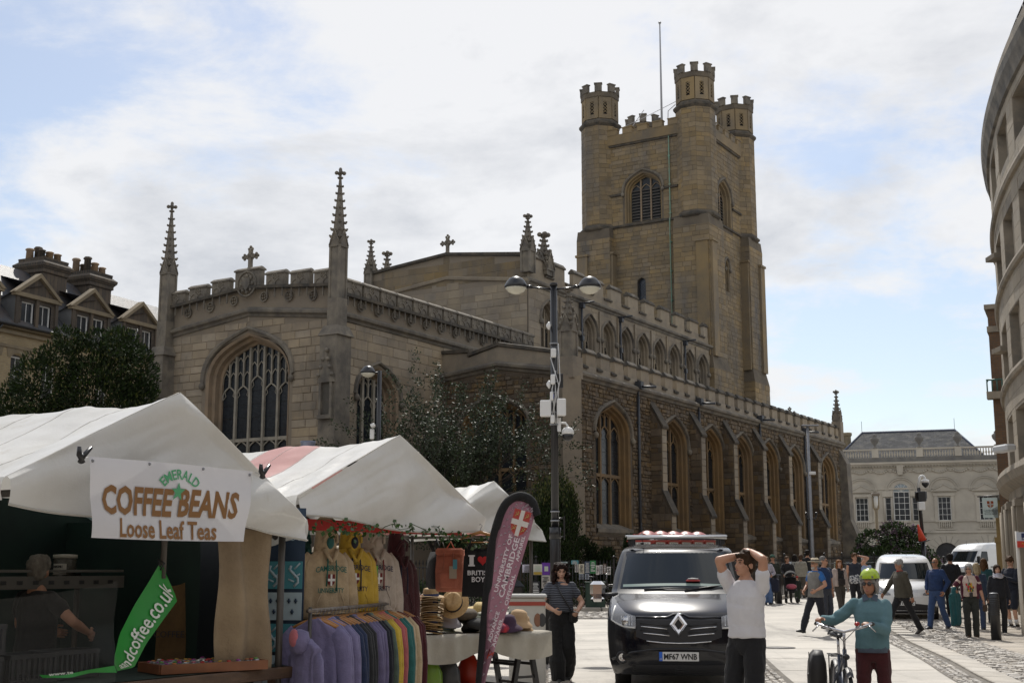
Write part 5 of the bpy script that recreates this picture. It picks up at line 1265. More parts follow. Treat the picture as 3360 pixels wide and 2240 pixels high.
def build_plants():
 rnd = random.Random(12)
 # big dark yew, left
 Y = 44; b = at(250,1860,Y); o = empty('yew_tree',(b.x,Y,gz(Y))); tag(o,'large dense dark yew tree in front of the brick terrace','tree')
 P = [(300,1190,75,95),(380,1200,85,100),(440,1230,65,110),(220,1210,70,80),(170,1280,85,110),(330,1320,130,150),(90,1360,90,110),(20,1400,80,90),(230,1430,150,160),(420,1400,90,170),(470,1330,45,120),(130,1500,140,150),(340,1550,160,180),(-60,1480,90,120),(250,1130,45,45),(350,1120,45,50),(420,1140,40,50),(300,1105,35,40),(455,1170,35,70)]
 s = Y/4250; lobes = []
 for u,v,ru,rv in P:
  c = at(u,v,Y); lobes.append(((c.x-b.x,rnd.uniform(-1.2,1.2),c.z-gz(Y)),(ru*s*1.02,ru*s*1.1+.3,rv*s)))
 cr_ = foliage(lobes,52000,.15,.06,rnd,.5,.5,.12,1.6); kind(cr_.build('crown',YEWD,o),'stuff')
 tp = foliage([(c,(r[0]*1.05,r[1]*1.05,r[2]*1.06)) for c,r in lobes],5200,.14,.05,rnd,.9,.93,.3,1.2); kind(tp.build('young_shoots',YEWT,o),'stuff')
 t = MB(); t.tube([(0,0,0),(.1,0,1.5),(0,.1,3),(.2,0,5)],[.42,.34,.28,.12],9); tips = []
 for _ in range(6): limb(t,Vector((0,0,rnd.uniform(1.5,3))),(rvec(rnd)*.8+Vector((0,0,.6))).normalized(),3.0,.14,rnd,1,tips)
 t.build('trunk',BARK,o)
 # evergreen oak-like shrub with shiny leaves before the aisle
 Y = 47; b = at(1462,1860,Y); o = empty('holly_tree',(b.x,Y,gz(Y))); tag(o,'open branching evergreen tree with small glossy leaves before the aisle window','tree')
 t = MB(); tips = []; t.tube([(0,0,0),(.05,0,1.2),(-.1,.05,2.4)],[.2,.16,.12],8)
 H = at(1480,1150,Y).z-gz(Y)
 for i in range(17):
  a = i*2.4; hz = rnd.uniform(1.6,4.5); d = Vector((math.cos(a)*.45,math.sin(a)*.45,.8)).normalized()
  limb(t,Vector((-.05,0,hz*.6)),d,rnd.uniform(2.6,3.9),.075,rnd,2,tips,.55,.2)
 for dx,dz in ((1.2,.5),(-1.5,.5),(.9,.8)):
  limb(t,Vector((0,0,2.6)),Vector((dx*.5,0,dz)).normalized(),3.4,.06,rnd,2,tips,.5,.05)
 t.build('trunk',BARK,o); lf = MB()
 for pts,d in tips:
  for p in pts:
   if p.z < 1.0: continue
   for _ in range(16):
    q = p+rvec(rnd)*.2; leaf(lf,q,(d*.5+rvec(rnd)).normalized(),rvec(rnd),rnd.uniform(.08,.135),rnd.uniform(.045,.075))
 kind(lf.build('crown',HOLL,o),'stuff')
 low = foliage([((-.9,-.3,3.4),(1.7,1.1,1.5)),((.9,-.2,3.0),(1.5,1.0,1.4)),((-.2,0,4.6),(1.3,.9,1.2))],26000,.095,.055,rnd,.2,.1,.2,1.8); kind(low.build('crown',HOLL,o),'stuff')
 # upright yews
 def irish(u0,u1,vt,vb,Y,n,lab,tufts=46):
  a,c = at(u0,vt,Y),at(u1,vt,Y); w = (c.x-a.x)/2; z0 = max(.0,at(u0,vb,Y).z-gz(Y)); zt = a.z-gz(Y)
  o = empty('upright_yew',((a.x+c.x)/2,Y,gz(Y))); tag(o,lab,'shrub')
  L = []
  for i in range(tufts):
   an = rnd.uniform(0,6.28); rr = w*.86*math.sqrt(rnd.random()); h = (zt-.3)*(1-.22*(rr/w)**2)*rnd.uniform(.86,1.0); x,y = rr*math.cos(an),rr*math.sin(an)
   L.append(((x,y,h*.55),(w*.2,w*.2,h*.46)))
  cr_ = foliage(L,n,.11,.04,rnd,1.6,.72); kind(cr_.build('crown',YEWD,o),'stuff')
  tp = MB()
  for (x,y,z),r in L:
   for _ in range(26): leaf(tp,Vector((x,y,z))+Vector((rnd.gauss(0,r[0]*.5),rnd.gauss(0,r[1]*.5),r[2]*rnd.uniform(.72,1.04))),(Vector((0,0,1.4))+rvec(rnd)*.6).normalized(),rvec(rnd),.12,.045)
  kind(tp.build('young_shoots',YEWT,o),'stuff')
  t = MB(); t.tube([(0,0,0),(0,0,zt*.7)],[w*.14,w*.05],7); t.build('trunk',BARK,o)
 irish(1712,1914,1512,1860,45,26000,'broad dark upright yew with yellowish tips behind the lamp post',54)
 irish(1442,1530,1530,1860,46,9000,'small upright yew with yellow-green tips below the glossy tree',22)
 # hedge of clipped yew by the church wall
 for (u0,u1,v0,Y,lab) in ((1896,1962,1758,47.5,'low clipped dark hedge against the rubble church wall'),(1960,2010,1795,47,'very low dark bush beside the clipped hedge'),(2052,2082,1752,47,'small dark bush behind the red telephone kiosks')):
  a,c = at(u0,v0,Y),at(u1,v0,Y); o = empty('hedge',((a.x+c.x)/2,Y,gz(Y))); tag(o,lab,'bush'); h = a.z-gz(Y)
  L = [((rnd.uniform(-.4,.4)*(c.x-a.x),rnd.uniform(-.3,.3),h*q),((c.x-a.x)*.35,.5,h*.3)) for q in (.25,.45,.6,.7,.7)]
  kind(foliage(L,5000,.1,.05,rnd,.5,.5).build('crown',YEWD,o),'stuff')
  t = MB(); t.tube([(0,0,0),(0,0,h*.5)],.05,5); t.build('trunk',BARK,o)
 # lilac at the far end
 Y = 76; a,c = at(2800,1720,Y),at(3075,1720,Y); b = (a.x+c.x)/2; o = empty('lilac_bush',(b,Y,gz(Y))); tag(o,'big round lilac bush with dull purple flowers before the pale stone hall','bush'); s = Y/4250
 L = []
 for u,v,r in ((2870,1780,50),(2930,1760,52),(2985,1775,52),(2845,1830,48),(2900,1840,60),(2980,1840,60),(3030,1830,48),(2950,1800,60),(3045,1850,35),(2915,1740,25),(3000,1750,25)):
  p = at(u,v,Y); L.append(((p.x-b,rnd.uniform(-.6,.6),p.z-gz(Y)),(r*s,r*s,r*s*.9)))
 kind(foliage(L,15000,.17,.11,rnd,.2,.45,.25,1.5).build('crown',LILL,o),'stuff')
 fl = MB()
 for cc,r in L:
  for _ in range(42):
   v = rvec(rnd).normalized(); v.y = -abs(v.y)*.8; p = Vector(cc)+Vector((v.x*r[0],v.y*r[1],v.z*r[2]))*1.02
   for _ in range(7): leaf(fl,p+rvec(rnd)*.07+Vector((0,0,rnd.uniform(0,.16))),rvec(rnd).normalized(),rvec(rnd),.09,.06)
 kind(fl.build('blossom',LILF,o),'stuff')
 t = MB(); tips = []
 for _ in range(5): limb(t,Vector((0,0,0)),(rvec(rnd)*.5+Vector((0,0,1))).normalized(),2.6,.07,rnd,1,tips)
 t.build('trunk',BARK,o)
 # churchyard ground cover behind the railings
 L = [((x,rnd.uniform(44.5,48),gz(45)+.3),(.7,.8,.55)) for x in [(-7+i*.8) for i in range(15)]]
 g = foliage(L,11000,.1,.07,rnd,.6,.3); kind(g.build('ground_cover',HEDG),'stuff'); bpy.data.objects['ground_cover']['label'] = 'green ground cover plants behind the black railings'; bpy.data.objects['ground_cover']['category'] = 'plants'
build_plants()

# ------------------------------------------------------------------ railings, notices, kiosks
BLK = mat('black_gloss',(.010,.010,.012),.3,spec=.6)
PAPR = {}
def paper(c):
 k = 'paper_%d_%d_%d' % tuple(int(x*100) for x in c)
 return mat(k,c,.75,tuple(x*.9 for x in c),6,trans=.12)
INK = mat('print_dark',(.05,.05,.055),.7)
def build_railings():
 bar = MB(); bar.tube([(0,0,0),(0,0,1.42)],.013,5); bar.rings([[(.02,0,1.42),(0,.02,1.42),(-.02,0,1.42),(0,-.02,1.42)],[(.03,0,1.46),(0,.03,1.46),(-.03,0,1.46),(0,-.03,1.46)],[(.002,0,1.58),(0,.002,1.58),(-.002,0,1.58),(0,-.002,1.58)]],smooth=False); bme = bar.mesh('railing_bar',IRON)
 def run(x0,y0,x1,y1,sp,lab):
  o = empty('railings',(x0,y0,gz(y0))); tag(o,lab,'railings'); L = math.hypot(x1-x0,y1-y0); n = int(L/sp)
  for i in range(n+1):
   t = i/n; y = y0+(y1-y0)*t; inst('railing_bar',bme,o,((x1-x0)*t,(y1-y0)*t,gz(y)-gz(y0)))
  for z in (.15,1.32):
   r = MB(); r.bar((0,0,z),(x1-x0,y1-y0,z+gz(y1)-gz(y0)),.035); r.build('rail',IRON,o)
  for i in range(int(L/2.6)+1):
   t = min(1,i*2.6/L); y = y0+(y1-y0)*t; p = MB(); p.box((0,0,.8),(.07,.07,1.6)); p.ell((0,0,1.66),.055,8,6); p.build('post',IRON,o,((x1-x0)*t,(y1-y0)*t,gz(y)-gz(y0)))
 run(-7,43,5.6,43.4,.115,'black iron spiked railings of the churchyard hung with paper notices')
 run(5.6,43.4,22.0,70.6,.19,'black iron railings running along the north side of the church')
 def notice(u0,u1,v0,v1,Y,c,lab,kindof=0):
  a,b = at(u0,v0,Y),at(u1,v1,Y); w,h = b.x-a.x,a.z-b.z
  o = empty('notice',(a.x,Y,b.z)); tag(o,lab,'notice','paper notices tied to the railings')
  rnd = random.Random(int(u0)); k1,k2 = rnd.uniform(.005,.02),rnd.uniform(0,6)
  m = MB(); m.grid(lambda p,q: (p*w,k1*math.sin(p*6+k2+q*2),q*h),6,6); m.build('sheet',paper(c),o)
  ink = INK if sum(c) > .8 else paper((.62,.62,.6))
  m = MB(); z = h*.88
  if kindof == 1: m.bx(w*.28,w*.72,-.026,-.022,h*.3,h*.7)
  else:
   while z > h*.12:
    l = rnd.uniform(.4,.8)*w; x = (w-l)/2 if rnd.random() < .7 else w*.1
    t = h*.05 if rnd.random() < .75 else h*.1
    m.bx(x,x+l,-.027,-.023,z-t,z); z -= t+h*.055
  m.build('print',ink if kindof == 0 else paper((.60,.66,.55)),o)
  if kindof == 2:
   m = MB(); m.bx(.01,w-.01,-.031,-.028,.01,h*.28); m.build('print_block',paper((.50,.34,.06)),o)
 N = [(1714,1747,1851,1877,(.62,.60,.70),'white landscape notice with a lilac tint and green line on the railings',0),(1750,1779,1850,1885,(.70,.67,.6),'white notice with an orange lower band on the railings',2),(1778,1807,1845,1885,(.16,.05,.36),'purple notice with a small square picture on the railings',1),
         (1777,1806,1886,1929,(.60,.56,.5),'tall notice with maroon blocks hung below the purple one',0),(1742,1772,1906,1945,(.03,.03,.035),'black poster low on the railings beside the maroon notice',0),(1840,1862,1842,1856,(.55,.66,.66),'small pale turquoise notice just left of the long haired woman',0),
         (1874,1898,1837,1850,(.10,.30,.34),'teal topped notice fixed above its neighbours on the railings',0),(1886,1898,1848,1876,(.66,.63,.6),'narrow white notice with a red heading on the railings',0),(1899,1917,1849,1881,(.62,.58,.46),'cream notice with close dark print on the railings',0),(1918,1936,1841,1881,(.07,.09,.13),'dark slate blue poster on the railings',0),
         (1936,1955,1838,1880,(.04,.20,.07),'green poster with pale lettering on the railings',0),(1955,1966,1854,1884,(.70,.66,.64),'slim white leaflet beside the green poster',0),(1967,1978,1852,1882,(.55,.55,.55),'slim grey photo leaflet on the railings',0),(1979,1990,1848,1880,(.14,.10,.08),'brown photo poster near the dark van mirror',0),(1900,1915,1882,1900,(.34,.38,.44),'small blue grey notice in the lower row of the railings',0),(1919,1933,1882,1900,(.30,.34,.40),'second small blue grey notice in the lower row of the railings',0),
         (1700,1712,1800,1850,(.5,.6,.62),'pale notice board edge behind the feather flag',0),(1991,2004,1858,1884,(.6,.6,.58),'crumpled white leaflet next to the dark van',0)]
 for u0,u1,v0,v1,c,lab,kk in N: notice(u0,u1,v0,v1,42.85,c,lab,kk)
 for u0,c in ((2585,(.5,.55,.6)),(2612,(.6,.5,.3)),(2735,(.55,.6,.5)),(2775,(.4,.5,.55)),(2792,(.2,.4,.3)),(2600,(.65,.65,.6))):
  Y = 43.4+(u0-2400)*.045
  notice(u0,u0+13,1842,1866,Y,c,{2585: 'bluish leaflet on the railings between the strolling people',2612: 'ochre leaflet on the railings behind the pushchair',2735: 'pale green leaflet on the railings behind the pink jacket woman',2775: 'grey blue leaflet on the railings beside the pink jacket woman',2792: 'dark green leaflet on the railings behind the man touching his head',2600: 'white leaflet on the railings beside the ochre one'}[u0],0)
 # green street cabinet
 a,b = at(1922,1912,41.3),at(1985,1912,41.3); o = empty('street_cabinet',((a.x+b.x)/2,41.4,gz(41.4))); tag(o,'dark green steel street cabinet standing before the railings','cabinet'); w = b.x-a.x; h = a.z-gz(41.4)
 gm = mat('cabinet_green',(.012,.035,.022),.5,(.018,.042,.028),4)
 m = MB(); m.bbox((0,0,h/2),(w,.45,h),.015); m.build('body',gm,o)
 for s in (-1,1): m = MB(); m.bbox((s*w/4,-.235,h*.5),(w/2-.03,.015,h*.86),.004); d = m.build('door',gm,o); m = MB(); m.box((s*.06,-.25,h*.55),(.02,.03,.12)); m.build('handle',IRON,d)
 m = MB(); m.bbox((0,0,h+.02),(w+.05,.5,.05),.012); m.build('cap',gm,o)
 # kiosks
 rm = mat('kiosk_red',(.33,.022,.016),.38,(.27,.03,.02),2.5,coat=.25,stain=((.45,.16,.12),1.4,.6,.8,(1,1,1)))
 th = math.atan2(.855,.519)-math.pi/2
 K = empty('telephone_kiosk',(4.35,41.6,gz(41.6)),th)
 def dome(mb,hw,z0,z1):
  n = 8
  def side(k):
   M = Matrix.Rotation(k*math.pi/2,3,'Z'); A = [Vector((-hw+2*hw*i/n,-hw,z0+(z1-z0-.1)*math.sin(math.pi*i/n))) for i in range(n+1)]
   return [M @ p for p in A]
  for k in range(4):
   A = side(k); base = [Vector((p.x,p.y,p.z)) for p in A]; M = Matrix.Rotation(k*math.pi/2,3,'Z')
   mb.add([M @ Vector((-hw,-hw,z0-.02)),M @ Vector((hw,-hw,z0-.02))]+A[::-1],[tuple(range(len(A)+2))])
  mb.grid(lambda u,v: ((u*2-1)*hw*.98,(v*2-1)*hw*.98,z0+(z1-z0)*(max(math.sin(math.pi*u),.0)*.5+max(math.sin(math.pi*v),0)*.5)*.62+(z1-z0)*.38*math.sin(math.pi*u)*math.sin(math.pi*v)+.0),12,12)
 m = MB(); hw = .455
 for sx in (-1,1):
  for sy in (-1,1): m.box((sx*(hw-.05),sy*(hw-.05),1.05),(.1,.1,2.1))
 m.bx(-hw,hw,-hw,hw,0,.12); m.bx(-hw,hw,-hw,hw,1.98,2.18); m.bx(-hw-.04,hw+.04,-hw-.04,hw+.04,2.16,2.2); m.bx(-hw+.03,hw-.03,hw-.08,hw-.02,.1,2.0)
 m.build('frame',rm,K)
 m = MB(); dome(m,hw,2.2,2.52); m.build('roof',rm,K)
 for k in range(3):
  M = Matrix.Rotation((k-1)*math.pi/2,4,'Z'); g = MB(); g.bx(-.35,.35,-hw+.05,-hw+.06,.5,1.95); w = g.build('window',DGLS,K); w.matrix_local = M
  for x in (-.35,-.22,.22,.35): b = MB(); b.bx(x-.015,x+.015,-hw+.02,-hw+.048,.5,1.95); b.build('glazing_bar',rm,w)
  for i in range(9): b = MB(); b.bx(-.35,.35,-hw+.024,-hw+.046,.5+i*.18-.01,.5+i*.18+.01); b.build('glazing_bar',rm,w)
  b = MB(); b.bx(-.36,.36,-hw+.03,-hw+.06,.12,.48); b.build('door_panel',rm,w)
  s = MB(); s.bx(-.32,.32,-hw-.012,-hw-.004,2.02,2.14); sg = s.build('sign_panel',mat('opal_white',(.62,.62,.58),.5),K); sg.matrix_local = M
  text('TELEPHONE',.105,INK,sg,loc=(0,-hw-.014,2.08),rot=(R(90),0,0),sx=.95)
  c = MB(); z0 = 2.30
  c.prism([(-.055,z0),(.055,z0),(.07,z0+.1),(.03,z0+.055),(0,z0+.12),(-.03,z0+.055),(-.07,z0+.1)],lambda a,z,d: (a,-d,z),hw,hw+.015); cc = c.build('crown_emblem',mat('opal_white',(.6,.6,.6)),K); cc.matrix_local = M
 labs = ['red telephone kiosk at the near end of the row','second red telephone kiosk in the row, next to the near end','middle one of the five red telephone kiosks','fourth red telephone kiosk, next to the far end of the row','red telephone kiosk at the far end of the row']
 for i,lb in enumerate(labs):
  k = K if i == 0 else copy_tree(K); x,y = 4.35+.519*1.02*i,41.6+.855*1.02*i; k.location = (x,y,gz(y)); tag(k,lb,'telephone kiosk','red telephone kiosks in a row')
build_railings()

# ------------------------------------------------------------------ lamp posts and poles
GLBC = mat('lamp_bowl',(.62,.60,.50),.2,(.55,.53,.44),2,spec=.6)
GREYM = mat('galvanised',(.30,.31,.33),.5,(.24,.25,.27),5,metal=.3)
BOXW = mat('device_white',(.70,.70,.69),.5)
def globe(parent,c,r):
 m = MB(); m.lathe([(r*1.03,-.02),(r*1.06,.0),(r*1.05,.03),(r*.98,r*.25),(r*.85,r*.5),(r*.6,r*.78),(r*.3,r*.93),(.02,r*.97)],20,c); g = m.build('lamp_hood',BLK,parent)
 m = MB(); m.lathe([(.02,-r*.72),(r*.35,-r*.66),(r*.7,-r*.5),(r*.92,-r*.25),(r*.99,-.03)],20,c); m.build('lamp_bowl',GLBC,g)
def build_lamps():
 Y = 28; base = at(1822,1860,Y); X = base.x; top = at(1815,938,Y).z
 o = empty('street_lamp',(X,Y,0)); tag(o,'tall black double headed street lamp carrying white boxes and a dome camera','street lamp')
 m = MB(); m.tube([(0,0,0),(0,0,2.2),(0,0,2.25)],[.115,.115,.10],14); m.tube([(0,0,2.2),(0,0,2.45)],.125,14); m.tube([(0,0,2.4),(0,0,top)],[.085,.075],14); m.tube([(0,0,top),(0,0,top+.06)],.09,12); m.build('post',BLK,o)
 for s,u in ((-1,1693),(1,1935)):
  gx = at(u,945,Y).x-X; m = MB(); m.tube([(0,0,top-.08),(gx-s*.24,0,top-.02)],.022,8); m.tube([(gx-s*.36,0,top-.02),(gx-s*.24,0,top-.02)],.045,8); m.build('arm',BLK,o); globe(o,(gx,0,top-.02),.245)
 def Zp(v): return at(1815,v,Y).z
 for v in (1130,1255,1290,1320,1355,1395,1680,1710): m = MB(); m.tube([(0,0,Zp(v)),(0,0,Zp(v)+.03)],.1,12); m.build('clamp_band',GREYM,o)
 for (u,v,w,h) in ((1816,1158,.12,.2),(1790,1340,.24,.36),(1842,1336,.2,.38),(1814,1245,.1,.22),(1813,1375,.09,.18),(1810,1300,.07,.2)):
  p = at(u,v,Y-.12); m = MB(); m.bbox((p.x-X,-.14,p.z),(w,.12,h),.02); m.build('equipment_box',BOXW,o)
 m = MB(); p = at(1837,1250,Y); m.bbox((p.x-X,-.05,p.z),(.14,.06,.32),.01); m.build('solar_panel',BLK,o)
 for (u,v) in ((1799,1070),(1800,1262)): p = at(u,v,Y); m = MB(); m.lathe([(.02,-.05),(.09,0),(.09,.03),(.02,.05)],10,(p.x-X,-.05,p.z),M=Matrix.Rotation(R(90),3,'Y')); m.build('dish_antenna',BOXW,o)
 for v in (1249,1310,1387): p = at(1813,v,Y); m = MB(); m.tube([(p.x-X,-.12,p.z),(p.x-X,-.12,p.z+.1)],.03,8); m.build('cable_plug',mat('plug_blue',(.04,.09,.4),.5),o)
 p = at(1863,1420,Y); m = MB(); m.tube([(.05,0,p.z+.22),(p.x-X-.05,-.02,p.z+.22),(p.x-X,-.02,p.z+.15),(p.x-X,-.02,p.z+.1)],.025,8); m.box((.1,0,p.z+.18),(.08,.1,.3)); br = m.build('camera_arm',BOXW,o)
 m = MB(); m.lathe([(.03,.13),(.09,.11),(.13,.05),(.135,0),(.125,-.03)],16,(p.x-X,-.02,p.z)); m.build('camera_housing',BOXW,br)
 m = MB(); m.lathe([(.12,-.03),(.12,-.09),(.09,-.15),(.02,-.18)],16,(p.x-X,-.02,p.z)); m.build('camera_dome',BLK,br)
 m = MB(); z = Zp(1730); m.box((.2,0,z),(.03,.1,.5)); m.tube([(0,0,z+.2),(.2,0,z+.2)],.015,6); m.tube([(0,0,z-.2),(.2,0,z-.2)],.015,6); m.build('side_panel',BLK,o)
 rnd = random.Random(2); m = MB()
 for k in range(4): m.tube([(rnd.uniform(-.1,.1),-.1,Zp(1130)-k*.3),(rnd.uniform(-.14,.14),-.13,Zp(1250)-k*.1),(rnd.uniform(-.1,.1),-.12,Zp(1390))],.012,5)
 m.build('cable',mat('cable_white',(.55,.55,.55),.5),o)
 # single lamp beside the chancel
 Y = 40; X = at(1234,1860,Y).x; top = at(1232,1222,Y).z
 o = empty('street_lamp',(X,Y,gz(Y))); tag(o,'black single headed street lamp in front of the chancel side window','street lamp'); g0 = gz(Y)
 m = MB(); m.tube([(0,0,0),(0,0,2.2)],.11,12); m.tube([(0,0,2.2),(0,0,top-g0+.06)],[.08,.07],12); m.build('post',BLK,o)
 gx = at(1213,1210,Y).x-X; m = MB(); m.tube([(0,0,top-g0),(gx,0,top-g0)],.03,6); m.build('arm',BLK,o); globe(o,(gx-.05,0,top-g0),.23)
 p = at(1222,1425,Y); m = MB(); m.bbox((p.x-X,-.1,p.z-g0),(.13,.14,.32),.02); m.build('equipment_box',BOXW,o)
 m = MB(); m.bbox((p.x-X+.03,-.2,p.z-g0+.26),(.13,.3,.11),.02,0,Matrix.Rotation(R(-25),3,'Y')); m.build('camera_housing',BOXW,o)
 # slender grey lamp by the north wall
 Y = 58; X = at(2668,1860,Y).x; top = at(2657,1397,Y).z-gz(Y)
 o = empty('street_lamp',(X,Y,gz(Y))); tag(o,'slender grey street lamp with a flat head in front of the church buttresses','street lamp')
 m = MB(); m.tube([(0,0,0),(0,0,1.5),(0,0,top)],[.09,.08,.06],10); m.build('post',GREYM,o)
 m = MB(); m.bbox((.12,0,top+.02),(.75,.24,.07),.02); m.build('lamp_head',GREYM,o)
 m = MB(); m.bbox((.12,-.05,top*.71),(.3,.15,.14),.02); m.build('equipment_box',BOXW,o)
 for s in (-1,1): m = MB(); m.tube([(0,0,top*.43),(s*.2,-.05,top*.43+.05),(s*.22,-.05,top*.43+.2)],.03,6); m.lathe([(.05,0),(.06,.12),(.03,.14)],8,(s*.22,-.05,top*.43+.18)); m.build('spotlight',BLK,o)
 # camera mast with a traffic cone stuck on it
 Y = 70; X = at(3033,1860,Y).x; o = empty('camera_mast',(X,Y,gz(Y))); tag(o,'black camera mast with a curved white arm and dome camera','mast'); Zq = lambda v: at(3030,v,Y).z-gz(Y); Xq = lambda u: at(u,1650,Y).x-X
 m = MB(); m.tube([(0,0,0),(0,0,Zq(1760))],.13,10); m.tube([(0,0,Zq(1760)),(-.08,0,Zq(1600))],.1,10); m.build('post',BLK,o)
 m = MB(); m.tube([(-.1,0,Zq(1602))]+[(Xq(3030-9*math.cos(t*math.pi/6)),0,Zq(1572+(-12)*math.sin(t*math.pi/6))) for t in range(7)]+[(Xq(3039),0,Zq(1577))],.07,8); m.build('arm',BOXW,o)
 m = MB(); m.lathe([(.05,.2),(.2,.15),(.22,0)],12,(Xq(3040),0,Zq(1583))); m.build('camera_housing',BOXW,o); m = MB(); m.lathe([(.2,0),(.2,-.1),(.03,-.28)],12,(Xq(3040),0,Zq(1583))); m.build('camera_dome',BLK,o)
 m = MB(); m.bbox((0,-.1,Zq(1628)),(.5,.4,.55),.05)
 for s in (-1,1): m.tube([(s*.3,-.1,Zq(1635)),(s*.3,-.1,Zq(1612))],.03,5)
 m.build('equipment_box',BLK,o); m = MB(); m.bbox((-.05,-.2,Zq(1660)),(.35,.3,.45),.03); m.build('equipment_box',BOXW,o)
 c = empty('traffic_cone',(X-.12,Y-.35,gz(Y)+Zq(1774))); tag(c,'orange traffic cone hung high on the black camera mast','traffic cone'); om = mat('cone_orange',(.62,.06,.025),.5)
 M = Matrix.Rotation(R(-14),3,'Y'); q = MB(); q.lathe([(.22,0),(.07,.75),(.04,.9)],14,M=M); q.build('cone',om,c); q = MB(); q.bbox((0,0,-.03),(.62,.5,.06),.02,0,M); q.build('base',BLK,c)
 # pale twig-shaped modern lamp
 Y = 100; X = at(2884,1860,Y).x; o = empty('street_lamp',(X,Y,gz(Y))); tag(o,'pale modern lantern on a tapering forked column before the pale stone hall','street lamp'); Zq = lambda v: at(2884,v,Y).z-gz(Y)
 m = MB(); m.tube([(0,0,0),(0,0,Zq(1672))],[.1,.13],8)
 for s in (-1,1): m.tube([(0,0,Zq(1674)),(s*.2,0,Zq(1665)),(s*.23,0,Zq(1625))],[.1,.07,.05],6)
 m.build('column',SAND,o); m = MB(); m.bbox((0,0,Zq(1621)),(.6,.5,.22),.05); m.build('lamp_cap',mat('lamp_brown',(.16,.13,.1),.5),o); m = MB(); m.lathe([(.05,Zq(1667)),(.17,Zq(1655)),(.19,Zq(1627))],10); m.build('diffuser',mat('diffuser',(.55,.55,.52),.4),o)
 # bollards
 def boll(u,vb,h,lab):
  p = gnd(u,vb); o = empty('bollard',p); tag(o,lab,'bollard'); m = MB(); m.tube([(0,0,0),(0,0,h-.02),(0,0,h)],[.11,.105,.09],16)
  for i in range(9): z = h-.1-i*.045; m.tube([(0,0,z),(0,0,z+.02)],.113,16)
  m.build('shaft',BLK,o); m = MB(); m.lathe([(.10,h),(.085,h+.012),(.02,h+.018)],16); m.build('cap',GREYM,o)
 boll(3270,2102,1.02,'black cylindrical bollard between the floral shirt woman and the scarf woman'); boll(2557,1979,1.0,'black bollard beside the woman with light jeans and navy bag'); boll(3138,2057,1.0,'black bollard half hidden behind the held teal jacket')
 def square_post(u,vt,Y,lab):
  a = at(u,vt,Y); o = empty('bollard',(a.x,Y,0)); tag(o,lab,'bollard'); h = a.z; m = MB(); m.bbox((0,0,h/2),(.16,.16,h),.01)
  for i in range(12): m.box((.085,-.085,.1+i*.08),(.02,.02,.03))
  m.build('shaft',BLK,o); m = MB(); m.rings([[(-.1,-.1,h),(.1,-.1,h),(.1,.1,h),(-.1,.1,h)],[(-.02,-.02,h+.09),(.02,-.02,h+.09),(.02,.02,h+.09),(-.02,.02,h+.09)]],smooth=False); m.build('cap',BLK,o)
 square_post(1792,1945,22,'black square pointed post just behind the striped top woman'); square_post(1700,1922,20.5,'black square pointed post behind the feather flag'); square_post(1806,1936,23.5,'black square pointed post hidden by the striped top woman')
 # bus stop
 Y = 30; p = at(3344,1860,Y); o = empty('bus_stop',(p.x,Y,gz(Y))); tag(o,'white bus stop pole with a blue, white and red flag sign','bus stop'); Zq = lambda v: at(3344,v,Y).z-gz(Y)
 m = MB(); m.tube([(0,0,0),(0,0,Zq(1742))],.045,10); m.build('pole',mat('pole_cream',(.55,.52,.46),.5),o); a = at(3332,1745,Y).x-p.x
 m = MB(); m.bx(a,a+.55,-.075,-.055,Zq(1774),Zq(1745)); pn = m.build('sign_panel',mat('sign_pale',(.50,.53,.60),.5),o); m = MB(); m.bx(a,a+.55,-.077,-.053,Zq(1795),Zq(1774)+.0); m.build('sign_panel',mat('sign_red',(.55,.05,.03),.5),o)
 text('Bus stop',.07,mat('navy',(.02,.03,.10),.6),pn,loc=(a+.22,-.08,Zq(1768)),rot=(R(90),0,0)); b = MB(); b.bbox((a+.18,-.08,Zq(1756)),(.16,.01,.1),.004); b.build('bus_symbol',mat('navy',(.02,.03,.10)),pn)
 text('Park&Ride',.06,mat('sign_yellow',(.6,.33,.04),.6),pn,loc=(a+.22,-.085,Zq(1783)),rot=(R(90),0,0))
build_lamps()
# ------------------------------------------------------------------ market stalls
PVCW = mat('canopy_white',(.75,.74,.71),.36,(.67,.655,.61),1.3,.22,5,trans=.14,stain=((.42,.36,.27),1.6,.62,.85,(1,1,1)))
PVCP = mat('canopy_pink',(.62,.33,.30),.45,(.56,.30,.28),1.3,.12,8,trans=.22)
PVCG = mat('canopy_green',(.45,.56,.52),.45,(.40,.50,.47),1.3,.12,8,trans=.22)
POLE = mat('stall_pole',(.10,.085,.07),.5,(.06,.055,.05),3,metal=.3)
DKGR = mat('dark_green_tarp',(.010,.030,.024),.6,(.006,.018,.016),2)
WOOD = mat('stall_wood',(.12,.07,.04),.7,(.07,.042,.027),4,.3,30,stretch=(1,6,6))
TIMB = mat('hanger_wood',(.46,.22,.07),.45,(.38,.17,.05),6)
WDIR = Vector((math.cos(R(58.73)),math.sin(R(58.73)),0)); SDIR = Vector((-WDIR.y,WDIR.x,0)); NDIR = -SDIR
def onplane(u,v,P,n):
 d = ray(u,v); e = Vector((0,0,EYE)); t = (Vector(P)-e).dot(n)/d.dot(n); return e+d*t
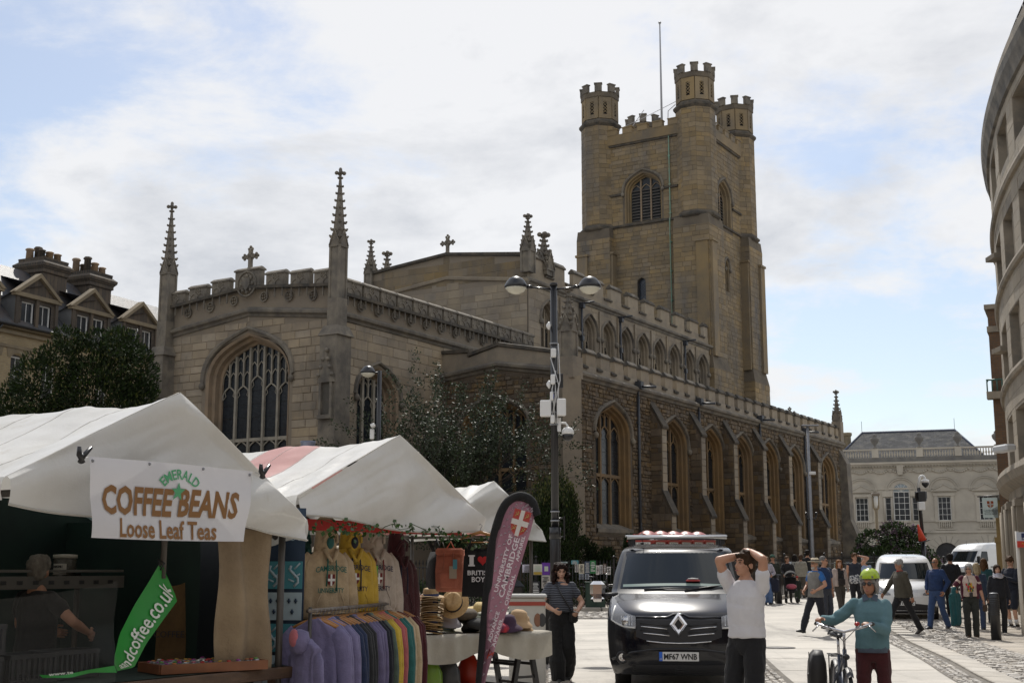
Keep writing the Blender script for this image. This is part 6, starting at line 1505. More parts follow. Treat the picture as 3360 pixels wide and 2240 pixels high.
def text_fit(txt,m,parent,fn,off=0.0,name='lettering',sx=1.0,ext=.0,origin=(0,0,0),spacing=1.0,shear=0.0):
 """fn(s,t): s,t in 0..1 over the text's bounding box -> world point"""
 me = text_mesh(txt,1.0,ext,off,'LEFT',1.0,shear,spacing); me.materials.clear(); me.materials.append(m)
 xs = [v.co.x for v in me.vertices]; ys = [v.co.y for v in me.vertices]; x0,x1,y0,y1 = min(xs),max(xs),min(ys),max(ys)
 o = Vector(origin)
 for v in me.vertices: v.co = fn((v.co.x-x0)/(x1-x0),(v.co.y-y0)/(y1-y0))-o
 return inst(name,me,parent)
def canopy(A,ridge_z,zA,zB,L,stripes,name,lab,seed,drop=.14,Wd=2.9,posts=True,back=0):
 o = empty(name,(A[0],A[1],0),R(58.73)); tag(o,lab,'market stall')
 rnd = random.Random(seed); ns = seed*3.7; hx = Wd/2
 def wr(p,k=.03,f=1.6): return noise.noise(Vector((p[0]*f+ns,p[1]*f,p[2]*f)))*k
 def zr(y): return ridge_z+.05*math.exp(-y*3)-.03*math.sin(min(1,y/1.2)*math.pi)-.02*y*.2
 # slopes (local x along the gable, y = into the stall row)
 def slope(side,y0,y1,m,nm):
  mb = MB(); nu = 26; nv = max(6,int((y1-y0)*18))
  def fn(u,v):
   y = y0+(y1-y0)*v; ze = (zA if side < 0 else zB)+.02*math.sin(y*2.3+ns); x = hx+side*hx*u*1.02
   z = zr(y)+(ze-zr(y))*(u**1.06); z -= .10*math.sin(math.pi*u)*min(1,y*.8+.1)*.6
   fold = (.05*noise.noise(Vector((ns,(y*1.0+u*.6)*6,u*.8)))-.035*abs(noise.noise(Vector((ns+5,(y+u*.35)*9,u*.7)))))*math.exp(-((y-.3)**2)*2)*(.4+u)
   q_ = min(1,y*5); return (x,y,z+(wr((x,y,z),.035)+wr((x,y,z),.012,7)+fold)*q_+.006)
  mb.grid(fn,nu,nv)
  def val(u,v):
   y = y0+(y1-y0)*u; p = fn(1,u); return (p[0]+side*(.02+.02*math.sin(v*3)),y,p[2]-v*drop)
  mb.grid(val,nv,3); pn = mb.build(nm,m,o)
  for v_ in (.012,.5): s_ = MB(); s_.tube([Vector(fn(i/30,v_))+Vector((0,0,.0015)) for i in range(31)],.0022,4); s_.build('seam',mat('seam',(.62,.6,.56),.6),pn)
  return pn
 y = 0
 for (w,m,nm) in stripes:
  for sd in (-1,1): slope(sd,y,y+w,m,nm)
  y += w
 # stitched seams across the roof at the panel joints
 # front gable, taut cloth with folds running from the ridge
 g = MB()
 def top(x):
  t = min(1,abs(x-hx)/(hx*1.02)); ze = zA if x < hx else zB
  return zr(0)+(ze-zr(0))*(t**1.06)-.10*math.sin(math.pi*t)*.06
 def fg(u,v):
  x = Wd*1.02*u-.01*Wd; zt = top(x); zb = zA+(zB-zA)*u-drop+.035*math.sin(u*math.pi*2+ns)-.02
  z = zt+(zb-zt)*v; q = .02*math.sin(math.pi*v)*math.sin(math.pi*u)
  f1 = .11*noise.noise(Vector((x*.45+ns,(z*1.0-(x-hx)*.30)*3.2,0)))*(.5+u)+.035*(1-abs(noise.noise(Vector((x*.9+ns*2,(z-(x-hx)*.42)*8,3))))*2.4)*(.3+v)*math.sin(math.pi*min(1,v*1.2))*min(1,(zt-zb)*1.2)*(.4+.6*u)
  e_ = min(1,v*9); return (x,-.004-q*1.2+(f1+wr((x,0,z),.03,2.2)-.01)*e_,z)
 g.grid(fg,70,40); g.build('gable_cloth',stripes[0][1],o)
 h = MB(); h.tube([(Vector(fg(i/40,1))+Vector((0,-.006,.01))) for i in range(41)],.007,4); h.build('hem',mat('hem',(.5,.48,.43),.6),o)
 Lt = sum(s[0] for s in stripes)
 pm = MB()
 if posts:
  for x in (.12,Wd-.12):
   for yy in ((.12 if (x > 1) != (seed == 2) else 1.6),Lt-.2): p = MB(); p.tube([(x,yy,0),(x,yy,(zA if x < hx else zB)-.05)],.03,8); p.build('post',POLE,o)
  for yy in (.12,Lt-.2): p = MB(); p.tube([(.12,yy,zA-.1),(Wd-.12,yy,zB-.1)],.026,8); p.build('cross_rail',POLE,o)
  for x,z in ((.12,zA-.1),(Wd-.12,zB-.1),(hx,ridge_z-.2)): p = MB(); p.tube([(x,.12,z),(x,Lt-.1,z)],.026,8); p.build('roof_rail',POLE,o)
  for yy in (.12,Lt-.2):
   p = MB(); p.tube([(.14,yy+.05,zA-.16),(hx,yy+.05,ridge_z-.2),(Wd-.14,yy+.05,zB-.16)],.022,8); p.build('rafter',POLE,o)
 return o,(lambda x,y,z: Vector((A[0],A[1],0))+WDIR*x+SDIR*y+Vector((0,0,z)))
A1 = (-3.25,8.32); A2 = (-1.85,11.3); A3 = (-1.03,18.7)
def build_coffee():
 o,P = canopy(A1,2.84,2.18,2.0,4,[(1.15,PVCW,'canopy_panel'),(1.0,PVCW,'canopy_panel'),(.6,PVCG,'canopy_stripe'),(1.2,PVCW,'canopy_panel')],'coffee_stall','white canvas market stall selling coffee with a lettered banner on its gable',1,.15)
 p0 = P(0,-.24,0)
 def G(u,v,d=0): return onplane(u,v,p0+NDIR*d,SDIR)
 # banner: four corners in the photograph, hung on the gable plane
 C = [(292,1497),(832,1546),(797,1776),(298,1763)]
 def bil(s,t):     # s to the right, t up
  u = (C[3][0]*(1-s)+C[2][0]*s)*(1-t)+(C[0][0]*(1-s)+C[1][0]*s)*t; v = (C[3][1]*(1-s)+C[2][1]*s)*(1-t)+(C[0][1]*(1-s)+C[1][1]*s)*t
  return u,v-6*math.sin(math.pi*s)*(t-.5)
 og = P(1.4,-.10,0); og.z = 1.7
 b = empty('stall_banner',og); tag(b,'white vinyl banner with brown and green lettering clipped to the coffee stall gable','banner')
 def bp(s,t,d=0): q = G(*bil(s,t),d); return q+NDIR*(.012*math.sin(s*7+1)*math.sin(t*3+.5)+.008*math.sin(t*9+s*3))
 m = MB(); m.grid(lambda s,t: bp(s,t)-og,24,14); m.build('sheet',mat('banner_vinyl',(.70,.69,.71),.4,(.64,.63,.65),1.5,trans=.15),b)
 brn = mat('letter_brown',(.24,.115,.035),.55); grn = mat('letter_green',(.09,.36,.17),.55)
 def box(s0,s1,t0,t1,sl=0): return lambda s,t: bp(s0+(s1-s0)*s,t0+(t1-t0)*t+sl*s,.006)
 text_fit('COFFEE',brn,b,box(.075,.53,.30,.67,-.0),.035,origin=og); text_fit('BEANS',brn,b,box(.57,.93,.31,.685,.0),.035,origin=og)
 text_fit('Loose Leaf Teas',brn,b,box(.185,.82,.02,.265,-.005),.022,origin=og)
 def arc(s,t):
  a = (s-.5)*1.75; r = .30+.13*t; return bp(.56+math.sin(a)*r*.40,.50+math.cos(a)*r*1.0,.006)
 text_fit('EMERALD',grn,b,arc,.02,origin=og)
 st = MB(); pts = []
 for k in range(10): r_ = .17 if k % 2 == 0 else .07; a = k*math.pi/5; pts.append((.555+math.sin(a)*r_*.26,.635+math.cos(a)*r_*.75))
 st.poly([pts[::-1]],lambda s,t: bp(s,t,.008)-og); st.build('star',grn,b)
 ey = MB()
 for s,t in ((.02,.95),(.37,.965),(.70,.965),(.985,.95)): c = bp(s,t,.004)-og; ey.lathe([(.012,0),(.012,.004),(.006,.006)],8,c,M=Matrix.Rotation(R(90),3,'X'))
 ey.build('eyelet',GREYM,b)
 for (u,v,lb) in ((268,1492,'black spring clamp gripping the left edge of the coffee banner'),(862,1546,'black spring clamp gripping the right edge of the coffee banner')):
  c = G(u,v,.05); k = empty('spring_clamp',c); tag(k,lb,'clamp','spring clamps on the stall cloth'); X = WDIR
  for sg in (-1,1):
   j = MB(); j.tube([Vector((0,0,-.05))+X*(.05*sg*-.3),Vector((0,0,0))+X*.02*sg,Vector((0,-.01,.055))+X*(.03+.05*sg)],[.016,.02,.013],6); j.build('jaw',BLK,k)
  j = MB(); j.tube([X*-.03,X*.03],.012,8); j.build('pivot',GREYM,k)
  j = MB(); sgn = 1 if u < 500 else -1; q = G(*((288,1500) if u < 500 else (836,1548)),.03)-c; j.tube([Vector((0,0,-.03)),q],.004,4); j.build('cord',mat('cord_white',(.5,.5,.5)),k)
 # counter
 t = empty('counter_table',P(1.5,.55,0),R(58.73)); tag(t,'dark wooden trestle counter of the coffee stall under a green cloth','table')
 m = MB(); m.bbox((-.1,0,.775),(3.0,1.0,.05),.01); m.build('top',WOOD,t)
 m = MB(); m.grid(lambda u,v: (-1.6+3.0*u,-.45+.9*v,.806+.004*math.sin(u*20)*math.sin(v*9)),20,8); m.build('cloth',DKGR,t)
 m = MB(); m.bbox((-.1,-.515,.76),(3.05,.035,.09),.008); m.build('edge_board',WOOD,t)
 for x in (-1.4,0,1.25):
  for y in (-.4,.4): m = MB(); m.box((x,y,.375),(.06,.06,.75)); m.build('leg',WOOD,t)
 # backdrop boards and curtain
 def panel(nm,lab,cat,x0,x1,y0,y1,z0,z1,mt,wave=.02):
  k = empty(nm,P((x0+x1)/2,(y0+y1)/2,z0)); c = P((x0+x1)/2,(y0+y1)/2,z0); tag(k,lab,cat)
  m = MB(); n = SDIR
  m.grid(lambda u,v: P(x0+(x1-x0)*u,y0+(y1-y0)*u+wave*math.sin(u*11+v*1.5)+wave*.6*math.sin(v*7+u*4),z0+(z1-z0)*v)-c,26,14); m.build('sheet',mt,k); return k
 panel('stall_tarpaulin','dark green tarpaulin hung across the back of the coffee stall','tarpaulin',-1.2,3.0,2.6,2.6,.0,2.2,DKGR)
 panel('stall_tarpaulin','dark green tarpaulin closing the far side of the coffee stall','tarpaulin',2.55,2.62,.8,2.6,.1,2.0,DKGR)
 panel('canvas_curtain','dirty beige canvas curtain hung in folds at the corner of the coffee stall','curtain',2.05,2.62,.10,.12,.78,1.95,mat('canvas_beige',(.30,.225,.14),.9,(.2,.145,.09),2.5,.4,30,stain=((.08,.06,.04),2.2,.55,.75,(1,1,.3))),.045)
 ct = panel('plastic_sheet','sagging clear plastic sheet screening the front of the coffee counter','sheet',-1.8,.95,.02,.03,.82,1.5,mat('clear_plastic',(.16,.16,.15),.10,alpha=.10,spec=.8),.03)
 for v in ct.children[0].data.vertices:
  q = v.co+Vector(ct.location)-P(-1.8,0,0); x = q.dot(WDIR); f_ = max(0,(v.co.z-.3)/.4); v.co.z -= f_*.12*math.sin(math.pi*min(1,max(0,x/2.75)))
 # shelf with rail, crates, tins
 sh = empty('stall_shelf',P(.6,1.7,1.45),R(58.73)); tag(sh,'perforated steel shelf across the back of the coffee stall','shelf')
 m = MB(); m.box((0,0,.12),(3.4,.5,.02)); m.box((0,-.25,.03),(3.4,.02,.1)); m.build('shelf_board',mat('shelf_grey',(.10,.095,.085),.6),sh)
 for i in range(22): m = MB(); m.box((-1.6+i*.15,-.262,.03),(.05,.006,.03)); m.build('slot',IRON,sh)
 for x in (-1.6,0,1.6): m = MB(); m.tube([(x,.2,-1.45),(x,.2,.1)],.025,6); m.build('upright',POLE,sh)
 cm = mat('crate_black',(.02,.02,.022),.5)
 for i,(x,y,z) in enumerate(((.15,.55,.81),(.65,.6,.81),(.2,.6,1.02),(1.1,.7,.81))):
  k = empty('plastic_crate',P(x,y,z),R(58.73)); tag(k,['black slatted plastic crate behind the plastic sheet, next to the seller','black slatted plastic crate in the middle of the coffee counter','black slatted plastic crate stacked on another behind the plastic sheet','black slatted plastic crate beside the green banner'][i],'crate','plastic crates on the coffee counter')
  for (cx,cy,lx,ly) in ((0,-.14,.4,.01),(0,.14,.4,.01),(-.2,0,.01,.29),(.2,0,.01,.29)):
   for zz in (.015,.185): m = MB(); m.box((cx,cy,zz),(lx,ly,.03)); m.build('rim',cm,k)
   n = 9
   for j in range(n):
    q = -.5+(j+.5)/n; m = MB(); m.box((cx+(q*lx if lx > .1 else 0),cy+(q*ly if ly > .1 else 0),.1),(.02 if lx > .1 else .008,.02 if ly > .1 else .008,.15)); m.build('slat',cm,k)
  m = MB(); m.box((0,0,.01),(.39,.28,.01)); m.build('floor',cm,k)
 jar = empty('tea_canister',P(.72,1.55,1.6)); jp = at(212,1868,11.0); jar.location = (jp.x,11.0,jp.z-.09); tag(jar,'glass canister with a pale lid and a lettered label on the stall shelf','canister')
 m = MB(); m.lathe([(.09,0),(.095,.02),(.095,.17),(.085,.19)],16); m.build('glass',mat('jar_glass',(.12,.11,.09),.1,alpha=.7,spec=.8),jar); m = MB(); m.lathe([(.1,.185),(.1,.215),(.02,.22)],16); m.build('lid',mat('jar_lid',(.4,.38,.33),.4),jar)
 m = MB(); m.grid(lambda u,v: (.098*math.cos(-2.4+u*1.3),.098*math.sin(-2.4+u*1.3),.05+.09*v),8,1); lb = m.build('label',paper((.62,.60,.55)),jar)
 text('CHAMOMILE',.03,INK,lb,loc=(-.03,-.103,.115),rot=(R(90),0,R(-22)),sx=.7); text('FLOWERS',.03,INK,lb,loc=(-.03,-.103,.078),rot=(R(90),0,R(-22)),sx=.7)
 # green pennant banner
 q0 = P(0,.02,0); Q = lambda u,v,d=0: onplane(u,v,q0+NDIR*(d+.0),SDIR)
 og2 = Q(430,2190); k = empty('green_banner',og2); tag(k,'long green vinyl banner with white web lettering slipping off the coffee counter','banner'); gm = mat('vinyl_green',(.02,.27,.035),.4,(.018,.22,.03),2,trans=.1)
 Lp = [(375,2178),(376,2150),(392,2080),(440,1985),(490,1905),(522,1850)]; Rp = [(385,2200),(440,2188),(480,2110),(530,2040),(583,1968),(534,1856)]
 def lerp(Pp,t):
  n = len(Pp)-1; i = min(n-1,int(t*n)); f_ = t*n-i; return (Pp[i][0]+(Pp[i+1][0]-Pp[i][0])*f_,Pp[i][1]+(Pp[i+1][1]-Pp[i][1])*f_)
 def strip(s,t,d=0): a,b_ = lerp(Lp,t),lerp(Rp,t); return Q(a[0]+(b_[0]-a[0])*s,a[1]+(b_[1]-a[1])*s,d+.02*math.sin(t*5)*math.sin(s*3))
 m = MB(); m.grid(lambda s,t: strip(s,t)-og2,8,24); m.build('sheet',gm,k)
 L2 = [(128,2212),(200,2215),(290,2196),(376,2182)]; R2 = [(140,2222),(230,2222),(300,2205),(384,2205)]
 m = MB(); m.grid(lambda s,t: Q(*[lerp(L2,t)[i]+(lerp(R2,t)[i]-lerp(L2,t)[i])*s for i in (0,1)],.06+.02*math.sin(t*9))-og2,4,14); m.build('tail',gm,k)
 wm = mat('letter_white',(.62,.66,.60),.5)
 text_fit('aandcoffee.co.uk',wm,k,lambda s,t: strip(.86-.52*t,.06+.80*s,.012),.012,origin=og2,shear=.2)
 text_fit('www.te',wm,k,lambda s,t: Q(160+80*s,2217-9*t-s*8,.085),.01,origin=og2)
 pr_ = MB(); pp = P(1.55,.3,0); z1 = 2.0;
 pl = empty('banner_pole',(Q(530,1860).x,Q(530,1860).y,.8)); tag(pl,'dark pole hung from the coffee stall roof above the green banner','pole'); m = MB(); m.tube([(0,.05,.72),(0,.05,1.3)],.022,8); m.build('tube',POLE,pl); m = MB(); m.tube([(0,-.03,.78),(.03,-.03,.83),(-.02,-.03,.86),(0,-.03,.8)],.008,5); m.build('knot',IRON,pl)
 # hessian sack behind it
 sk = at(560,2020,11.0); k = empty('coffee_sack',(sk.x,11.0,sk.z-.45)); tag(k,'brown hessian coffee sack hung behind the green banner','sack'); m = MB(); m.grid(lambda u,v: (-.12+.26*u,.02*math.sin(u*5+v*3),.75*v-.05*math.sin(u*3.1)*v),8,10); m.build('cloth',mat('hessian',(.20,.125,.055),.95,(.15,.095,.045),9,.5,80),k); text('COFFEE',.075,INK,k,loc=(0,-.03,.3),rot=(R(90),0,0))
 # tray of little foil samples
 ta,tb = at(478,2195,9.9),at(828,2195,10.45); tx = (tb-ta).to_2d(); L_ = tx.length; ang = math.atan2(tx.y,tx.x)
 k = empty('sample_tray',((ta.x+tb.x)/2,(ta.y+tb.y)/2+.1,.812),ang); tag(k,'shallow wooden tray filled with small foil samples on the coffee counter','tray'); wm2 = mat('tray_wood',(.24,.09,.035),.55,(.17,.065,.03),5)
 m = MB(); m.box((0,0,.008),(L_,.42,.016)); m.build('floor',wm2,k)
 for (x,y,lx,ly) in ((0,-.21,L_,.02),(0,.21,L_,.02),(-L_/2,0,.02,.40),(L_/2,0,.02,.40)): m = MB(); m.box((x,y,.035),(lx,ly,.07)); m.build('side',wm2,k)
 foil = mat('sample_foil',(.30,.30,.31),.3,(.08,.08,.09),30,metal=.6,objrand=.3); caps = [mat('sample_%d' % i,c,.45) for i,c in enumerate(((.50,.03,.03),(.5,.16,.03),(.55,.33,.05),(.12,.3,.05),(.3,.03,.25),(.5,.5,.48),(.45,.06,.12)))]
 rnd = random.Random(9); fm = MB(); fm.bbox((0,0,.025),(.055,.05,.05),.012); fme = fm.mesh('packet',foil); cms = []
 for c in caps: q = MB(); q.lathe([(.018,.05),(.016,.056),(.004,.058)],8); cms.append(q.mesh('seal',c))
 M = Matrix.Rotation(ang,4,'Z')
 for i in range(int(L_/.075)):
  for j in range(5):
   q = M @ Vector((-L_/2+.06+i*.075+rnd.uniform(-.006,.006),-.15+j*.075+rnd.uniform(-.006,.006),.018+rnd.uniform(0,.015))); w = inst('foil_sample',fme,None,Vector(k.location)+q,(rnd.uniform(-.15,.15),rnd.uniform(-.15,.15),rnd.uniform(0,6)))
   tag(w,'small foil packet with a bright round seal in the wooden tray','packet','foil samples in the tray'); inst('seal',rnd.choice(cms),w)
build_coffee()

# ------------------------------------------------------------------ garments
def cloth(name,c,c2=None): return mat(name,c,.92,c2 or tuple(x*.78 for x in c),9,.75,7,sheen=.1)
def garment_mesh(seed,w=.27,h=.68,sl=.62,th=.05,hood=False,spread=.10):
 rnd = random.Random(seed); mb = MB(); N = 40; rings = []
 for z,hw,t in ((-.055,.06,.045),(-.075,.085,.05),(-.10,.14,.045),(-.14,.21,.05),(-.2,w*.93,th),(-.32,w*.96,th*1.1),(-.5,w*.97,th*1.15),(-h+.06,w,th*1.2),(-h+.03,w*.95,th),(-h-.0,w*.93,th*.9),(-h,w*.7,th*.5)):
  R_ = []
  for j in range(N):
   a = 2*math.pi*j/N; cx = math.copysign(abs(math.cos(a))**.7,math.cos(a)); sy = math.copysign(abs(math.sin(a))**.8,math.sin(a))
   fold = (.016*math.sin(cx*11+seed+z*3)+.010*math.sin(cx*23+seed*2-z*5))*min(1,-z*2.2)
   R_.append((cx*hw,sy*t+fold,z+.012*math.sin(cx*6+seed)))
  rings.append(R_)
 mb.rings(rings)
 for s in (-1,1):
  x0 = s*(w*.78); k = rnd.uniform(-.03,.03); sp_ = spread+rnd.uniform(-.02,.03)
  pts = [(x0*.82,0,-.155),(x0+s*.035,k*.3,-.23),(x0+s*(.05+sp_*.45),k*.6,-.4),(x0+s*(.055+sp_*.8),k,-.56),(x0+s*(.05+sp_),k,-.1-sl),(x0+s*(.045+sp_),k,-.16-sl)]
  mb.tube(pts,[.07,.078,.072,.064,.054,.042],12,True,True,.40,(0,1,0))
 return mb
def hanger(parent,top=(0,0,0),w=.2,m=None,hook=True):
 m_ = MB(); pts = [(-w,0,-.13),(-w*.5,0,-.085),(0,0,-.055),(w*.5,0,-.085),(w,0,-.13)]
 m_.tube(pts,[.012,.016,.018,.016,.012],8); h = m_.build('hanger',m or TIMB,parent,top)
 q = MB(); q.tube([(0,0,-.05),(0,0,-.015),(.015,0,.0),(.018,0,.015),(0,0,.03),(-.015,0,.02)],.003,5); q.build('hook',GREYM,h); return h
def build_clothes():
 o,P = canopy(A2,2.82,2.2,2.13,5,[(1.0,PVCW,'canopy_panel'),(.7,PVCP,'canopy_stripe'),(1.6,PVCW,'canopy_panel')],'clothes_stall','white and pink canvas market stall hung with hoodies and hats',2,.17)
 red = mat('stall_red',(.42,.02,.015),.6)
 m = MB(); m.bx(.1,2.8,.16,.2,1.93,2.03); m.build('valance_strip',red,o)
 # display hoodies
 tm = {'beige': cloth('fleece_beige',(.52,.39,.24)),'yellow': cloth('fleece_yellow',(.58,.38,.045)),'cream': cloth('fleece_cream',(.50,.42,.35)),'teal': cloth('fleece_teal',(.035,.14,.125)),'maroon': cloth('fleece_maroon',(.055,.008,.012))}
 green = mat('print_green',(.015,.12,.09),.7); navy = mat('print_navy',(.02,.022,.05),.7); maro = mat('print_maroon',(.18,.02,.02),.7)
 D = (WDIR*.45+Vector((.0,.9,0))).normalized()
 def hoodie(u,v,Y,key,lab,ink,rz,k=1.0,front=True,letters=('CAMBRIDGE','UNIVERSITY'),inner=None):
  p = at(u,v,Y); h = empty('hoodie',p,rz); tag(h,lab,'hoodie','hoodies hung under the stall canopy'); mt = tm[key]
  garment_mesh(int(u),.27*k,.70*k,.60*k,.06,spread=.06).build('body',mt,h)
  hd = MB(); rr = []
  for z,a,b in ((-.13,.13,.07),(-.04,.115,.085),(.05,.10,.085),(.13,.095,.07),(.20,.085,.05),(.235,.04,.02)):
   rr.append([(a*math.cos(t*2*math.pi/14),b*math.sin(t*2*math.pi/14)+.02,z) for t in range(14)])
  hd.rings(rr); hd.build('hood',mt,h)
  op = MB(); op.ell((0,-.055,-.02),(.045,.025,.06),12,8); op.build('hood_lining',inner or mt,h)
  ro = MB(); ro.tube([(-.085,-.05,-.02),(-.06,-.08,.05),(0,-.085,.085),(.06,-.08,.05),(.085,-.05,-.02)],.014,6); ro.tube([(-.075,-.07,-.08),(-.03,-.085,-.17),(0,-.085,-.2)],.02,6); ro.tube([(.075,-.07,-.08),(.03,-.085,-.17),(0,-.085,-.2)],.02,6); ro.build('hood_rim',mt,h)
  for s in (-1,1): cd = MB(); cd.tube([(s*.045,-.085,-.16),(s*.055,-.095,-.28),(s*.06,-.09,-.42-.04*(s > 0))],.007,6); cd.build('drawcord',ink if key != 'cream' else maro,h)
  pk = MB(); pk.tube([(-.10,-.078,-.46),(-.16,-.08,-.58),(-.16,-.08,-.63)],.005,4); pk.tube([(.10,-.078,-.46),(.16,-.08,-.58),(.16,-.08,-.63)],.005,4); pk.tube([(-.10,-.078,-.46),(.10,-.078,-.46)],.004,4); pk.build('pocket_seam',mt,h)
  rb = MB(); rb.tube([(.262*math.cos(a)*k,.065*math.sin(a),-.665*k) for a in [i*math.pi/12 for i in range(25)]],.012,5,False); rb.build('hem_rib',mt,h)
  if front:
   def arch(s,t): x = (s-.5)*.36; return Vector((x,-.082,-.285+.035*math.cos(x*6)+.052*t-.03))
   text_fit(letters[0],ink,h,arch,.018); text_fit(letters[1],ink,h,lambda s,t: Vector(((s-.5)*.30,-.084,-.48+.045*t)),.018)
   shield(h,(0,-.08,-.365),.085,.11,None,(maro,WHT,maro))
  return h
 RZ = R(46)
 hoodie(985,1775,12.3,'teal','teal hoodie partly behind the beige one at the stall corner',green,RZ-.25,1.05,False)
 hoodie(1072,1772,12.1,'beige','beige hoodie with green lettering and a small shield, first in the display',green,RZ,1.0,True,inner=tm['teal'])
 hoodie(1152,1772,12.5,'yellow','yellow hoodie with navy lettering between the beige and cream ones',navy,RZ,1.0,True,inner=cloth('lining_navy',(.02,.022,.04)))
 hh = hoodie(1228,1775,12.9,'cream','cream hoodie with dark lettering and a green swing tag',navy,RZ,1.0,True)
 m = MB(); m.bx(-.10,-.03,-.10,-.096,-.36,-.24); m.build('swing_tag',mat('tag_green',(.13,.36,.06),.6),hh)
 hoodie(1305,1800,13.5,'maroon','dark maroon hoodie at the end of the display row',navy,RZ+.2,1.0,False)
 # garment rail
 ra,rb_ = at(1018,2003,10.9),at(1312,1968,13.4); rb_.z = ra.z+.02; dv = (rb_-ra); L = dv.to_2d().length; ang = math.atan2(dv.y,dv.x)
 k = empty('garment_rail',(ra.x,ra.y,0),ang); tag(k,'worn steel garment rail crowded with sweatshirts on wooden hangers','garment rail'); zz = ra.z
 m = MB(); m.tube([(-.05,0,zz),(L+.05,0,zz)],.018,8); m.build('bar',mat('rail_steel',(.24,.21,.18),.4,(.12,.10,.085),9,metal=.7),k)
 for x in (0,L):
  m = MB(); m.tube([(x,0,.06),(x,0,zz+.03)],.016,8); m.build('upright',POLE,k); m = MB(); m.tube([(x,-.25,.05),(x,.25,.05)],.016,8); m.build('foot',POLE,k)
 cols = [('lilac',(.20,.18,.32)),('lilac',(.20,.18,.32)),('lilac',(.20,.18,.32)),('lilac',(.21,.19,.34)),('navy',(.022,.035,.085)),('navy',(.025,.04,.10)),('charcoal',(.022,.023,.026)),('charcoal',(.018,.018,.02)),('charcoal',(.024,.022,.025)),('purple grey',(.15,.13,.24)),('purple grey',(.16,.14,.26)),('purple grey',(.15,.13,.24)),('black',(.010,.012,.02)),('black',(.012,.013,.018)),('sage',(.10,.14,.11)),('yellow',(.60,.42,.05)),('yellow',(.58,.40,.05)),('rose',(.42,.11,.12)),('coral',(.50,.13,.12)),('teal',(.03,.15,.14)),('teal',(.03,.14,.13)),('cream',(.56,.44,.28)),('cream',(.54,.42,.27)),('wine',(.075,.010,.016)),('wine',(.085,.012,.018)),('maroon',(.06,.008,.012))]
 n = len(cols); meshes = {}
 for i,(nm,c) in enumerate(cols):
  t = .05+.92*(i/(n-1))**1.0; x = L*t; p = ra+(rb_-ra)*t
  g = empty('sweatshirt',(p.x,p.y,zz-.015),ang-math.pi/2+random.Random(i).uniform(-.13,.13)); same = sum(1 for q in cols if q[0] == nm) > 1
  tag(g,('%s sweatshirt on a wooden hanger on the garment rail' % nm),'sweatshirt','sweatshirts on the garment rail' if same else 'sweatshirts on the garment rail')
  kk = (i % 5); mt = cloth('sweat_'+nm.replace(' ','_'),c)
  garment_mesh(30+kk,.25,.80,.68,.024,spread=.015).build('body',mt,g); hanger(g)
 hd = at(1005,2075,10.7); g = empty('hoodie',hd,ang-math.pi/2-.6); tag(g,'lilac hoodie with a pink lined hood at the near end of the rail','hoodie'); garment_mesh(77,.18,.60,.45,.05,spread=.0).build('body',cloth('sweat_lilac',(.20,.18,.32)),g)
 m = MB(); m.lathe([(.02,.05),(.09,.03),(.11,-.04),(.09,-.12),(.03,-.15)],12,(-.02,-.05,-.02),sy=.7); m.build('hood',cloth('sweat_lilac',(.20,.18,.32)),g); m = MB(); m.ell((-.02,-.105,-.04),(.06,.03,.075),12,8); m.build('hood_lining',cloth('fleece_pink',(.55,.17,.2)),g)
 # teal heraldic banner at the stall corner
 bp_ = at(985,1990,11.15); k = empty('display_banner',(bp_.x-.13,11.1,.35),R(-8)); tag(k,'blue and teal heraldic display banner hung at the clothes stall corner','banner'); w,h = .34,1.75
 tl = mat('banner_teal',(.045,.20,.24),.7); nv = mat('banner_navy',(.012,.03,.06),.7); pl = mat('banner_pale',(.30,.38,.42),.7)
 m = MB(); m.grid(lambda u,v: (-w/2+w*u,.012*math.sin(u*7),h*v),8,10); m.build('sheet',nv,k)
 for i,z in enumerate((1.18,.92,.66,.40)):
  m = MB();
  for j in range(2):
   x0 = -w/2+.01+j*w/2;
  m.bx(-w/2+.01,w/2-.01,-.022,-.016,z-.11,z+.12); q = m.build('panel',tl if i % 2 == 0 else pl,k); cr = MB(); mk = pl if i % 2 == 0 else nv
  for j in (-1,1):
   if i % 2 == 0:
    pts = [(j*.09+.04*math.sin(t*1.1),-.026,z-.09+t*.035) for t in range(6)]; cr.tube(pts,.012,5)
    for t in range(4): cr.tube([(j*.09,-.026,z-.05+t*.035),(j*.09+(.05 if t % 2 else -.05),-.026,z-.03+t*.045)],.009,4)
   else:
    for dx,dz in ((-.03,.05),(.03,.05),(0,-.04)): cr.tube([(j*.08+dx,-.026,z+dz-.02),(j*.08+dx,-.026,z+dz+.02)],.009,4); cr.tube([(j*.08+dx-.015,-.026,z+dz),(j*.08+dx+.015,-.026,z+dz)],.007,4)
  kind(cr.build('motif',mk,q),'stuff')
 text('CITY OF',.10,pl,k,loc=(0,-.02,1.62),rot=(R(90),0,0)); text('CAMBRIDGE',.085,pl,k,loc=(0,-.02,1.50),rot=(R(90),0,0),sx=.75); text('official',.11,pl,k,loc=(0,-.02,.16),rot=(R(90),0,0))
 # backpack, dark jackets and tank top under the canopy
 b = at(1478,1875,13.9); k = empty('backpack',(b.x,13.9,b.z),R(-12)); tag(k,'coral pink canvas backpack with swing tags hung from the stall rail','backpack'); co = cloth('canvas_coral',(.55,.18,.11));
 m = MB(); m.rings([[(-a,-d,z),(a,-d,z),(a*1.04,0,z),(a,d,z),(-a,d,z),(-a*1.04,0,z)] for z,a,d in ((-.21,.12,.05),(-.19,.14,.075),(0,.145,.085),(.12,.14,.07),(.2,.145,.035),(.235,.148,.02))]); m.build('body',co,k)
